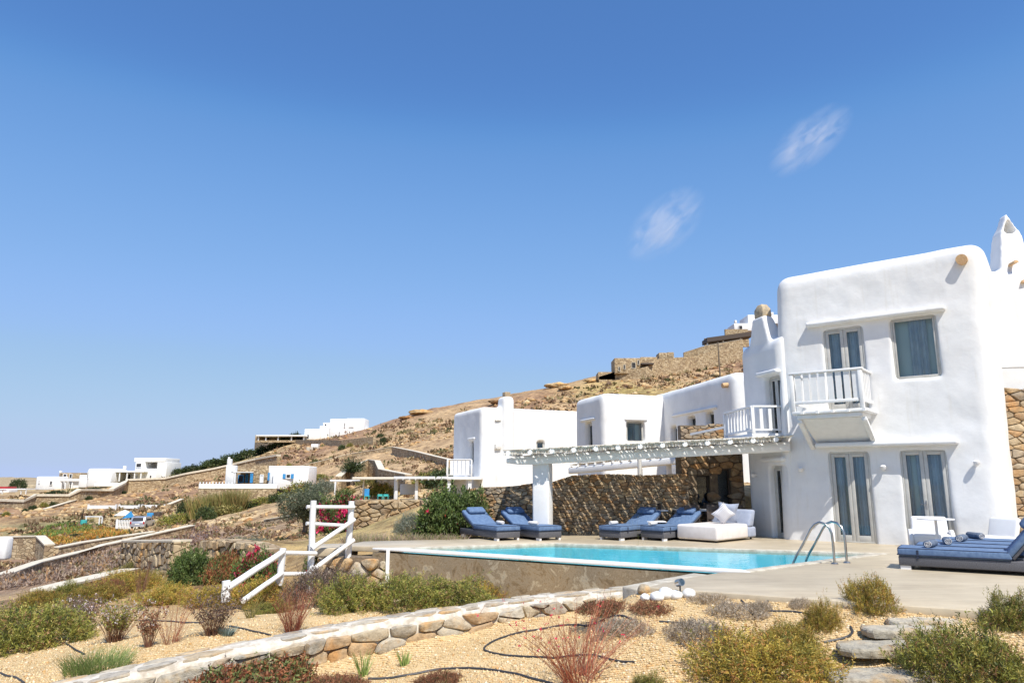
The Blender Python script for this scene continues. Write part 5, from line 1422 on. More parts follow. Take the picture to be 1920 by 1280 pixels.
slab_step(1735, 1167, 130, 'thin slab step half sunk in gravel, second from the deck', .34, 2, .03)
slab_step(1700, 1190, 150, 'long slab step third from the deck', .36, 3, .09)
slab_step(1662, 1228, 168, 'broad grey slab step with dark undercut, fourth from the deck', .42, 4, .12)
slab_step(1650, 1278, 200, 'lowest slab step at the bottom edge of the picture', .42, 5, .08)
def boulder(u, v, rpx, mat, label, seed, group=None, name='boulder', sq=.8, cat='boulder', ragged=0):
    g = G(u, v); r_ = rpx * g[1] / F
    bm = bmesh.new(); bmesh.ops.create_icosphere(bm, subdivisions=3, radius=r_)
    for w in bm.verts:
        k = 1 + .14 * mnoise.noise(w.co / r_ * 1.1 + Vector((seed, 0, 0))); k *= 1 + ragged * (mnoise.noise(w.co / r_ * 2.3 + Vector((0, seed, 3))) + .6 * mnoise.noise(w.co / r_ * 5 + Vector((seed, 3, 1)))); w.co *= k; w.co.z *= sq; w.co.x *= 1 + ragged * 1.4
    me = bpy.data.meshes.new(name); bm.to_mesh(me); bm.free(); me.polygons.foreach_set('use_smooth', [True] * len(me.polygons))
    o = link_mesh(name, me, M[mat]); o.location = (g[0], g[1], g[2] + r_ * sq * .55); return tag(o, label, cat, group)
wb = [(1210, 1126, 9, 'small round white boulder at the left end of the white boulder row'), (1232, 1127, 12, 'white boulder second from the left in the row by the deck corner'), (1250, 1122, 14, 'large white boulder in the middle of the row by the deck corner'), (1268, 1124, 11, 'white boulder just left of the spotlight'), (1292, 1119, 12, 'white boulder at the right end of the row, behind the spotlight')]
for i, (u, v, r_, lb) in enumerate(wb): boulder(u, v, r_, 'white_stone', lb, i * 3, 'white painted boulders by the deck corner')
boulder(1208, 1112, 12, 'stone_grey', 'tan boulder behind the small white one at the deck corner', 40)
boulder(1240, 1108, 7, 'darkwood', 'dark brown stone on top of the white boulder row', 44)
g = G(1276, 1122); gsp = empty('garden_spotlight', tuple(g), label='small grey garden spotlight on a spike among the white boulders', cat='spotlight')
MB().tube([(0, 0, -.05), (0, 0, .16)], .012, 6).build('spike', 'hose', gsp)
MB().tube([(-.02, .05, .2), (.01, -.07, .23)], .055, 14).build('lamp_head', 'steel', gsp, smooth=True); MB().tube([(.01, -.068, .23), (.0105, -.074, .231)], .045, 14).build('lens', 'glass', gsp)
def hose(pts, label, r=.014):
    gp = [G(u, v) for u, v in pts]; cv = []
    for i in range(len(gp) - 1):
        a0 = gp[max(i - 1, 0)]; b0 = gp[i]; b1 = gp[i + 1]; a3 = gp[min(i + 2, len(gp) - 1)]
        for k in range(6):
            t = k / 6; cv.append(.5 * (2 * b0 + (b1 - a0) * t + (2 * a0 - 5 * b0 + 4 * b1 - a3) * t * t + (-a0 + 3 * b0 - 3 * b1 + a3) * t ** 3))
    cv.append(gp[-1]); cv = [(p[0], p[1], float(height(p[0], p[1])) + r * .7) for p in cv]
    o = MB().tube(cv, r, 7).build('irrigation_hose', 'hose', None, smooth=True); return tag(o, label, 'hose', 'black irrigation hoses on the gravel')
hose([(1195, 1170), (1100, 1177), (1000, 1183), (940, 1197), (908, 1215), (925, 1226), (985, 1233), (1060, 1233), (1140, 1240), (1190, 1246)], 'black hose looping round the red twig bush in the middle gravel', .016)
hose([(690, 1275), (760, 1268), (830, 1256), (900, 1256), (970, 1266), (1010, 1276), (1050, 1290)], 'black hose curving along the bottom edge of the gravel', .016)
hose([(1236, 1168), (1300, 1172), (1345, 1176)], 'short black hose left of the lavender mat')
hose([(1440, 1147), (1490, 1150), (1530, 1157)], 'black hose between the lavender tufts and the golden bush')
hose([(1595, 1178), (1598, 1188), (1585, 1198), (1545, 1207)], 'short bent black hose left of the slab steps', .016)
hose([(1390, 1127), (1440, 1130), (1500, 1131), (1600, 1133), (1700, 1136), (1750, 1132)], 'black hose running along the foot of the deck')
hose([(100, 1200), (125, 1208), (158, 1228)], 'black hose emerging from the big green bush at the left')
hose([(0, 1262), (25, 1270), (45, 1282)], 'black hose in the bottom left corner')
hose([(430, 1175), (470, 1185), (508, 1194)], 'black hose piece beside the twiggy bush near the wall top')
hose([(260, 1164), (320, 1166), (380, 1168)], 'thin black hose between the dry twig bushes')
hose([(390, 1138), (440, 1140), (475, 1147)], 'thin black hose below the golden shrubs')

# ------------------------------------------------------------------ shrubs of the garden
def px_shrub(kind, u, v, wpx, hpx, label, variant=0, cat='shrub', group=None, stems=True, depth=1.0, Y=None, name='shrub', zoff=0):
    g = G(u, v) if Y is None else GY(u, Y)
    R = wpx / 2 * g[1] / F / .98; me, ms = shrub_mesh(kind, variant)
    hz = float(max(vv.co.z for vv in me.vertices)) if (kind, variant) not in HZ else HZ[(kind, variant)]
    HZ[(kind, variant)] = hz
    sz = hpx * g[1] / F / hz
    o = shrub(kind, g[0], g[1] + R * .4 * depth, g[2] - .03 + zoff, R / 1.12, label, cat, group, variant, sy=depth, sz=sz / (R / 1.12), stems=stems, name=name)
    return o
HZ = {}
rows = [
 ('thyme', 1445, 1300, 270, 120, 'broad golden green heather bush at the bottom edge, front of the gravel', 0),
 ('thyme', 1490, 1222, 150, 72, 'golden green heather bush directly behind the broad one at the bottom', 1),
 ('olivegreen', 1850, 1300, 250, 140, 'big dark green heather bush in the bottom right corner', 0),
 ('thyme', 1640, 1146, 108, 76, 'round golden heather bush standing at the edge of the deck', 2),
 ('thyme', 1550, 1182, 84, 72, 'smaller golden bush with bare grey stems left of the slab steps', 1),
 ('olivegreen', 1912, 1182, 110, 96, 'green bush cut by the right edge at the end of the deck', 1),
 ('lavender', 1325, 1205, 160, 45, 'wide grey lilac cushion plant in the middle of the gravel', 0),
 ('lavender', 1390, 1158, 130, 30, 'grey lilac cushion plant behind the wide one', 1),
 ('lavender', 1340, 1130, 90, 20, 'grey lilac cushion beside the white boulders', 0),
 ('lavender', 1175, 1190, 120, 34, 'grey lilac cushion plant above the hose loop', 1),
 ('lavender', 1430, 1150, 44, 28, 'small silver tuft at the right of the lilac cushions', 0),
 ('lavender', 1505, 1140, 50, 24, 'silver grey tuft at the foot of the deck left of the golden bush', 1),
 ('rust', 1150, 1152, 130, 28, 'rust red ground cover behind the garden wall end', 0),
 ('rust', 1225, 1146, 110, 22, 'dark red brown ground cover below the white boulders', 1),
 ('rustgreen', 430, 1315, 320, 72, 'red and green succulent carpet in front of the garden wall at the bottom', 0),
 ('rust', 820, 1290, 120, 30, 'low rust brown plant at the bottom edge beside the hose', 1),
 ('rust', 620, 1300, 130, 34, 'brown dry plant at the bottom edge in front of the wall', 0),
 ('olivegreen', 1215, 1300, 70, 46, 'small yellow green tuft at the bottom edge left of the broad heather', 1),
 ('thyme', 480, 1140, 130, 62, 'golden shrub under the low end of the white handrail', 2),
 ('purple', 590, 1138, 150, 84, 'brownish purple shrub below the tall handrail posts', 0),
 ('olivegreen', 655, 1146, 150, 84, 'green shrub left end of the hedge in front of the pool wall', 1),
 ('purple', 690, 1100, 120, 50, 'brown tipped shrub at the foot of the stair wall', 1),
 ('olivegreen', 745, 1142, 165, 74, 'dense green shrub in front of the left pool corner', 0),
 ('olivegreen', 845, 1135, 160, 66, 'green shrub in the middle of the hedge before the pool wall', 1),
 ('thyme', 925, 1122, 120, 46, 'brown tipped green shrub right of the hedge middle', 2),
 ('olivegreen', 985, 1118, 140, 52, 'green shrub near the right end of the pool hedge', 0),
 ('olivegreen', 1065, 1106, 96, 36, 'last low shrub at the right end of the pool hedge', 1),
 ('olivegreen', 38, 1222, 190, 100, 'large dark green shrub at the left edge of the picture', 0),
 ('thyme', 165, 1132, 110, 48, 'golden green shrub behind the large one at the left edge', 1),
 ('thyme', 235, 1110, 110, 46, 'golden shrub in the left thicket, left of the dry stalks', 0),
 ('thyme', 305, 1134, 104, 46, 'yellowish shrub in the middle of the left thicket', 2),
 ('thyme', 385, 1136, 130, 50, 'low golden shrub between thicket and handrail', 1),
 ('yellow', 290, 1072, 80, 38, 'yellow shrub before the square stone wall', 0),
 ('yellow', 245, 1082, 70, 36, 'small yellow shrub left below the square stone wall', 1),
 ('leafy', 352, 1098, 72, 84, 'upright fresh green bush right of the square stone wall', 0),
 ('purple', 130, 1172, 90, 56, 'grey brown shrub with small white flowers in the left gravel', 1),
 ('silver', 770, 1002, 90, 48, 'silver grey shrub behind the end of the pool', 0),
 ('olivegreen', 505, 1150, 70, 30, 'low green shrub between the golden shrub and the purple one', 1),
 ('rust', 200, 1120, 60, 40, 'reddish brown leafy shrub inside the left thicket', 0),
 ('thyme', 60, 1140, 90, 40, 'low golden shrub above the large dark one at the left', 2),
 ('olivegreen', 120, 1122, 80, 40, 'green shrub on the slope behind the left thicket', 1),
 ('thyme', 430, 1128, 70, 40, 'small golden shrub right at the low handrail post', 0),
]
for r_ in rows: px_shrub(r_[0], r_[1], r_[2], r_[3], r_[4], r_[5], r_[6], group='heather and shrubs of the gravel garden', depth=.8)
# twiggy bushes
def twig_bush(u, v, wpx, hpx, n, pal, label, seed, flowers=None, w=.004, leaves=None, lean=.8):
    g = G(u, v); R = wpx / 2 * g[1] / F; H = hpx * g[1] / F
    V, Q, C, tips = blades_mesh('t', n, R, H, GRN[pal], seed, lean=lean * R / H, w=w, seg=4, baseR=R * .22)
    o = plant_obj('twig_bush', (V, Q, C), g[0], g[1], g[2] - .02, label, 'bush', 'twiggy bushes in the gravel')
    rr = np.random.default_rng(seed)
    b = V.reshape(n, 10, 3); k = rr.integers(2, 5, n * 3); i = rr.integers(0, n, n * 3); P = b[i, k * 2] + rr.normal(0, .02 * H, (n * 3, 3)) * [1, 1, .6]
    # side twigs
    d = rr.normal(size=P.shape) * .7; d[:, 2] = abs(d[:, 2]) + .6; d /= np.linalg.norm(d, axis=1, keepdims=True)
    L_ = H * .16; s = np.cross(d, [0.3, .5, .8]); s /= np.linalg.norm(s, axis=1, keepdims=True)
    V2 = np.stack([P - s * w * .5, P + s * w * .5, P + d * L_ + s * w * .15, P + d * L_ - s * w * .15], 1).reshape(-1, 3)
    sub_mesh(o, 'twigs', (V2, np.arange(len(V2)).reshape(-1, 4), np.repeat(pick(GRN[pal], len(P), rr), 4, 0)))
    if leaves: sub_mesh(o, 'leaves', flower_bits(P + d * L_ * .6, .03, GRN[leaves], seed + 1, 3))
    if flowers: sub_mesh(o, 'flowers', flower_bits(tips[rr.random(n) < (.28 if pal == 'redtwig' else .5)], flowers[1], flowers[0], seed + 2, 5))
    return o
WHITE_FL = [((.75, .68, .68), 3), ((.7, .5, .5), 1)]
twig_bush(1085, 1278, 260, 130, 150, 'redtwig', 'red stemmed twiggy bush with few pink flowers at the bottom middle', 3, (GRN['red'], .022), w=.0052, lean=.95)
twig_bush(548, 1188, 90, 85, 150, 'redtwig', 'fan shaped bush of reddish dry stems just above the garden wall', 4, None, w=.004)
twig_bush(400, 1190, 110, 75, 130, 'twig', 'open dry bush with grey stems left of the reddish fan', 5, None, leaves='purple')
twig_bush(215, 1203, 100, 72, 170, 'twig', 'dark stemmed bush dotted with white flowers in the left gravel', 6, (WHITE_FL, .022), leaves='olivegreen')
twig_bush(278, 1213, 50, 70, 60, 'twig', 'narrow red brown bush next to the white flowered one', 7, (WHITE_FL, .018), leaves='rust')
twig_bush(150, 1178, 90, 56, 120, 'twig', 'greyish flowering bush behind the white flowered one', 8, (WHITE_FL, .02), leaves='purple')
twig_bush(320, 1205, 110, 90, 60, 'redtwig', 'sparse tall stems in the middle of the left gravel', 9, None, w=.003)
twig_bush(470, 1158, 60, 40, 70, 'yellow', 'small pale yellow tuft near the golden shrub', 10, None)
twig_bush(262, 1126, 40, 70, 50, 'twig', 'dry stalks rising from the left thicket', 12, None, w=.006)
twig_bush(1195, 1100, 40, 120, 5, 'yellow', 'few very thin tall stalks at the end of the garden wall', 13, None, w=.003, lean=.3)
g = G(180, 1256); V, Q, C, t_ = blades_mesh('g', 900, .38, .26, GRN['grass'], 4, lean=.7, w=.004, seg=3, baseR=.36); plant_obj('grass_tuft', (V, Q, C), g[0], g[1], g[2] - .01, 'bright green grass tuft in the bottom left gravel', 'grass tuft')
g = G(425, 1192); V, Q, C, t_ = blades_mesh('g', 120, .14, .14, GRN['blue'], 5, lean=.9, w=.008, seg=2, baseR=.08); plant_obj('succulent', (V, Q, C), g[0], g[1], g[2], 'small blue grey succulent rosette beside a dry bush', 'succulent')
for u, v, h, lb in ((680, 1268, .35, 'small green weed at the bottom edge in front of the wall'), (757, 1250, .22, 'tiny green sprig on the gravel below the wall')):
    g = G(u, v); V, Q, C, t_ = blades_mesh('g', 40, .08, h, GRN['grass'], 6, lean=.4, w=.008, seg=3, baseR=.05); plant_obj('weed', (V, Q, C), g[0], g[1], g[2], lb, 'weed')
# flower bed at the deck corner
o = px_shrub('leafy', 1265, 1092, 84, 26, 'low leafy bush with red flowers between pool wall and ledge', 1, cat='flowering bush', name='flowering_bush')
def add_flowers(o, n, size, pal, seed, zlo=.3):
    rr = np.random.default_rng(seed); p, d, q = dome_points(n, rr, .95, .5, seed, inner=.92); k = p[:, 2] > zlo; p = p[k]
    return sub_mesh(o, 'flowers', flower_bits(p * 1.03, size, pal, seed, 14))
add_flowers(o, 18, .16, GRN['red'], 3)
# larger bushes behind the pool
b1_ = px_shrub('leafy', 850, 1003, 150, 120, 'large leafy bougainvillea bush with a few red flowers left of the loungers', 0, cat='bougainvillea', name='bougainvillea', Y=22.3, depth=.6); add_flowers(b1_, 14, .075, GRN['red'], 5, .2)
b2_ = px_shrub('leafy', 642, 985, 92, 84, 'dark bougainvillea covered in magenta flowers behind the handrail', 1, cat='bougainvillea', name='bougainvillea', Y=30); add_flowers(b2_, 420, .10, [((.62, .02, .12), 3), ((.78, .05, .16), 2), ((.5, .02, .14), 1)], 7, .12)
b3_ = px_shrub('leafy', 490, 1100, 84, 92, 'oleander with red flowers left of the handrail', 0, cat='oleander', name='oleander', Y=18.3); add_flowers(b3_, 300, .12, [((.62, .04, .09), 2), ((.75, .18, .25), 1)], 9, .2)
b4_ = px_shrub('rustgreen', 430, 1085, 90, 60, 'reddish scrub with pink blossoms left of the oleander', 1, cat='shrub', Y=20.5)
b5_ = px_shrub('leafy', 600, 1060, 50, 55, 'small leafy bush with red blossoms between the handrail posts', 1, cat='flowering bush', name='flowering_bush', Y=18.6); add_flowers(b5_, 20, .12, GRN['red'], 11, .3)
# olive tree
def olive_tree(u, Y, wpx, hpx, label, kind='olive', name='olive_tree', seed=2, nl=5200):
    g = GY(u, Y); R = wpx / 2 * Y / F; H = hpx * Y / F; rr = np.random.default_rng(seed)
    o = empty(name, tuple(g), label=label, cat=name.replace('_', ' '))
    tk = MB(); tk.tube([(0, 0, -.2), (.05 * R, 0, H * .18), (-.04 * R, .05 * R, H * .38)], R * .11, 8, r1=R * .075)
    for a in range(6):
        t = a * 1.05 + .3; tk.tube([(-.04 * R, .05 * R, H * .30), (math.cos(t) * R * .35, math.sin(t) * R * .35, H * .5), (math.cos(t) * R * .7, math.sin(t) * R * .7, H * (.62 + .1 * (a % 3)))], R * .05, 5, r1=R * .012)
    tk.build('trunk', 'bark', o, smooth=True)
    cl = []; 
    for k in range(34):
        d = rr.normal(size=3); d /= np.linalg.norm(d); q = rr.random() ** .5; cl.append((d * q * [R * .78, R * .78, H * .30] + [0, 0, H * .62], R * rr.uniform(.2, .34)))
    P = []; Dd = []
    for c, r_ in cl:
        n_ = nl // 34; d = rr.normal(size=(n_, 3)); d /= np.linalg.norm(d, axis=1, keepdims=True); P.append(c + d * r_ * rr.uniform(.6, 1, (n_, 1))); Dd.append(d * .7 + rr.normal(size=d.shape) * .5)
    P = np.concatenate(P); Dd = np.concatenate(Dd); Dd /= np.linalg.norm(Dd, axis=1, keepdims=True)
    V, Q, C = leaves_mesh('c', P, Dd, R * .12, 4, R * .075, R * .022, pick(GRN[kind], len(P), rr), seed)
    sub_mesh(o, 'crown', (V, Q, C)); return o
olive_tree(575, 36, 100, 92, 'grey green olive tree left behind the handrail')
px_shrub('silver', 470, 1028, 90, 28, 'grey shrub on the slope left of the olive tree', 1, Y=33)
# pinkish grass row behind the pool
for i, u in enumerate((672, 700, 730, 765, 795, 825, 850)):
    x = X_at(u, 20.6 + .1 * (i % 2)); y = 20.65 + .1 * (i % 2); z = float(height(x, y))
    V, Q, C, t_ = blades_mesh('g', 420, .4, .44, GRN['pinkgrass'], 20 + i, lean=.5, w=.008, seg=3, baseR=.3)
    plant_obj('ornamental_grass', (V, Q, C), x, y, z, 'pinkish ornamental grass clump behind the pool path', 'ornamental grass', 'row of pinkish grass clumps behind the pool path')

# gravel grains near the camera
def scatter(name, P, s, kind_mesh, mat, seed, flat=.6, kind='stuff', parent=None, tag_=None):
    """joined low stones at points P (n,3) with sizes s (n)"""
    r = np.random.default_rng(seed); base = np.array([[1, 0, 0], [-1, 0, 0], [0, 1, 0], [0, -1, 0], [0, 0, 1], [0, 0, -1]], float)
    F3 = np.array([[0, 2, 4], [2, 1, 4], [1, 3, 4], [3, 0, 4], [2, 0, 5], [1, 2, 5], [3, 1, 5], [0, 3, 5]])
    n = len(P); B = base[None] * r.uniform(.65, 1.25, (n, 6, 3)) + r.normal(0, .12, (n, 6, 3)); B[..., 2] *= flat
    a = r.uniform(0, 6.28, n); ca_, sa_ = np.cos(a)[:, None], np.sin(a)[:, None]
    X_ = B[..., 0] * ca_ - B[..., 1] * sa_; Y_ = B[..., 0] * sa_ + B[..., 1] * ca_; B = np.stack([X_, Y_, B[..., 2]], -1)
    V = (B * s[:, None, None] + P[:, None, :]).reshape(-1, 3); T = (F3[None] + (np.arange(n) * 6)[:, None, None]).reshape(-1, 3)
    me = np_mesh(name, V, T); o = link_mesh(name, me, M[mat]); return tag(o, kind=kind)
r = np.random.default_rng(5); n = 60000
uu = r.uniform(-60, 1980, n); vv = 1090 + 215 * r.random(n) ** .8
Q_, ok = G_many(uu, vv); dk_ = in_poly(Q_[:, 0], Q_[:, 1], DECK) | in_poly(Q_[:, 0], Q_[:, 1], POOL)
k = ok & ~dk_ & (Q_[:, 1] < 16.5); Q_ = Q_[k]; Q_[:, 2] += .002
scatter('gravel', Q_, r.uniform(.007, .020, len(Q_)) * r.choice([1, 1, 1, 1.7], len(Q_)), None, 'pebble', 3)
# ------------------------------------------------------------------ dry stone walls on the slopes
def dry_wall(pts, h, label, thick=.5, cap='cap', capw=.05, cath=.07, body='masonry', name='dry_stone_wall', relief=None, seed=0, group=None, ground_fit=True):
    if ground_fit:
        q_ = []
        for u, v, Y in pts:
            gy = G(min(max(u, -60), 1980), v + h * F / Y * .92)[1]; q_.append((u, v, min(max(gy, Y * .6), Y * 1.4)))
        k_ = [q_[0][2]] + [(q_[i - 1][2] + 2 * q_[i][2] + q_[i + 1][2]) / 4 for i in range(1, len(q_) - 1)] + [q_[-1][2]]
        pts = [(q_[i][0], q_[i][1], k_[i]) for i in range(len(q_))]
    T_ = [PY(u, v, Y) for u, v, Y in pts]; P = []
    for i in range(len(T_) - 1):
        n = max(1, int(np.linalg.norm(T_[i + 1] - T_[i]) / 3))
        for k in range(n): P.append(T_[i] + (T_[i + 1] - T_[i]) * k / n)
    P.append(T_[-1]); P = np.array(P)
    root = empty(name, tuple(P[len(P) // 2]), label=label, cat='stone wall', group=group); O = P[len(P) // 2]
    mb = MB(); cb = MB(); vs = []; cvs = []
    for i, p in enumerate(P):
        d = P[min(i + 1, len(P) - 1)] - P[max(i - 1, 0)]; n = np.array([-d[1], d[0], 0]); n /= np.linalg.norm(n)
        if n[1] < 0: n = -n
        f = p - O; b = f + n * thick; g0 = float(height(p[0], p[1])) - O[2]; bot = min(f[2] - h, g0 - .4)
        vs += [(f[0], f[1], bot), (f[0], f[1], f[2]), (b[0], b[1], f[2]), (b[0], b[1], bot)]
        f2_ = f - n * capw; b2_ = b + n * capw; cvs += [(f2_[0], f2_[1], f[2] + .004), (f2_[0], f2_[1], f[2] + cath), (b2_[0], b2_[1], f[2] + cath), (b2_[0], b2_[1], f[2] + .004)]
    N_ = len(P)
    mb.add(vs, [(i * 4 + j, i * 4 + (j + 1) % 4, i * 4 + 4 + (j + 1) % 4, i * 4 + 4 + j) for i in range(N_ - 1) for j in range(4)] + [(0, 1, 2, 3), ((N_ - 1) * 4 + 3, (N_ - 1) * 4 + 2, (N_ - 1) * 4 + 1, (N_ - 1) * 4)])
    mb.build('wall_body', body, root)
    if cap:
        cb.add(cvs, [(i * 4 + j, i * 4 + (j + 1) % 4, i * 4 + 4 + (j + 1) % 4, i * 4 + 4 + j) for i in range(N_ - 1) for j in range(4)] + [(0, 1, 2, 3), ((N_ - 1) * 4 + 3, (N_ - 1) * 4 + 2, (N_ - 1) * 4 + 1, (N_ - 1) * 4)])
        cb.build('coping', cap, root)
    if relief:
        sg_ = np.linalg.norm(np.diff(P[:, :2], axis=0), axis=1); cu = np.concatenate([[0], np.cumsum(sg_)])
        def fm(s, z, o):
            s = min(max(s, 0), cu[-1] - 1e-6); i = min(int(np.searchsorted(cu, s, 'right') - 1), len(sg_) - 1); t = (s - cu[i]) / sg_[i]; p = P[i] + (P[i + 1] - P[i]) * t; d = (P[i + 1] - P[i]) / np.linalg.norm(P[i + 1] - P[i]); n = np.array([d[1], -d[0], 0])
            return tuple(p - O + n * o + np.array([0, 0, z - relief[2]]))
        stones(root, fm, cu[-1], relief[2], relief[0], relief[1], .09, 'stone_far', seed, gap=.02, maxn=relief[3] if len(relief) > 3 else 0, smooth=0)
    return root
dry_wall([(230, 1016, 40), (326, 1016, 40)], 2.0, 'square pale rubble wall with straight top in the middle of the left slope', relief=(.42, .22, 2.0), seed=3, cap='cap')
dry_wall([(-30, 1008, 60), (68, 1006, 60), (84, 1022, 64)], 2.0, 'pale stone terrace wall at the left edge below the ground cover lawn', cap='cap')
dry_wall([(86, 1025, 66), (110, 1027, 66), (160, 1017, 70), (230, 1006, 76), (290, 997, 82)], .8, 'low curving stone edge under the green and orange ground cover', cap='cap')
dry_wall([(-60, 1086, 44), (0, 1076, 46), (60, 1055, 50), (130, 1038, 55), (200, 1022, 62), (290, 1002, 74), (365, 985, 84)], .5, 'pale path edge running up the left slope towards the parked car')
dry_wall([(60, 1108, 27), (110, 1096, 30), (180, 1080, 33), (232, 1069, 37)], .45, 'low wall line below the purple brown slope')
dry_wall([(380, 1012, 36), (420, 1011, 33), (470, 1018, 30), (500, 1030, 27)], 1.5, 'rough stone bank with dark joints left of the oleander', relief=(.36, .26, 1.5), seed=8, cap=None)
dry_wall([(-40, 938, 150), (45, 941, 150), (68, 930, 150), (130, 930, 150), (150, 920, 150), (205, 920, 150), (240, 901, 152), (310, 898, 155), (350, 889, 158), (400, 880, 160), (440, 871, 165), (480, 862, 170), (520, 855, 172)], 2.2, 'long stepped stone wall with pale coping climbing below the white villas', capw=.2, cath=.35)
dry_wall([(372, 916, 90.7), (517, 916, 90.7)], 2.2, 'golden retaining wall under the terrace of the blue shuttered cottage', ground_fit=False)
dry_wall([(158, 957, 108), (320, 957, 108)], 2.6, 'stone retaining wall behind the parked car and parasol', cap=None, ground_fit=False)
dry_wall([(276, 976, 97), (300, 985, 92), (340, 990, 88), (365, 985, 86)], 1.2, 'small curved wall right of the parked car', ground_fit=False)
dry_wall([(320, 945, 110), (345, 935, 112)], .8, 'short sloping wall at the right end of the white terrace railing')
dry_wall([(478, 824, 182), (560, 824, 182), (640, 825, 182), (700, 818, 182)], 2.6, 'stone terrace wall under the hilltop villa left of the slope', cap=None)
dry_wall([(0, 962, 125), (60, 962, 122), (150, 935, 140)], .5, 'faint field wall on the far left slope')
dry_wall([(735, 838, 112), (775, 846, 108), (815, 856, 104), (840, 862, 100)], 1.3, 'dark field wall descending the rocky hill above the pergolas')
dry_wall([(560, 874, 118), (610, 862, 118), (660, 850, 120), (700, 844, 122), (735, 838, 124)], .7, 'field wall crossing the hill above the cottage')
dry_wall([(640, 893, 84), (655, 880, 84), (690, 862, 86), (703, 864, 84), (710, 880, 80), (760, 890, 74)], 2.2, 'curved terrace wall of grey stone behind the small palm', cap='cap')
dry_wall([(665, 937, 47), (790, 936, 47), (800, 946, 44)], 2.4, 'neighbouring golden retaining wall below the far white pergola', relief=(.34, .16, 2.4, 280), seed=12, cap=None)
dry_wall([(400, 1052, 29), (380, 1035, 33), (430, 1040, 29)], .6, 'tumbled low wall on the bank left of the handrail', cap=None)
dry_wall([(495, 975, 55), (560, 964, 52)], .5, 'white edged path below the olive tree', cap='cap')
# hilltop walls
dry_wall([(1123, 706, 140), (1153, 697, 140), (1211, 688, 138)], 5.5, 'dark retaining wall of the stone house on the hilltop', body='masonry', cap=None, ground_fit=False)
dry_wall([(1211, 688, 138), (1237, 672, 140), (1300, 668, 142), (1340, 657, 142), (1392, 651, 142)], 4.2, 'pale sunlit retaining wall along the hilltop terrace', cap=None, ground_fit=False)
dry_wall([(1282, 661, 146), (1323, 648, 146), (1392, 636, 146)], 3, 'upper stone wall below the dark hilltop pergola', cap='mortar', ground_fit=False)

# ------------------------------------------------------------------ distant buildings
def fbox(parent, name, u0, u1, vt, vb, Y, depth, mat='plaster', bevel=.15, dy=0, skew=0):
    """box whose front shows between the picture columns u0..u1 and rows vt..vb at distance Y"""
    O = np.array(parent.location); a = PY(u0, vb, Y + dy); b = PY(u1, vb, Y + dy); zt = PY(u0, vt, Y + dy)[2]
    mb = MB(); sk = skew
    mb.hexa([tuple(np.array(q) - O) for q in ((a[0], Y + dy, a[2]), (b[0], Y + dy + sk, a[2]), (b[0] - sk * .3, Y + dy + depth, a[2]), (a[0], Y + dy + depth, a[2]), (a[0], Y + dy, zt), (b[0], Y + dy + sk, zt), (b[0] - sk * .3, Y + dy + depth, zt), (a[0], Y + dy + depth, zt))])
    return mb.build(name, mat, parent, bevel=bevel) if bevel else mb.build(name, mat, parent)
def fwin(parent, u0, u1, vt, vb, Y, frame='paint', name='window', shut=None, dark='glass'):
    O = np.array(parent.location); a = PY(u0, vb, Y); b = PY(u1, vt, Y); x0, x1, z0, z1 = a[0] - O[0], b[0] - O[0], a[2] - O[2], b[2] - O[2]; y = Y - O[1]; f = .1
    mb = MB(); mb.box(x0, x0 + f, y - .12, y + .05, z0, z1); mb.box(x1 - f, x1, y - .12, y + .05, z0, z1); mb.box(x0 + f, x1 - f, y - .12, y + .05, z1 - f, z1); mb.box(x0 + f, x1 - f, y - .12, y + .05, z0, z0 + f)
    w = mb.build(name, frame, parent); MB().box(x0 + f, x1 - f, y - .05, y - .02, z0 + f, z1 - f).build('pane', dark if dark != 'glass' else 'dark', w)
    if shut:
        sw = (x1 - x0) * .55
        for s0 in (x0 - sw - .02, x1 + .02): MB().box(s0, s0 + sw, y - .16, y - .08, z0, z1).build('shutter', shut, w)
    return w
def at_(u, v, Y): return tuple(PY(u, v, Y))
# hilltop villa A
A_ = empty('hilltop_villa', at_(630, 823, 185), label='white villa of stacked cubes on the brow of the hill, centre left', cat='house')
for i, (a, b, c, d, dy) in enumerate(((570, 599, 804, 826, 0), (598, 620, 798, 826, 1), (604, 622, 792, 826, 3), (617, 650, 785, 826, .5), (648, 682, 784, 826, 1.5), (681, 695, 802, 822, 3))): fbox(A_, 'wall', a, b, c, d, 185, 6, dy=dy, bevel=.12)
for a, b, c, d, y in ((608, 613, 794, 804, 187.9), (645, 648, 792, 801, 185.4), (575, 580, 814, 823, 184.9), (635, 638, 809, 814, 185.4), (654, 663, 799, 800.5, 186.4), (660, 662, 809, 812, 186.4)): fwin(A_, a, b, c, d, y)
P2 = empty('stone_pavilion', at_(500, 826, 183), label='low stone pavilion with white pergola roof left of the hilltop villa', cat='pavilion')
fbox(P2, 'wall', 478, 482, 815, 828, 183, 8, 'masonry', .05); fbox(P2, 'roof', 480, 571, 815, 817.5, 182, 9, 'paint', .03)
for u in (483, 497, 520, 545, 568): fbox(P2, 'post', u, u + 2, 817.6, 827, 182.5, .3, 'paint', 0)
fbox(P2, 'back_wall', 482, 570, 818, 827, 190, .5, 'masonry', 0); fbox(P2, 'parapet', 478, 570, 825, 829, 182, .4, 'masonry', 0)
for a, b in ((499, 505), (524, 543), (548, 565)): fwin(P2, a, b, 819, 826, 189.8, frame='darkwood')
tk = empty('water_tank', at_(590, 848, 150), label='pale rectangular water tank on the slope under the hilltop villa', cat='water tank')
fbox(tk, 'tank', 574, 598, 838, 849, 150, 3, 'mortar', .05); fbox(tk, 'tank', 601, 612, 838, 847, 150, 2.5, 'mortar', .05); fbox(tk, 'hatch', 583, 596, 832, 837.8, 151, 2, 'plaster', .05)
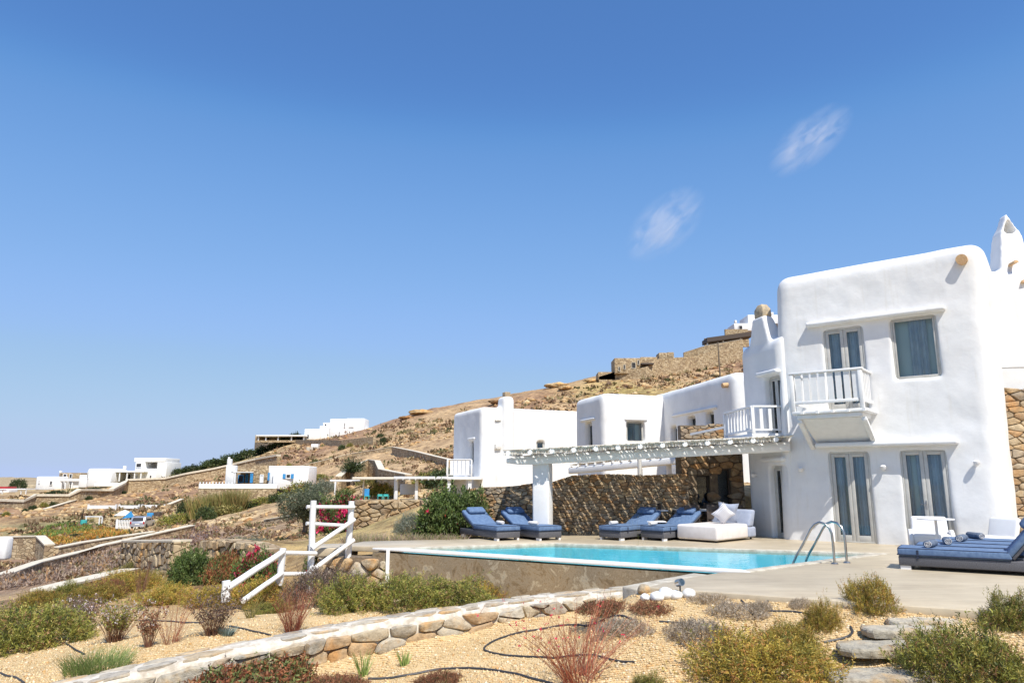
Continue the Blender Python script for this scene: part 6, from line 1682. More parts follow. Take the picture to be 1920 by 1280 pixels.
# cottage B with blue shutters
Bc = empty('cottage', at_(500, 905, 92), label='single storey white and stone cottage with bright blue shutters on the left slope', cat='cottage')
fbox(Bc, 'white_wing', 510, 573, 873, 917, 92, 6, bevel=.12, skew=1.0); fbox(Bc, 'white_wing', 502, 511, 873, 908, 93, 5, bevel=.05)
fbox(Bc, 'stone_wing', 474, 503, 872, 908, 93.5, 5, 'masonry', .04); fbox(Bc, 'back_wall', 434, 476, 878, 906, 96.5, .6, 'masonry', 0)
fbox(Bc, 'porch_roof', 433, 473, 884, 886, 93, 4, 'paint_old', .03); fbox(Bc, 'porch_post', 438, 441, 886.1, 906, 93, .3, 'paint', 0)
fbox(Bc, 'chimney_base', 421, 437, 872, 908, 93, 1.2, bevel=.1); fbox(Bc, 'chimney', 425, 432.5, 860, 872.2, 93.2, .6, bevel=.08); fbox(Bc, 'chimney_tip', 427, 430.5, 856.5, 860.1, 93.4, .3, bevel=.05)
fwin(Bc, 536, 546, 888, 897, 92.4, 'paint', shut='blue_wood'); fwin(Bc, 487, 495, 889, 905, 93.45, 'paint', name='door', dark='plaster'); fwin(Bc, 469, 475, 887, 905, 93.0, 'blue_wood', name='door', dark='blue_wood'); fwin(Bc, 446, 458, 890, 905, 96.4, 'blue_wood', name='door'); fwin(Bc, 460, 466, 888, 905, 96.4, 'blue_wood', name='door', dark='blue_wood')
fwin(Bc, 502, 506, 886, 900, 92.9, 'blue_wood', dark='blue_wood')
ter = empty('cottage_terrace', at_(440, 916, 91), label='long white terrace wall with short posts in front of the blue shuttered cottage', cat='terrace wall')
fbox(ter, 'parapet', 372, 519, 907, 916, 91, .4, 'plaster', .03)
for u in range(374, 436, 6): fbox(ter, 'post', u, u + 1.6, 903, 906.9, 91.1, .15, 'paint', 0)
# villa C
Cv = empty('left_villa', at_(270, 903, 185), label='two storey white villa with open loggia above a columned veranda, far left', cat='house')
fbox(Cv, 'wall', 251, 310, 858, 866, 184, 8, bevel=.1); fbox(Cv, 'wall', 251, 269, 866.1, 902, 184, 8, bevel=.05); fbox(Cv, 'wall', 269.1, 292, 878, 902, 184, 8, bevel=.05); fbox(Cv, 'wall', 292.1, 310, 866.1, 902, 184, 8, bevel=.05); fbox(Cv, 'back_wall', 269, 293, 866, 878, 190, .5, 'masonry', 0)
fbox(Cv, 'veranda_roof', 213, 270, 882, 885, 182, 6, 'paint', .04); fbox(Cv, 'back_wall', 222, 268, 885.1, 902, 187, 1, 'plaster', 0)
for u in (214, 222, 236, 250, 262): fbox(Cv, 'column', u, u + 1.8, 885.1, 902, 182.2, .25, 'paint', 0)
fbox(Cv, 'chimney', 230, 234, 873, 882, 185, .8, bevel=.05)
for a, b, c, d, y in ((228, 234, 889, 901, 186.9), (238, 246, 889, 901, 186.9), (255, 259, 889, 899, 183.9), (280, 285, 890, 899, 183.9), (255, 266, 868, 876, 183.9)): fwin(Cv, a, b, c, d, y)
Dv = empty('plain_villa', at_(180, 915, 180), label='plain white cube house with rounded corners and one small window, far left', cat='house')
fbox(Dv, 'wall', 160, 205, 878, 914, 180, 8, bevel=.5); fbox(Dv, 'wall', 146, 162, 890, 914, 181, 6, bevel=.2); fbox(Dv, 'terrace', 175, 222, 905, 912, 177, 3, bevel=.1); fwin(Dv, 163, 167, 885, 896, 179.95)
Ev = empty('far_left_villa', at_(105, 919, 182), label='low white house with stone upper terrace and two dark porches, farthest left', cat='house')
fbox(Ev, 'wall', 65, 112, 893, 919, 182, 7, bevel=.3); fbox(Ev, 'upper_wall', 110, 150, 886, 898, 185, 5, 'masonry', .05); fbox(Ev, 'parapet', 112, 150, 897, 902, 182, .5, 'paint', .03); fbox(Ev, 'back_wall', 112, 148, 902.1, 919, 186, 1, 'plaster', 0); fbox(Ev, 'chimney', 111, 114, 882, 886, 184, .6, bevel=.04)
for u in (112, 120, 133, 146): fbox(Ev, 'column', u, u + 2, 902.1, 919, 182.2, .3, 'paint', 0)
for a, b, c, d, y in ((72, 75, 900, 906, 181.9), (93, 99, 901, 909, 181.9), (122, 127, 906, 919, 185.9), (130, 135, 906, 919, 185.9), (118, 126, 888, 896, 184.9), (130, 136, 888, 896, 184.9)): fwin(Ev, a, b, c, d, y)
ltw = empty('garden_canopy', at_(50, 925, 150), label='thin white posts with flat roof at the far left edge', cat='canopy')
fbox(ltw, 'roof', -20, 48, 916, 917.5, 150, 4, 'paint', 0)
for u in (3, 38, 47): fbox(ltw, 'post', u, u + 1.2, 917.6, 926, 150.2, .2, 'paint', 0)
rd = empty('red_roof_hut', at_(5, 915, 170), label='little hut with red roof at the left picture edge', cat='hut'); fbox(rd, 'wall', -10, 16, 917, 924, 170, 3, 'plaster', .05); fbox(rd, 'roof', -12, 12, 912, 916.9, 169.8, 3.5, 'red_light', .05)
wp = empty('white_pillar', at_(2, 1048, 40), label='white rounded pillar cut by the left picture edge', cat='pillar'); fbox(wp, 'shaft', -12, 8, 1007, 1050, 40, .6, 'plaster', .12)
# parking place: railing, parasol, gate, car, play frame
def YG(u, v, Y): return min(max(float(G(u, v)[1]), Y * .6), Y * 1.4)
YR = YG(240, 958, 112); YP = YG(232, 980, 104); YK = YG(245, 991.5, 99); YS = YG(280, 974, 100); YW = YG(165, 987, 91)
print('fit', YR, YP, YK, YS, YW, [round(float(G(u, v)[1])) for u, v in ((440, 942), (540, 918), (270, 904), (180, 915), (105, 919), (630, 824), (590, 842), (740, 936), (256, 992), (1195, 700), (560, 1004), (280, 1066), (30, 1046))])
rl = empty('terrace_railing', at_(240, 955, YR), label='long white railing with square posts above the parked car', cat='railing')
fbox(rl, 'panel', 166, 215, 947, 953  , YR, .15, 'paint', 0); fbox(rl, 'panel', 223, 258, 947, 953  , YR, .15, 'paint', 0); fbox(rl, 'panel', 266, 296, 946, 952  , YR, .15, 'paint', 0)
for u in (163, 215.2, 221, 258.2, 264, 296.2, 306, 316): fbox(rl, 'post', u, u + 2, 945, 957, YR - .1, .3, 'paint', 0)
fbox(rl, 'panel', 298.3, 306, 950, 953  , YR, .15, 'paint', 0); fbox(rl, 'panel', 308.2, 316, 950, 953  , YR, .15, 'paint', 0)
pa = empty('parasol', at_(232, 978, YP), label='cream parasol over the white gate behind the parked car', cat='parasol')
z_ = PY(232, 955, YP)[2] - PY(232, 978, YP)[2]; MB().lathe([(.05, 0), (.05, z_ - .3)], 8).build('pole', 'darkwood', pa); MB().lathe([(1.3, z_ - .75), (1.2, z_ - .68), (.5, z_ - .2), (.02, z_)], 10).build('canopy', 'canvas', pa)
tp = MB().add([(-.9, 0, 0), (.9, -.2, .2), (.3, 0, 1.0)], [(0, 1, 2)]).add([(-.9, .04, 0), (.9, -.16, .2), (.3, .04, 1.0)], [(2, 1, 0)]).build('sail', 'blue_wood', None, at_(240, 972, YP - 1)); tag(tp, 'bright blue tarpaulin below the cream parasol', 'tarpaulin')
gt = empty('picket_gate', at_(245, 990, YK), label='white picket gate and fence behind the parked car', cat='fence')
for u in np.arange(219, 275, 3.0): fbox(gt, 'picket', u, u + 1.7, 974, 990.5, YK, .04, 'paint', 0)
fbox(gt, 'rail', 217, 277, 977, 978.3, YK + .06, .05, 'paint', 0); fbox(gt, 'rail', 217, 277, 986, 987.3, YK + .06, .05, 'paint', 0); fbox(gt, 'post', 216, 218.8, 973, 992, YK, .2, 'paint', 0); fbox(gt, 'post', 273, 276, 973, 992, YK, .2, 'paint', 0)
bb = empty('shed', at_(280, 973, YS), label='small dark lean-to with bright blue door right of the gate', cat='shed'); fbox(bb, 'wall', 286, 298, 960, 974, YS, 2, 'darkwood', .03); fbox(bb, 'door', 274.5, 286, 961, 972, YS - .2, .3, 'blue_wood', .02)
gf = empty('goal_frame', at_(175, 986, YW), label='white goal-like frame on the lawn beside the swing', cat='goal frame')
fbox(gf, 'crossbar', 159, 191, 967, 969, YW, .12, 'paint', 0)
for u in (159, 184, 189): fbox(gf, 'post', u, u + 1.8, 969.1, 986, YW, .12, 'paint', 0)
sw = empty('swing_set', at_(152, 986, YW + 2), label='grey swing frame with turquoise barrel on the left lawn', cat='swing'); 
def sbar(a, b, r_, name, mat): MB().tube([np.array(at_(*a)) - np.array(sw.location), np.array(at_(*b)) - np.array(sw.location)], r_, 5).build(name, mat, sw)
sbar((148, 985, YW + 2), (157, 954, YW + 2), .05, 'leg', 'darkwood'); sbar((152, 986, YW + 4), (157, 954, YW + 2.3), .05, 'leg', 'darkwood'); sbar((138, 984, YW + 3), (148, 984, YW + 2), .04, 'bar', 'steel')
tb_ = MB().lathe([(.38, 0), (.4, .4), (.38, .8)], 12).build('barrel', 'teal', None, tuple(G(156, 987)), smooth=True); tag(tb_, 'turquoise barrel at the foot of the swing frame', 'barrel')
# the car
g = G(256, 992.5); car = empty('parked_car', tuple(g + [0, 0, .02]), math.radians(8), label='silver hatchback parked with its rear towards us by the picket gate', cat='car')
body = MB(); prof = [(-.0, .28), (.0, .75), (.12, .92), (.35, 1.40), (.7, 1.47), (1.9, 1.45), (2.6, 1.0), (3.7, .85), (3.85, .6), (3.85, .28)]
body.add([(-.82, y, z) for y, z in prof] + [(.82, y, z) for y, z in prof], [tuple(range(10))[::-1], tuple(range(10, 20))] + [(i, (i + 1) % 10, 10 + (i + 1) % 10, 10 + i) for i in range(10)])
body.build('body', 'car_paint', car, bevel=.09, seg=3)
MB().hexa([(-.62, .10, .98), (.62, .10, .98), (.62, .16, .98), (-.62, .16, .98), (-.55, .26, 1.34), (.55, .26, 1.34), (.55, .32, 1.34), (-.55, .32, 1.34)]).build('rear_window', 'dark', car)
for s in (-1, 1):
    MB().box(s * .72 - .08, s * .72 + .08, -.012, .05, .62, .9).build('tail_light', 'red_light', car)
    MB().hexa([(s * .825 - .01, .6, .98), (s * .825 + .01, .6, .98), (s * .825 + .01, 2.3, .98), (s * .825 - .01, 2.3, .98), (s * .80 - .01, .75, 1.32), (s * .80 + .01, .75, 1.32), (s * .80 + .01, 1.9, 1.32), (s * .80 - .01, 1.9, 1.32)]).build('side_window', 'dark', car)
    for y in (.75, 3.05): MB().tube([(s * .72, y, .31), (s * .84, y, .31)], .31, 14).build('wheel', 'rubber', car)
MB().box(-.25, .25, -.012, .03, .55, .66).build('number_plate', 'paint', car); MB().box(-.8, .8, -.03, .1, .3, .45).build('bumper', 'car_paint', car, bevel=.03)
# hilltop stone house and white house
Hs = empty('hilltop_stone_house', at_(1195, 697, 138), label='stone house with small dark windows on the hilltop retaining wall', cat='house')
fbox(Hs, 'wall', 1153, 1203, 671, 700, 139, 5, 'masonry', .05); fbox(Hs, 'wall', 1202, 1233, 669, 690, 139.5, 5, 'masonry', .05); fbox(Hs, 'wall', 1122, 1155, 697, 712, 140, 4, 'masonry', .05); fbox(Hs, 'terrace_slab', 1203, 1226, 680, 683, 138, 2, 'darkwood', .02)
for a, b, c, d in ((1159, 1163, 687, 696), (1169, 1173, 683, 693), (1184, 1192, 679, 691), (1195, 1199, 675, 684)): fwin(Hs, a, b, c, d, 138.95, frame='mortar')
Hu = empty('hilltop_hut', at_(1248, 672, 143), label='small flat stone hut right of the hilltop stone house', cat='hut'); fbox(Hu, 'wall', 1236, 1252, 661, 674, 143, 3, 'masonry', .04); fbox(Hu, 'wall', 1252, 1264, 660, 672, 143.4, 3, 'masonry', .04)
Hp = empty('hilltop_pergola', at_(1360, 645, 148), label='long dark pergola roof on the hilltop beneath the white house', cat='pergola')
mb = MB(); a = np.array(at_(1321, 639, 148)) - np.array(Hp.location); b = np.array(at_(1408, 627, 148)) - np.array(Hp.location)
bar(mb, a, b, 4, .9, -.6); mb.build('roof', 'darkwood', Hp); fbox(Hp, 'back_wall', 1322, 1405, 634, 650, 152, .5, 'masonry', 0)
for u, v in ((1326, 644), (1356, 640), (1388, 634)): fbox(Hp, 'post', u, u + 2, v - 4, v + 4, 147, .4, 'paint', 0)
fbox(Hp, 'parapet', 1360, 1403, 617, 630, 150, .5, 'masonry', 0)
Hw = empty('hilltop_white_house', at_(1400, 620, 155), label='white house with pointed corner peaks at the very top of the hill', cat='house')
fbox(Hw, 'wall', 1377, 1412, 606, 620, 156, 5, bevel=.1); fbox(Hw, 'corner_peak', 1378, 1382, 600, 606.1, 156, .6, bevel=.1); fbox(Hw, 'wall', 1404, 1470, 590, 622, 158, 6, bevel=.1); fbox(Hw, 'corner_peak', 1446, 1451, 585, 590.1, 158, .6, bevel=.1); fwin(Hw, 1385, 1392, 610, 618, 155.9)
fbox(Hw, 'lower_terrace', 1433, 1470, 606, 640, 157, 1, 'darkwood', .03)
up = empty('utility_pole', at_(1350, 700, 125), label='brown wooden utility pole on the hillside behind the mid house', cat='utility pole')
a = np.array(at_(1351, 702, 125)); b = np.array(at_(1347, 643, 125)); MB().tube([(0, 0, -2), tuple(b - a)], .16, 8, r1=.1).build('pole', 'bark', up); MB().box(-.8 + (b - a)[0], .8 + (b - a)[0], -.06, .06, (b - a)[2] - .7, (b - a)[2] - .55).build('crossarm', 'bark', up)
# neighbouring white pergola, centre left
Np = empty('far_pergola', at_(790, 935, 50), label='flat white pergola roof of the neighbouring terrace, centre left behind the bushes', cat='pergola')
fbox(Np, 'roof', 738, 938, 893, 898, 48, 5, 'paint', .03); fbox(Np, 'roof', 660, 740, 894, 899, 52, 5, 'canvas', .05); fbox(Np, 'awning', 618, 660, 899, 903, 54, 3, 'plaster', .05)
for k in range(16): fbox(Np, 'rafter', 742 + k * 12, 744 + k * 12, 898.1, 899.5, 47.8, 5.3, 'paint_old', 0)
for u, w, a, b in ((738, 7, 898, 936), (777, 6, 898, 940), (626, 2, 903, 928), (679, 2.5, 899, 934)): fbox(Np, 'post', u, u + w, a, b, 48.5 if u > 700 else 53, .3, 'plaster', .03)
fbox(Np, 'privacy_wall', 750, 777, 907, 927, 50.5, .3, 'plaster', .05)
for k, (u, lb) in enumerate(((683, 'tall turquoise chair on the neighbouring terrace'), (708, 'left low turquoise chair on the neighbouring terrace'), (719, 'right low turquoise chair on the neighbouring terrace'))):
    c = empty('terrace_chair', at_(u, 934, 51), label=lb, cat='chair'); h = 18 if k == 0 else 8
    fbox(c, 'backrest', u, u + 9, 934 - h, 929, 51.4, .06, 'teal' if k else 'blue_wood', 0); fbox(c, 'seat', u, u + 9, 928.9, 930.2, 50.9, .5, 'teal', 0); fbox(c, 'leg', u, u + 1, 930.3, 936, 50.9, .06, 'teal', 0); fbox(c, 'leg', u + 8, u + 9, 930.3, 936, 50.9, .06, 'teal', 0)
# white gate and loungers seen through the handrail
wg = empty('garden_gate', at_(690, 990, 33), label='white wooden gate with diagonal steps behind the tall handrail posts', cat='gate')
fbox(wg, 'post', 685, 690, 961, 1000, 33, .12, 'paint', 0); fbox(wg, 'rail', 671, 745, 967, 969, 33.1, .06, 'paint', 0); fbox(wg, 'rail', 665, 700, 984, 986, 33.1, .06, 'paint', 0)
for u in range(672, 684, 3): fbox(wg, 'picket', u, u + 1.6, 969.1, 983.9, 33.1, .04, 'paint', 0)
fbox(wg, 'panel', 693, 716, 960, 982, 36, .2, 'canvas', .03); fbox(wg, 'panel', 719, 731, 960, 974, 36, .2, 'canvas', .03)
# rear pergolas behind the retaining wall
Rp = empty('rear_pergola', at_(1200, 885, 29), label='lower cane pergola of the corner house seen over the retaining wall', cat='pergola')
O = np.array(Rp.location); a = np.array(at_(1068, 884, 31)) - O; b = np.array(at_(1300, 862, 26.5)) - O
bar(MB(), a, b, .2, .26, -.1).build('front_beam', 'paint', Rp, bevel=.04)
d_ = (b - a); L_ = np.linalg.norm(d_); d_ /= L_
for k in range(14): p = a + d_ * (L_ * k / 13); MB().tube([p + [0, -.15, .22], p + [.3, 2.4, .24]], .05, 6).build('rafter', 'paint', Rp)
cm = MB()
for k in range(60): p = a + d_ * (L_ * k / 59); cm.tube([p + [0, -.1, .30], p + [.5, 2.2, .32]], .02, 4)
o = cm.build('canes', 'cane', Rp); o['kind'] = 'stuff'
for u, Y in ((1197, 28.4), (1252, 27.4)): fbox(Rp, 'post', u, u + 8, 868, 892, Y, .2, 'plaster', .02)
# stone parapet on the terrace over the stone house
sp2 = empty('terrace_stone_parapet', at_(1318, 815, 26.5), label='short golden stone parapet with white rail on the upper terrace', cat='stone wall')
fbox(sp2, 'wall_core', 1276, 1358, 797, 823, 26.5, .4, 'wall_core', 0); O = np.array(sp2.location); a = np.array(at_(1276, 823, 26.5)) - O; wd = float(PY(1358, 823, 26.5)[0] - PY(1276, 823, 26.5)[0]); hh2 = float(PY(1276, 794, 26.5)[2] - PY(1276, 823, 26.5)[2])
stones(sp2, lambda s, z, o: (a[0] + s, a[1] - o, a[2] + z), wd, hh2, .22, .12, .05, 'stone', 77, gap=.01, maxn=200, smooth=0, top=lambda s: hh2 * (.82 + .18 * (s > wd * .62)))
bar(MB(), np.array(at_(1295, 816, 26.2)) - O, np.array(at_(1358, 803, 25.0)) - O, .05, .08, 0).build('rail', 'paint', sp2)

# ------------------------------------------------------------------ plants of the middle distance and the hill
def far_shrub(kind, u, v, wpx, hpx, label, variant=0, cat='shrub', group=None, Y=None, stems=False): return px_shrub(kind, u, v, wpx, hpx, label, variant, cat, group, stems, 1.0, Y)
far_shrub('smallolive', 345, 980, 56, 26, 'yellow green bush right of the parked car', 0, Y=84); far_shrub('small', 355, 956, 40, 34, 'dark green bush above the yellow green one by the car', 0, Y=92)
far_shrub('small', 388, 985, 40, 34, 'round blue green bush between car and reeds', 1, Y=78); far_shrub('smallolive', 318, 985, 40, 20, 'low green bush directly right of the car', 1, Y=86)
far_shrub('smallyellow', 425, 962, 60, 24, 'yellowish scrub at the foot of the reeds', 0, Y=82); far_shrub('small', 462, 955, 60, 20, 'dark scrub below the cottage retaining wall', 1, Y=85)
far_shrub('smallolive', 490, 950, 50, 18, 'green scrub at the right foot of the cottage wall', 0, Y=86); far_shrub('small', 520, 934, 36, 22, 'dark shrub at the corner of the white cottage wing', 1, Y=86)
far_shrub('smallolive', 560, 930, 70, 34, 'green shrub under the white cottage wing', 1, Y=80); far_shrub('silver', 605, 930, 60, 34, 'grey green shrub right of the cottage', 1, Y=70)
far_shrub('small', 840, 890, 90, 42, 'large dark green bush left of the small white balcony', 0, Y=60); far_shrub('smallolive', 800, 889, 60, 30, 'green bush at the left end of the dark hill bush', 1, Y=62)
far_shrub('smallolive', 715, 932, 56, 34, 'green shrub under the white pergola on the neighbouring terrace', 0, Y=55); far_shrub('smallyellow', 650, 895, 40, 16, 'yellow scrub beside the small palm', 1, Y=66); far_shrub('smallyellow', 690, 893, 44, 18, 'yellow scrub right of the small palm', 0, Y=68)
far_shrub('smallolive', 600, 893, 30, 14, 'round brown green shrub on the slope right of the cottage', 0, Y=100)
far_shrub('smallolive', 90, 1048, 24, 16, 'small green shrub on the pale terrace at the left', 1, Y=62); far_shrub('smallyellow', 28, 1054, 20, 10, 'tiny yellow shrub below the left stone wall', 0, Y=60); far_shrub('small', 150, 1026, 30, 12, 'flat dark shrub below the ground cover lawn', 1, Y=68)
far_shrub('small', 32, 912, 26, 22, 'dark round tree at the far left behind the wall', 0, Y=190, cat='tree'); far_shrub('small', 150, 922, 24, 10, 'dark shrub before the plain villa', 0, Y=165); far_shrub('small', 175, 918, 26, 10, 'dark shrub right before the plain villa', 1, Y=165); far_shrub('small', 105, 930, 40, 10, 'dark hedge before the farthest left villa', 1, Y=160)
# dark scrub on the brow of the hill
for i, (u, v, w, h) in enumerate(((330, 886, 40, 10), (360, 882, 44, 12), (395, 876, 46, 14), (430, 868, 50, 16), (465, 860, 50, 14), (500, 852, 46, 12), (525, 848, 40, 14), (548, 850, 26, 16))):
    far_shrub('small', u, v, w * 1.15, h * 1.5, ['dark evergreen scrub patch on the left brow, leftmost of the dark band', 'second dark scrub patch from the left on the brow', 'third dark scrub patch on the brow behind the cottage chimney', 'tall dark scrub patch above the cottage porch', 'dark scrub patch above the cottage stone wing', 'dark scrub patch below the stone pavilion', 'rounded dark scrub below the right end of the pavilion', 'single dark bush between pavilion and water tank'][i], i % 2, group='dark scrub band on the brow of the hill', Y=188)
# little bushes dotted along the slope
for i, (u, v, r_) in enumerate(((9, 965, 5), (45, 958, 4), (60, 955, 6), (80, 950, 6), (97, 948, 6), (115, 942, 6), (125, 941, 6), (165, 935, 5), (184, 931, 6), (200, 929, 5), (216, 926, 5), (231, 924, 4), (246, 921, 4), (280, 912, 6), (297, 909, 7), (313, 906, 6), (328, 904, 5), (344, 901, 5), (375, 894, 6), (390, 892, 7), (407, 888, 6), (420, 886, 5), (478, 869, 5), (492, 867, 5), (520, 862, 5), (535, 858, 5), (640, 842, 6), (655, 836, 5), (712, 818, 5), (720, 828, 7), (540, 876, 5), (590, 866, 5))):
    far_shrub('small' if i % 3 else 'smallolive', u, v + 2, r_ * 2.6, r_ * 1.9, 'small round green bush dotted on the dry slope', i % 2, group='small round bushes dotted on the left slope')
# green and orange ground cover lawn, reeds
def cover(name, poly_px, n, h, pal, label, seed, Y0, Y1, lw=.12):
    r = np.random.default_rng(seed); us = r.uniform(min(p[0] for p in poly_px), max(p[0] for p in poly_px), n); vs_ = r.uniform(min(p[1] for p in poly_px), max(p[1] for p in poly_px), n)
    k = in_poly(us, vs_, poly_px); Q2, ok2 = G_many(us[k], vs_[k]); Q2 = Q2[ok2]
    d = r.normal(size=Q2.shape); d[:, 2] = abs(d[:, 2]) + .5; d /= np.linalg.norm(d, axis=1, keepdims=True)
    c = pick(GRN[pal] if isinstance(pal, str) else pal, len(Q2), r)
    if callable(lw): lw = .12
    V, Q, C = leaves_mesh('c', Q2, d, h, 4, h * 1.1, h * .35, c, seed); me = np_mesh(name, V, Q, C); me.materials.append(M['leaf']); o = bpy.data.objects.new(name, me); COL.objects.link(o); return tag(o, label, None, None, 'stuff')
cover('ground_cover', [(68, 1006), (90, 992), (130, 986), (205, 991), (240, 1000), (225, 1005), (160, 1016), (105, 1024)], 9000, .22, [((.50, .24, .05), 3), ((.58, .33, .07), 2), ((.24, .28, .05), 1.5)], None, 3, 0, 0)
cover('ground_cover', [(68, 1006), (90, 989), (130, 983), (190, 989), (150, 1002), (90, 1012)], 6000, .24, [((.14, .22, .045), 3), ((.22, .30, .06), 2)], None, 4, 0, 0)
cover('heath', [(0, 1075), (60, 1052), (140, 1036), (230, 1030), (225, 1068), (120, 1090), (0, 1110)], 2300, .20, [((.36, .26, .20), 3), ((.46, .35, .25), 2), ((.40, .23, .11), 1.5)], None, 5, 0, 0)
cover('heath', [(270, 1012), (330, 1012), (372, 985), (420, 992), (400, 1005), (376, 1020), (330, 1020)], 900, .2, [((.24, .17, .15), 3), ((.30, .16, .09), 1)], None, 6, 0, 0)
for i, (u, v) in enumerate(((375, 950), (395, 950), (415, 948), (432, 946), (448, 945))):
    g = GY(u, 84); V, Q, C, t_ = blades_mesh('g', 420, 1.1, 2.6, GRN['reed'], 40 + i, lean=.35, w=.05, seg=3, baseR=.9)
    plant_obj('reed_clump', (V, Q, C), g[0], g[1], g[2], ['leftmost clump', 'second clump from the left', 'middle clump', 'second clump from the right', 'rightmost clump'][i] + ' of the tall golden reeds below the cottage wall', 'reeds', 'golden reeds below the cottage')
# small palm
g = GY(659, 70); pm = empty('palm', tuple(g), label='small palm with dark crown in front of the curved terrace wall', cat='palm')
hp = float(PY(659, 882, 70)[2] - g[2]); MB().tube([(0, 0, -.3), (.05, 0, hp)], .16, 8).build('trunk', 'bark', pm)
r = np.random.default_rng(2); n = 260; P_ = np.tile([0.05, 0, hp], (n, 1)) + r.normal(0, .08, (n, 3)); d = r.normal(size=(n, 3)); d[:, 2] = abs(d[:, 2]) * .8 + .1; d /= np.linalg.norm(d, axis=1, keepdims=True)
sub_mesh(pm, 'fronds', leaves_mesh('p', P_, d, 1.1, 6, .42, .06, pick(GRN['dark'], n, r), 3))
# rocks and scrub over the whole hillside
r = np.random.default_rng(11); n = 15000
uu = r.uniform(-40, 1500, n); vv = r.uniform(650, 1090, n); keep = vv > 900 - (uu - 300) * .19 - 20
Qh, ok = G_many(uu[keep], vv[keep]); R_ = np.hypot(Qh[:, 0], Qh[:, 1]); ok &= (R_ > 26) & (R_ < 330) & (fbm(Qh[:, 0] / 14, Qh[:, 1] / 14, 61, 3) > -.12)
Qr = Qh[ok]; R_ = R_[ok]
scatter('hillside_rocks', Qr, r.uniform(.12, .42, len(Qr)) * np.clip(R_ / 90, .35, 1.7) * r.choice([1, 1, 1, 1.6, 2.2], len(Qr), p=[.3, .3, .25, .1, .05]), None, 'rock', 9, flat=.5)
n = 11000; uu = r.uniform(-40, 1500, n); vv = r.uniform(650, 1090, n); keep = vv > 900 - (uu - 300) * .19 - 20
Qh, ok = G_many(uu[keep], vv[keep]); R_ = np.hypot(Qh[:, 0], Qh[:, 1]); ok &= (R_ > 24) & (R_ < 300) & (fbm(Qh[:, 0] / 18 + 3, Qh[:, 1] / 18, 71, 3) > -.05)
Qs = Qh[ok]; R_ = R_[ok]; n = len(Qs); k = 10
B_ = np.repeat(Qs, k, 0); sz = np.repeat(r.uniform(.18, .5, n) * np.clip(R_ / 80, .4, 1.6), k)[:, None]; B_ += r.normal(0, 1, B_.shape) * sz * [.6, .6, .2]
d = r.normal(size=B_.shape); d[:, 2] = abs(d[:, 2]) + .3; d /= np.linalg.norm(d, axis=1, keepdims=True); s_ = np.cross(d, r.normal(size=d.shape)); s_ /= np.linalg.norm(s_, axis=1, keepdims=True)
V = np.stack([B_, B_ + d * sz * .5 + s_ * sz * .3, B_ + d * sz, B_ + d * sz * .5 - s_ * sz * .3], 1).reshape(-1, 3)
c = np.repeat(pick([((.30, .20, .11), 4), ((.24, .14, .08), 3), ((.20, .18, .07), 2.5), ((.36, .28, .14), 3), ((.12, .12, .045), 1.2)], n, r), k, 0)
me = np_mesh('dry_scrub', V, np.arange(len(V)).reshape(-1, 4), np.repeat(c, 4, 0)); me.materials.append(M['leaf']); o = bpy.data.objects.new('dry_scrub', me); COL.objects.link(o); tag(o, kind='stuff')
# rocky outcrops on the skyline
for i, (u, v, r_, lb) in enumerate(((790, 772, 14, 'rounded rock outcrop on the skyline where the hill steepens'), (762, 782, 9, 'jagged rock on the skyline left of the rounded outcrop'), (935, 752, 12, 'rock outcrop on the skyline behind the slim chimney'), (1045, 722, 14, 'wide rock outcrop on the skyline above the corner house'), (1062, 726, 10, 'smaller rock beside the wide skyline outcrop'), (1110, 712, 9, 'rock on the skyline at the foot of the dark retaining wall'))):
    boulder(u, v + 4, r_, 'rock', lb, i * 5 + 2, name='rock_outcrop', sq=.38, cat='rock', ragged=.45)

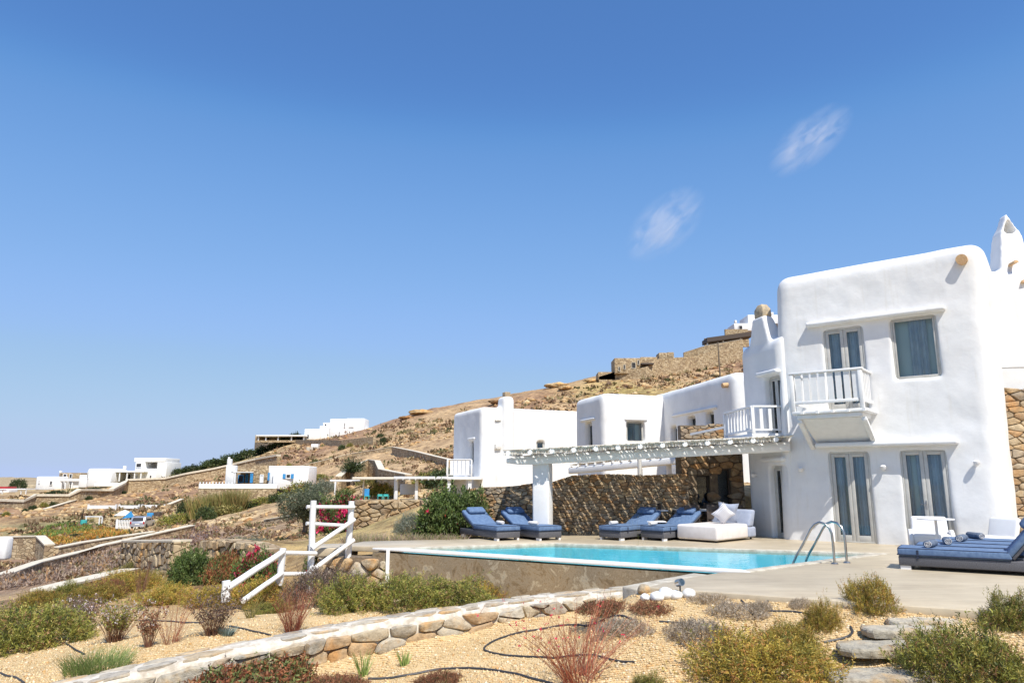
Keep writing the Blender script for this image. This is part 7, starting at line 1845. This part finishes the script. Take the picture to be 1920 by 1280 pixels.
# ------------------------------------------------------------------ two thin clouds far away
def cloud_mat(seed):
    m = bpy.data.materials.new('thin_cloud'); m.use_nodes = True; nt = m.node_tree; nt.nodes.clear()
    o = nt.nodes.new('ShaderNodeOutputMaterial'); pv = nt.nodes.new('ShaderNodeVolumePrincipled'); pv.inputs['Color'].default_value = (.95, .96, 1, 1); pv.inputs['Anisotropy'].default_value = 0
    tc = nt.nodes.new('ShaderNodeTexCoord'); v = tc.outputs['Object']
    ln = N(nt, 'ShaderNodeVectorMath', operation='LENGTH'); nt.links.new(v, ln.inputs[0])
    mp = N(nt, 'ShaderNodeMapping'); mp.inputs['Location'].default_value = (seed, 0, seed); mp.inputs['Scale'].default_value = (1.0, .4, 1.35); nt.links.new(v, mp.inputs['Vector'])
    n = noise_node(nt, mp.outputs[0], 1.9, 10, .66); n.inputs['Distortion'].default_value = .5
    a = N(nt, 'ShaderNodeMapRange'); a.inputs['From Min'].default_value = .40; a.inputs['From Max'].default_value = .85; nt.links.new(n.outputs[0], a.inputs[0])
    f = N(nt, 'ShaderNodeMapRange'); f.inputs['From Min'].default_value = 1.0; f.inputs['From Max'].default_value = .0; nt.links.new(ln.outputs['Value'], f.inputs[0])
    mu = N(nt, 'ShaderNodeMath', operation='MULTIPLY'); nt.links.new(a.outputs[0], mu.inputs[0]); nt.links.new(f.outputs[0], mu.inputs[1])
    m2 = N(nt, 'ShaderNodeMath', operation='MULTIPLY'); m2.inputs[1].default_value = CL_D; nt.links.new(mu.outputs[0], m2.inputs[0])
    nt.links.new(m2.outputs[0], pv.inputs['Density']); nt.links.new(pv.outputs[0], o.inputs['Volume']); return m
CL_D = .035
for u, v, wx, wz, rot_, sd, lb in ((1248, 420, 105, 55, -.75, 3.1, 'small bright wisp of cloud with a tail pointing down, lower of the two'), (1520, 262, 115, 50, -.7, 7.7, 'faint streaky wisp of cloud, the upper right of the two')):
    c = PY(u, v, 1500); bm = bmesh.new(); bmesh.ops.create_uvsphere(bm, u_segments=24, v_segments=14, radius=1); me = bpy.data.meshes.new('cloud'); bm.to_mesh(me); bm.free()
    o = link_mesh('cloud', me, cloud_mat(sd)); o.location = tuple(c); o.scale = (wx * 1500 / F, 40, wz * 1500 / F); o.rotation_euler = (0, rot_, 0); tag(o, lb, 'cloud')

print('T total', round(time.time() - T0, 1), 'objects', len(bpy.data.objects))
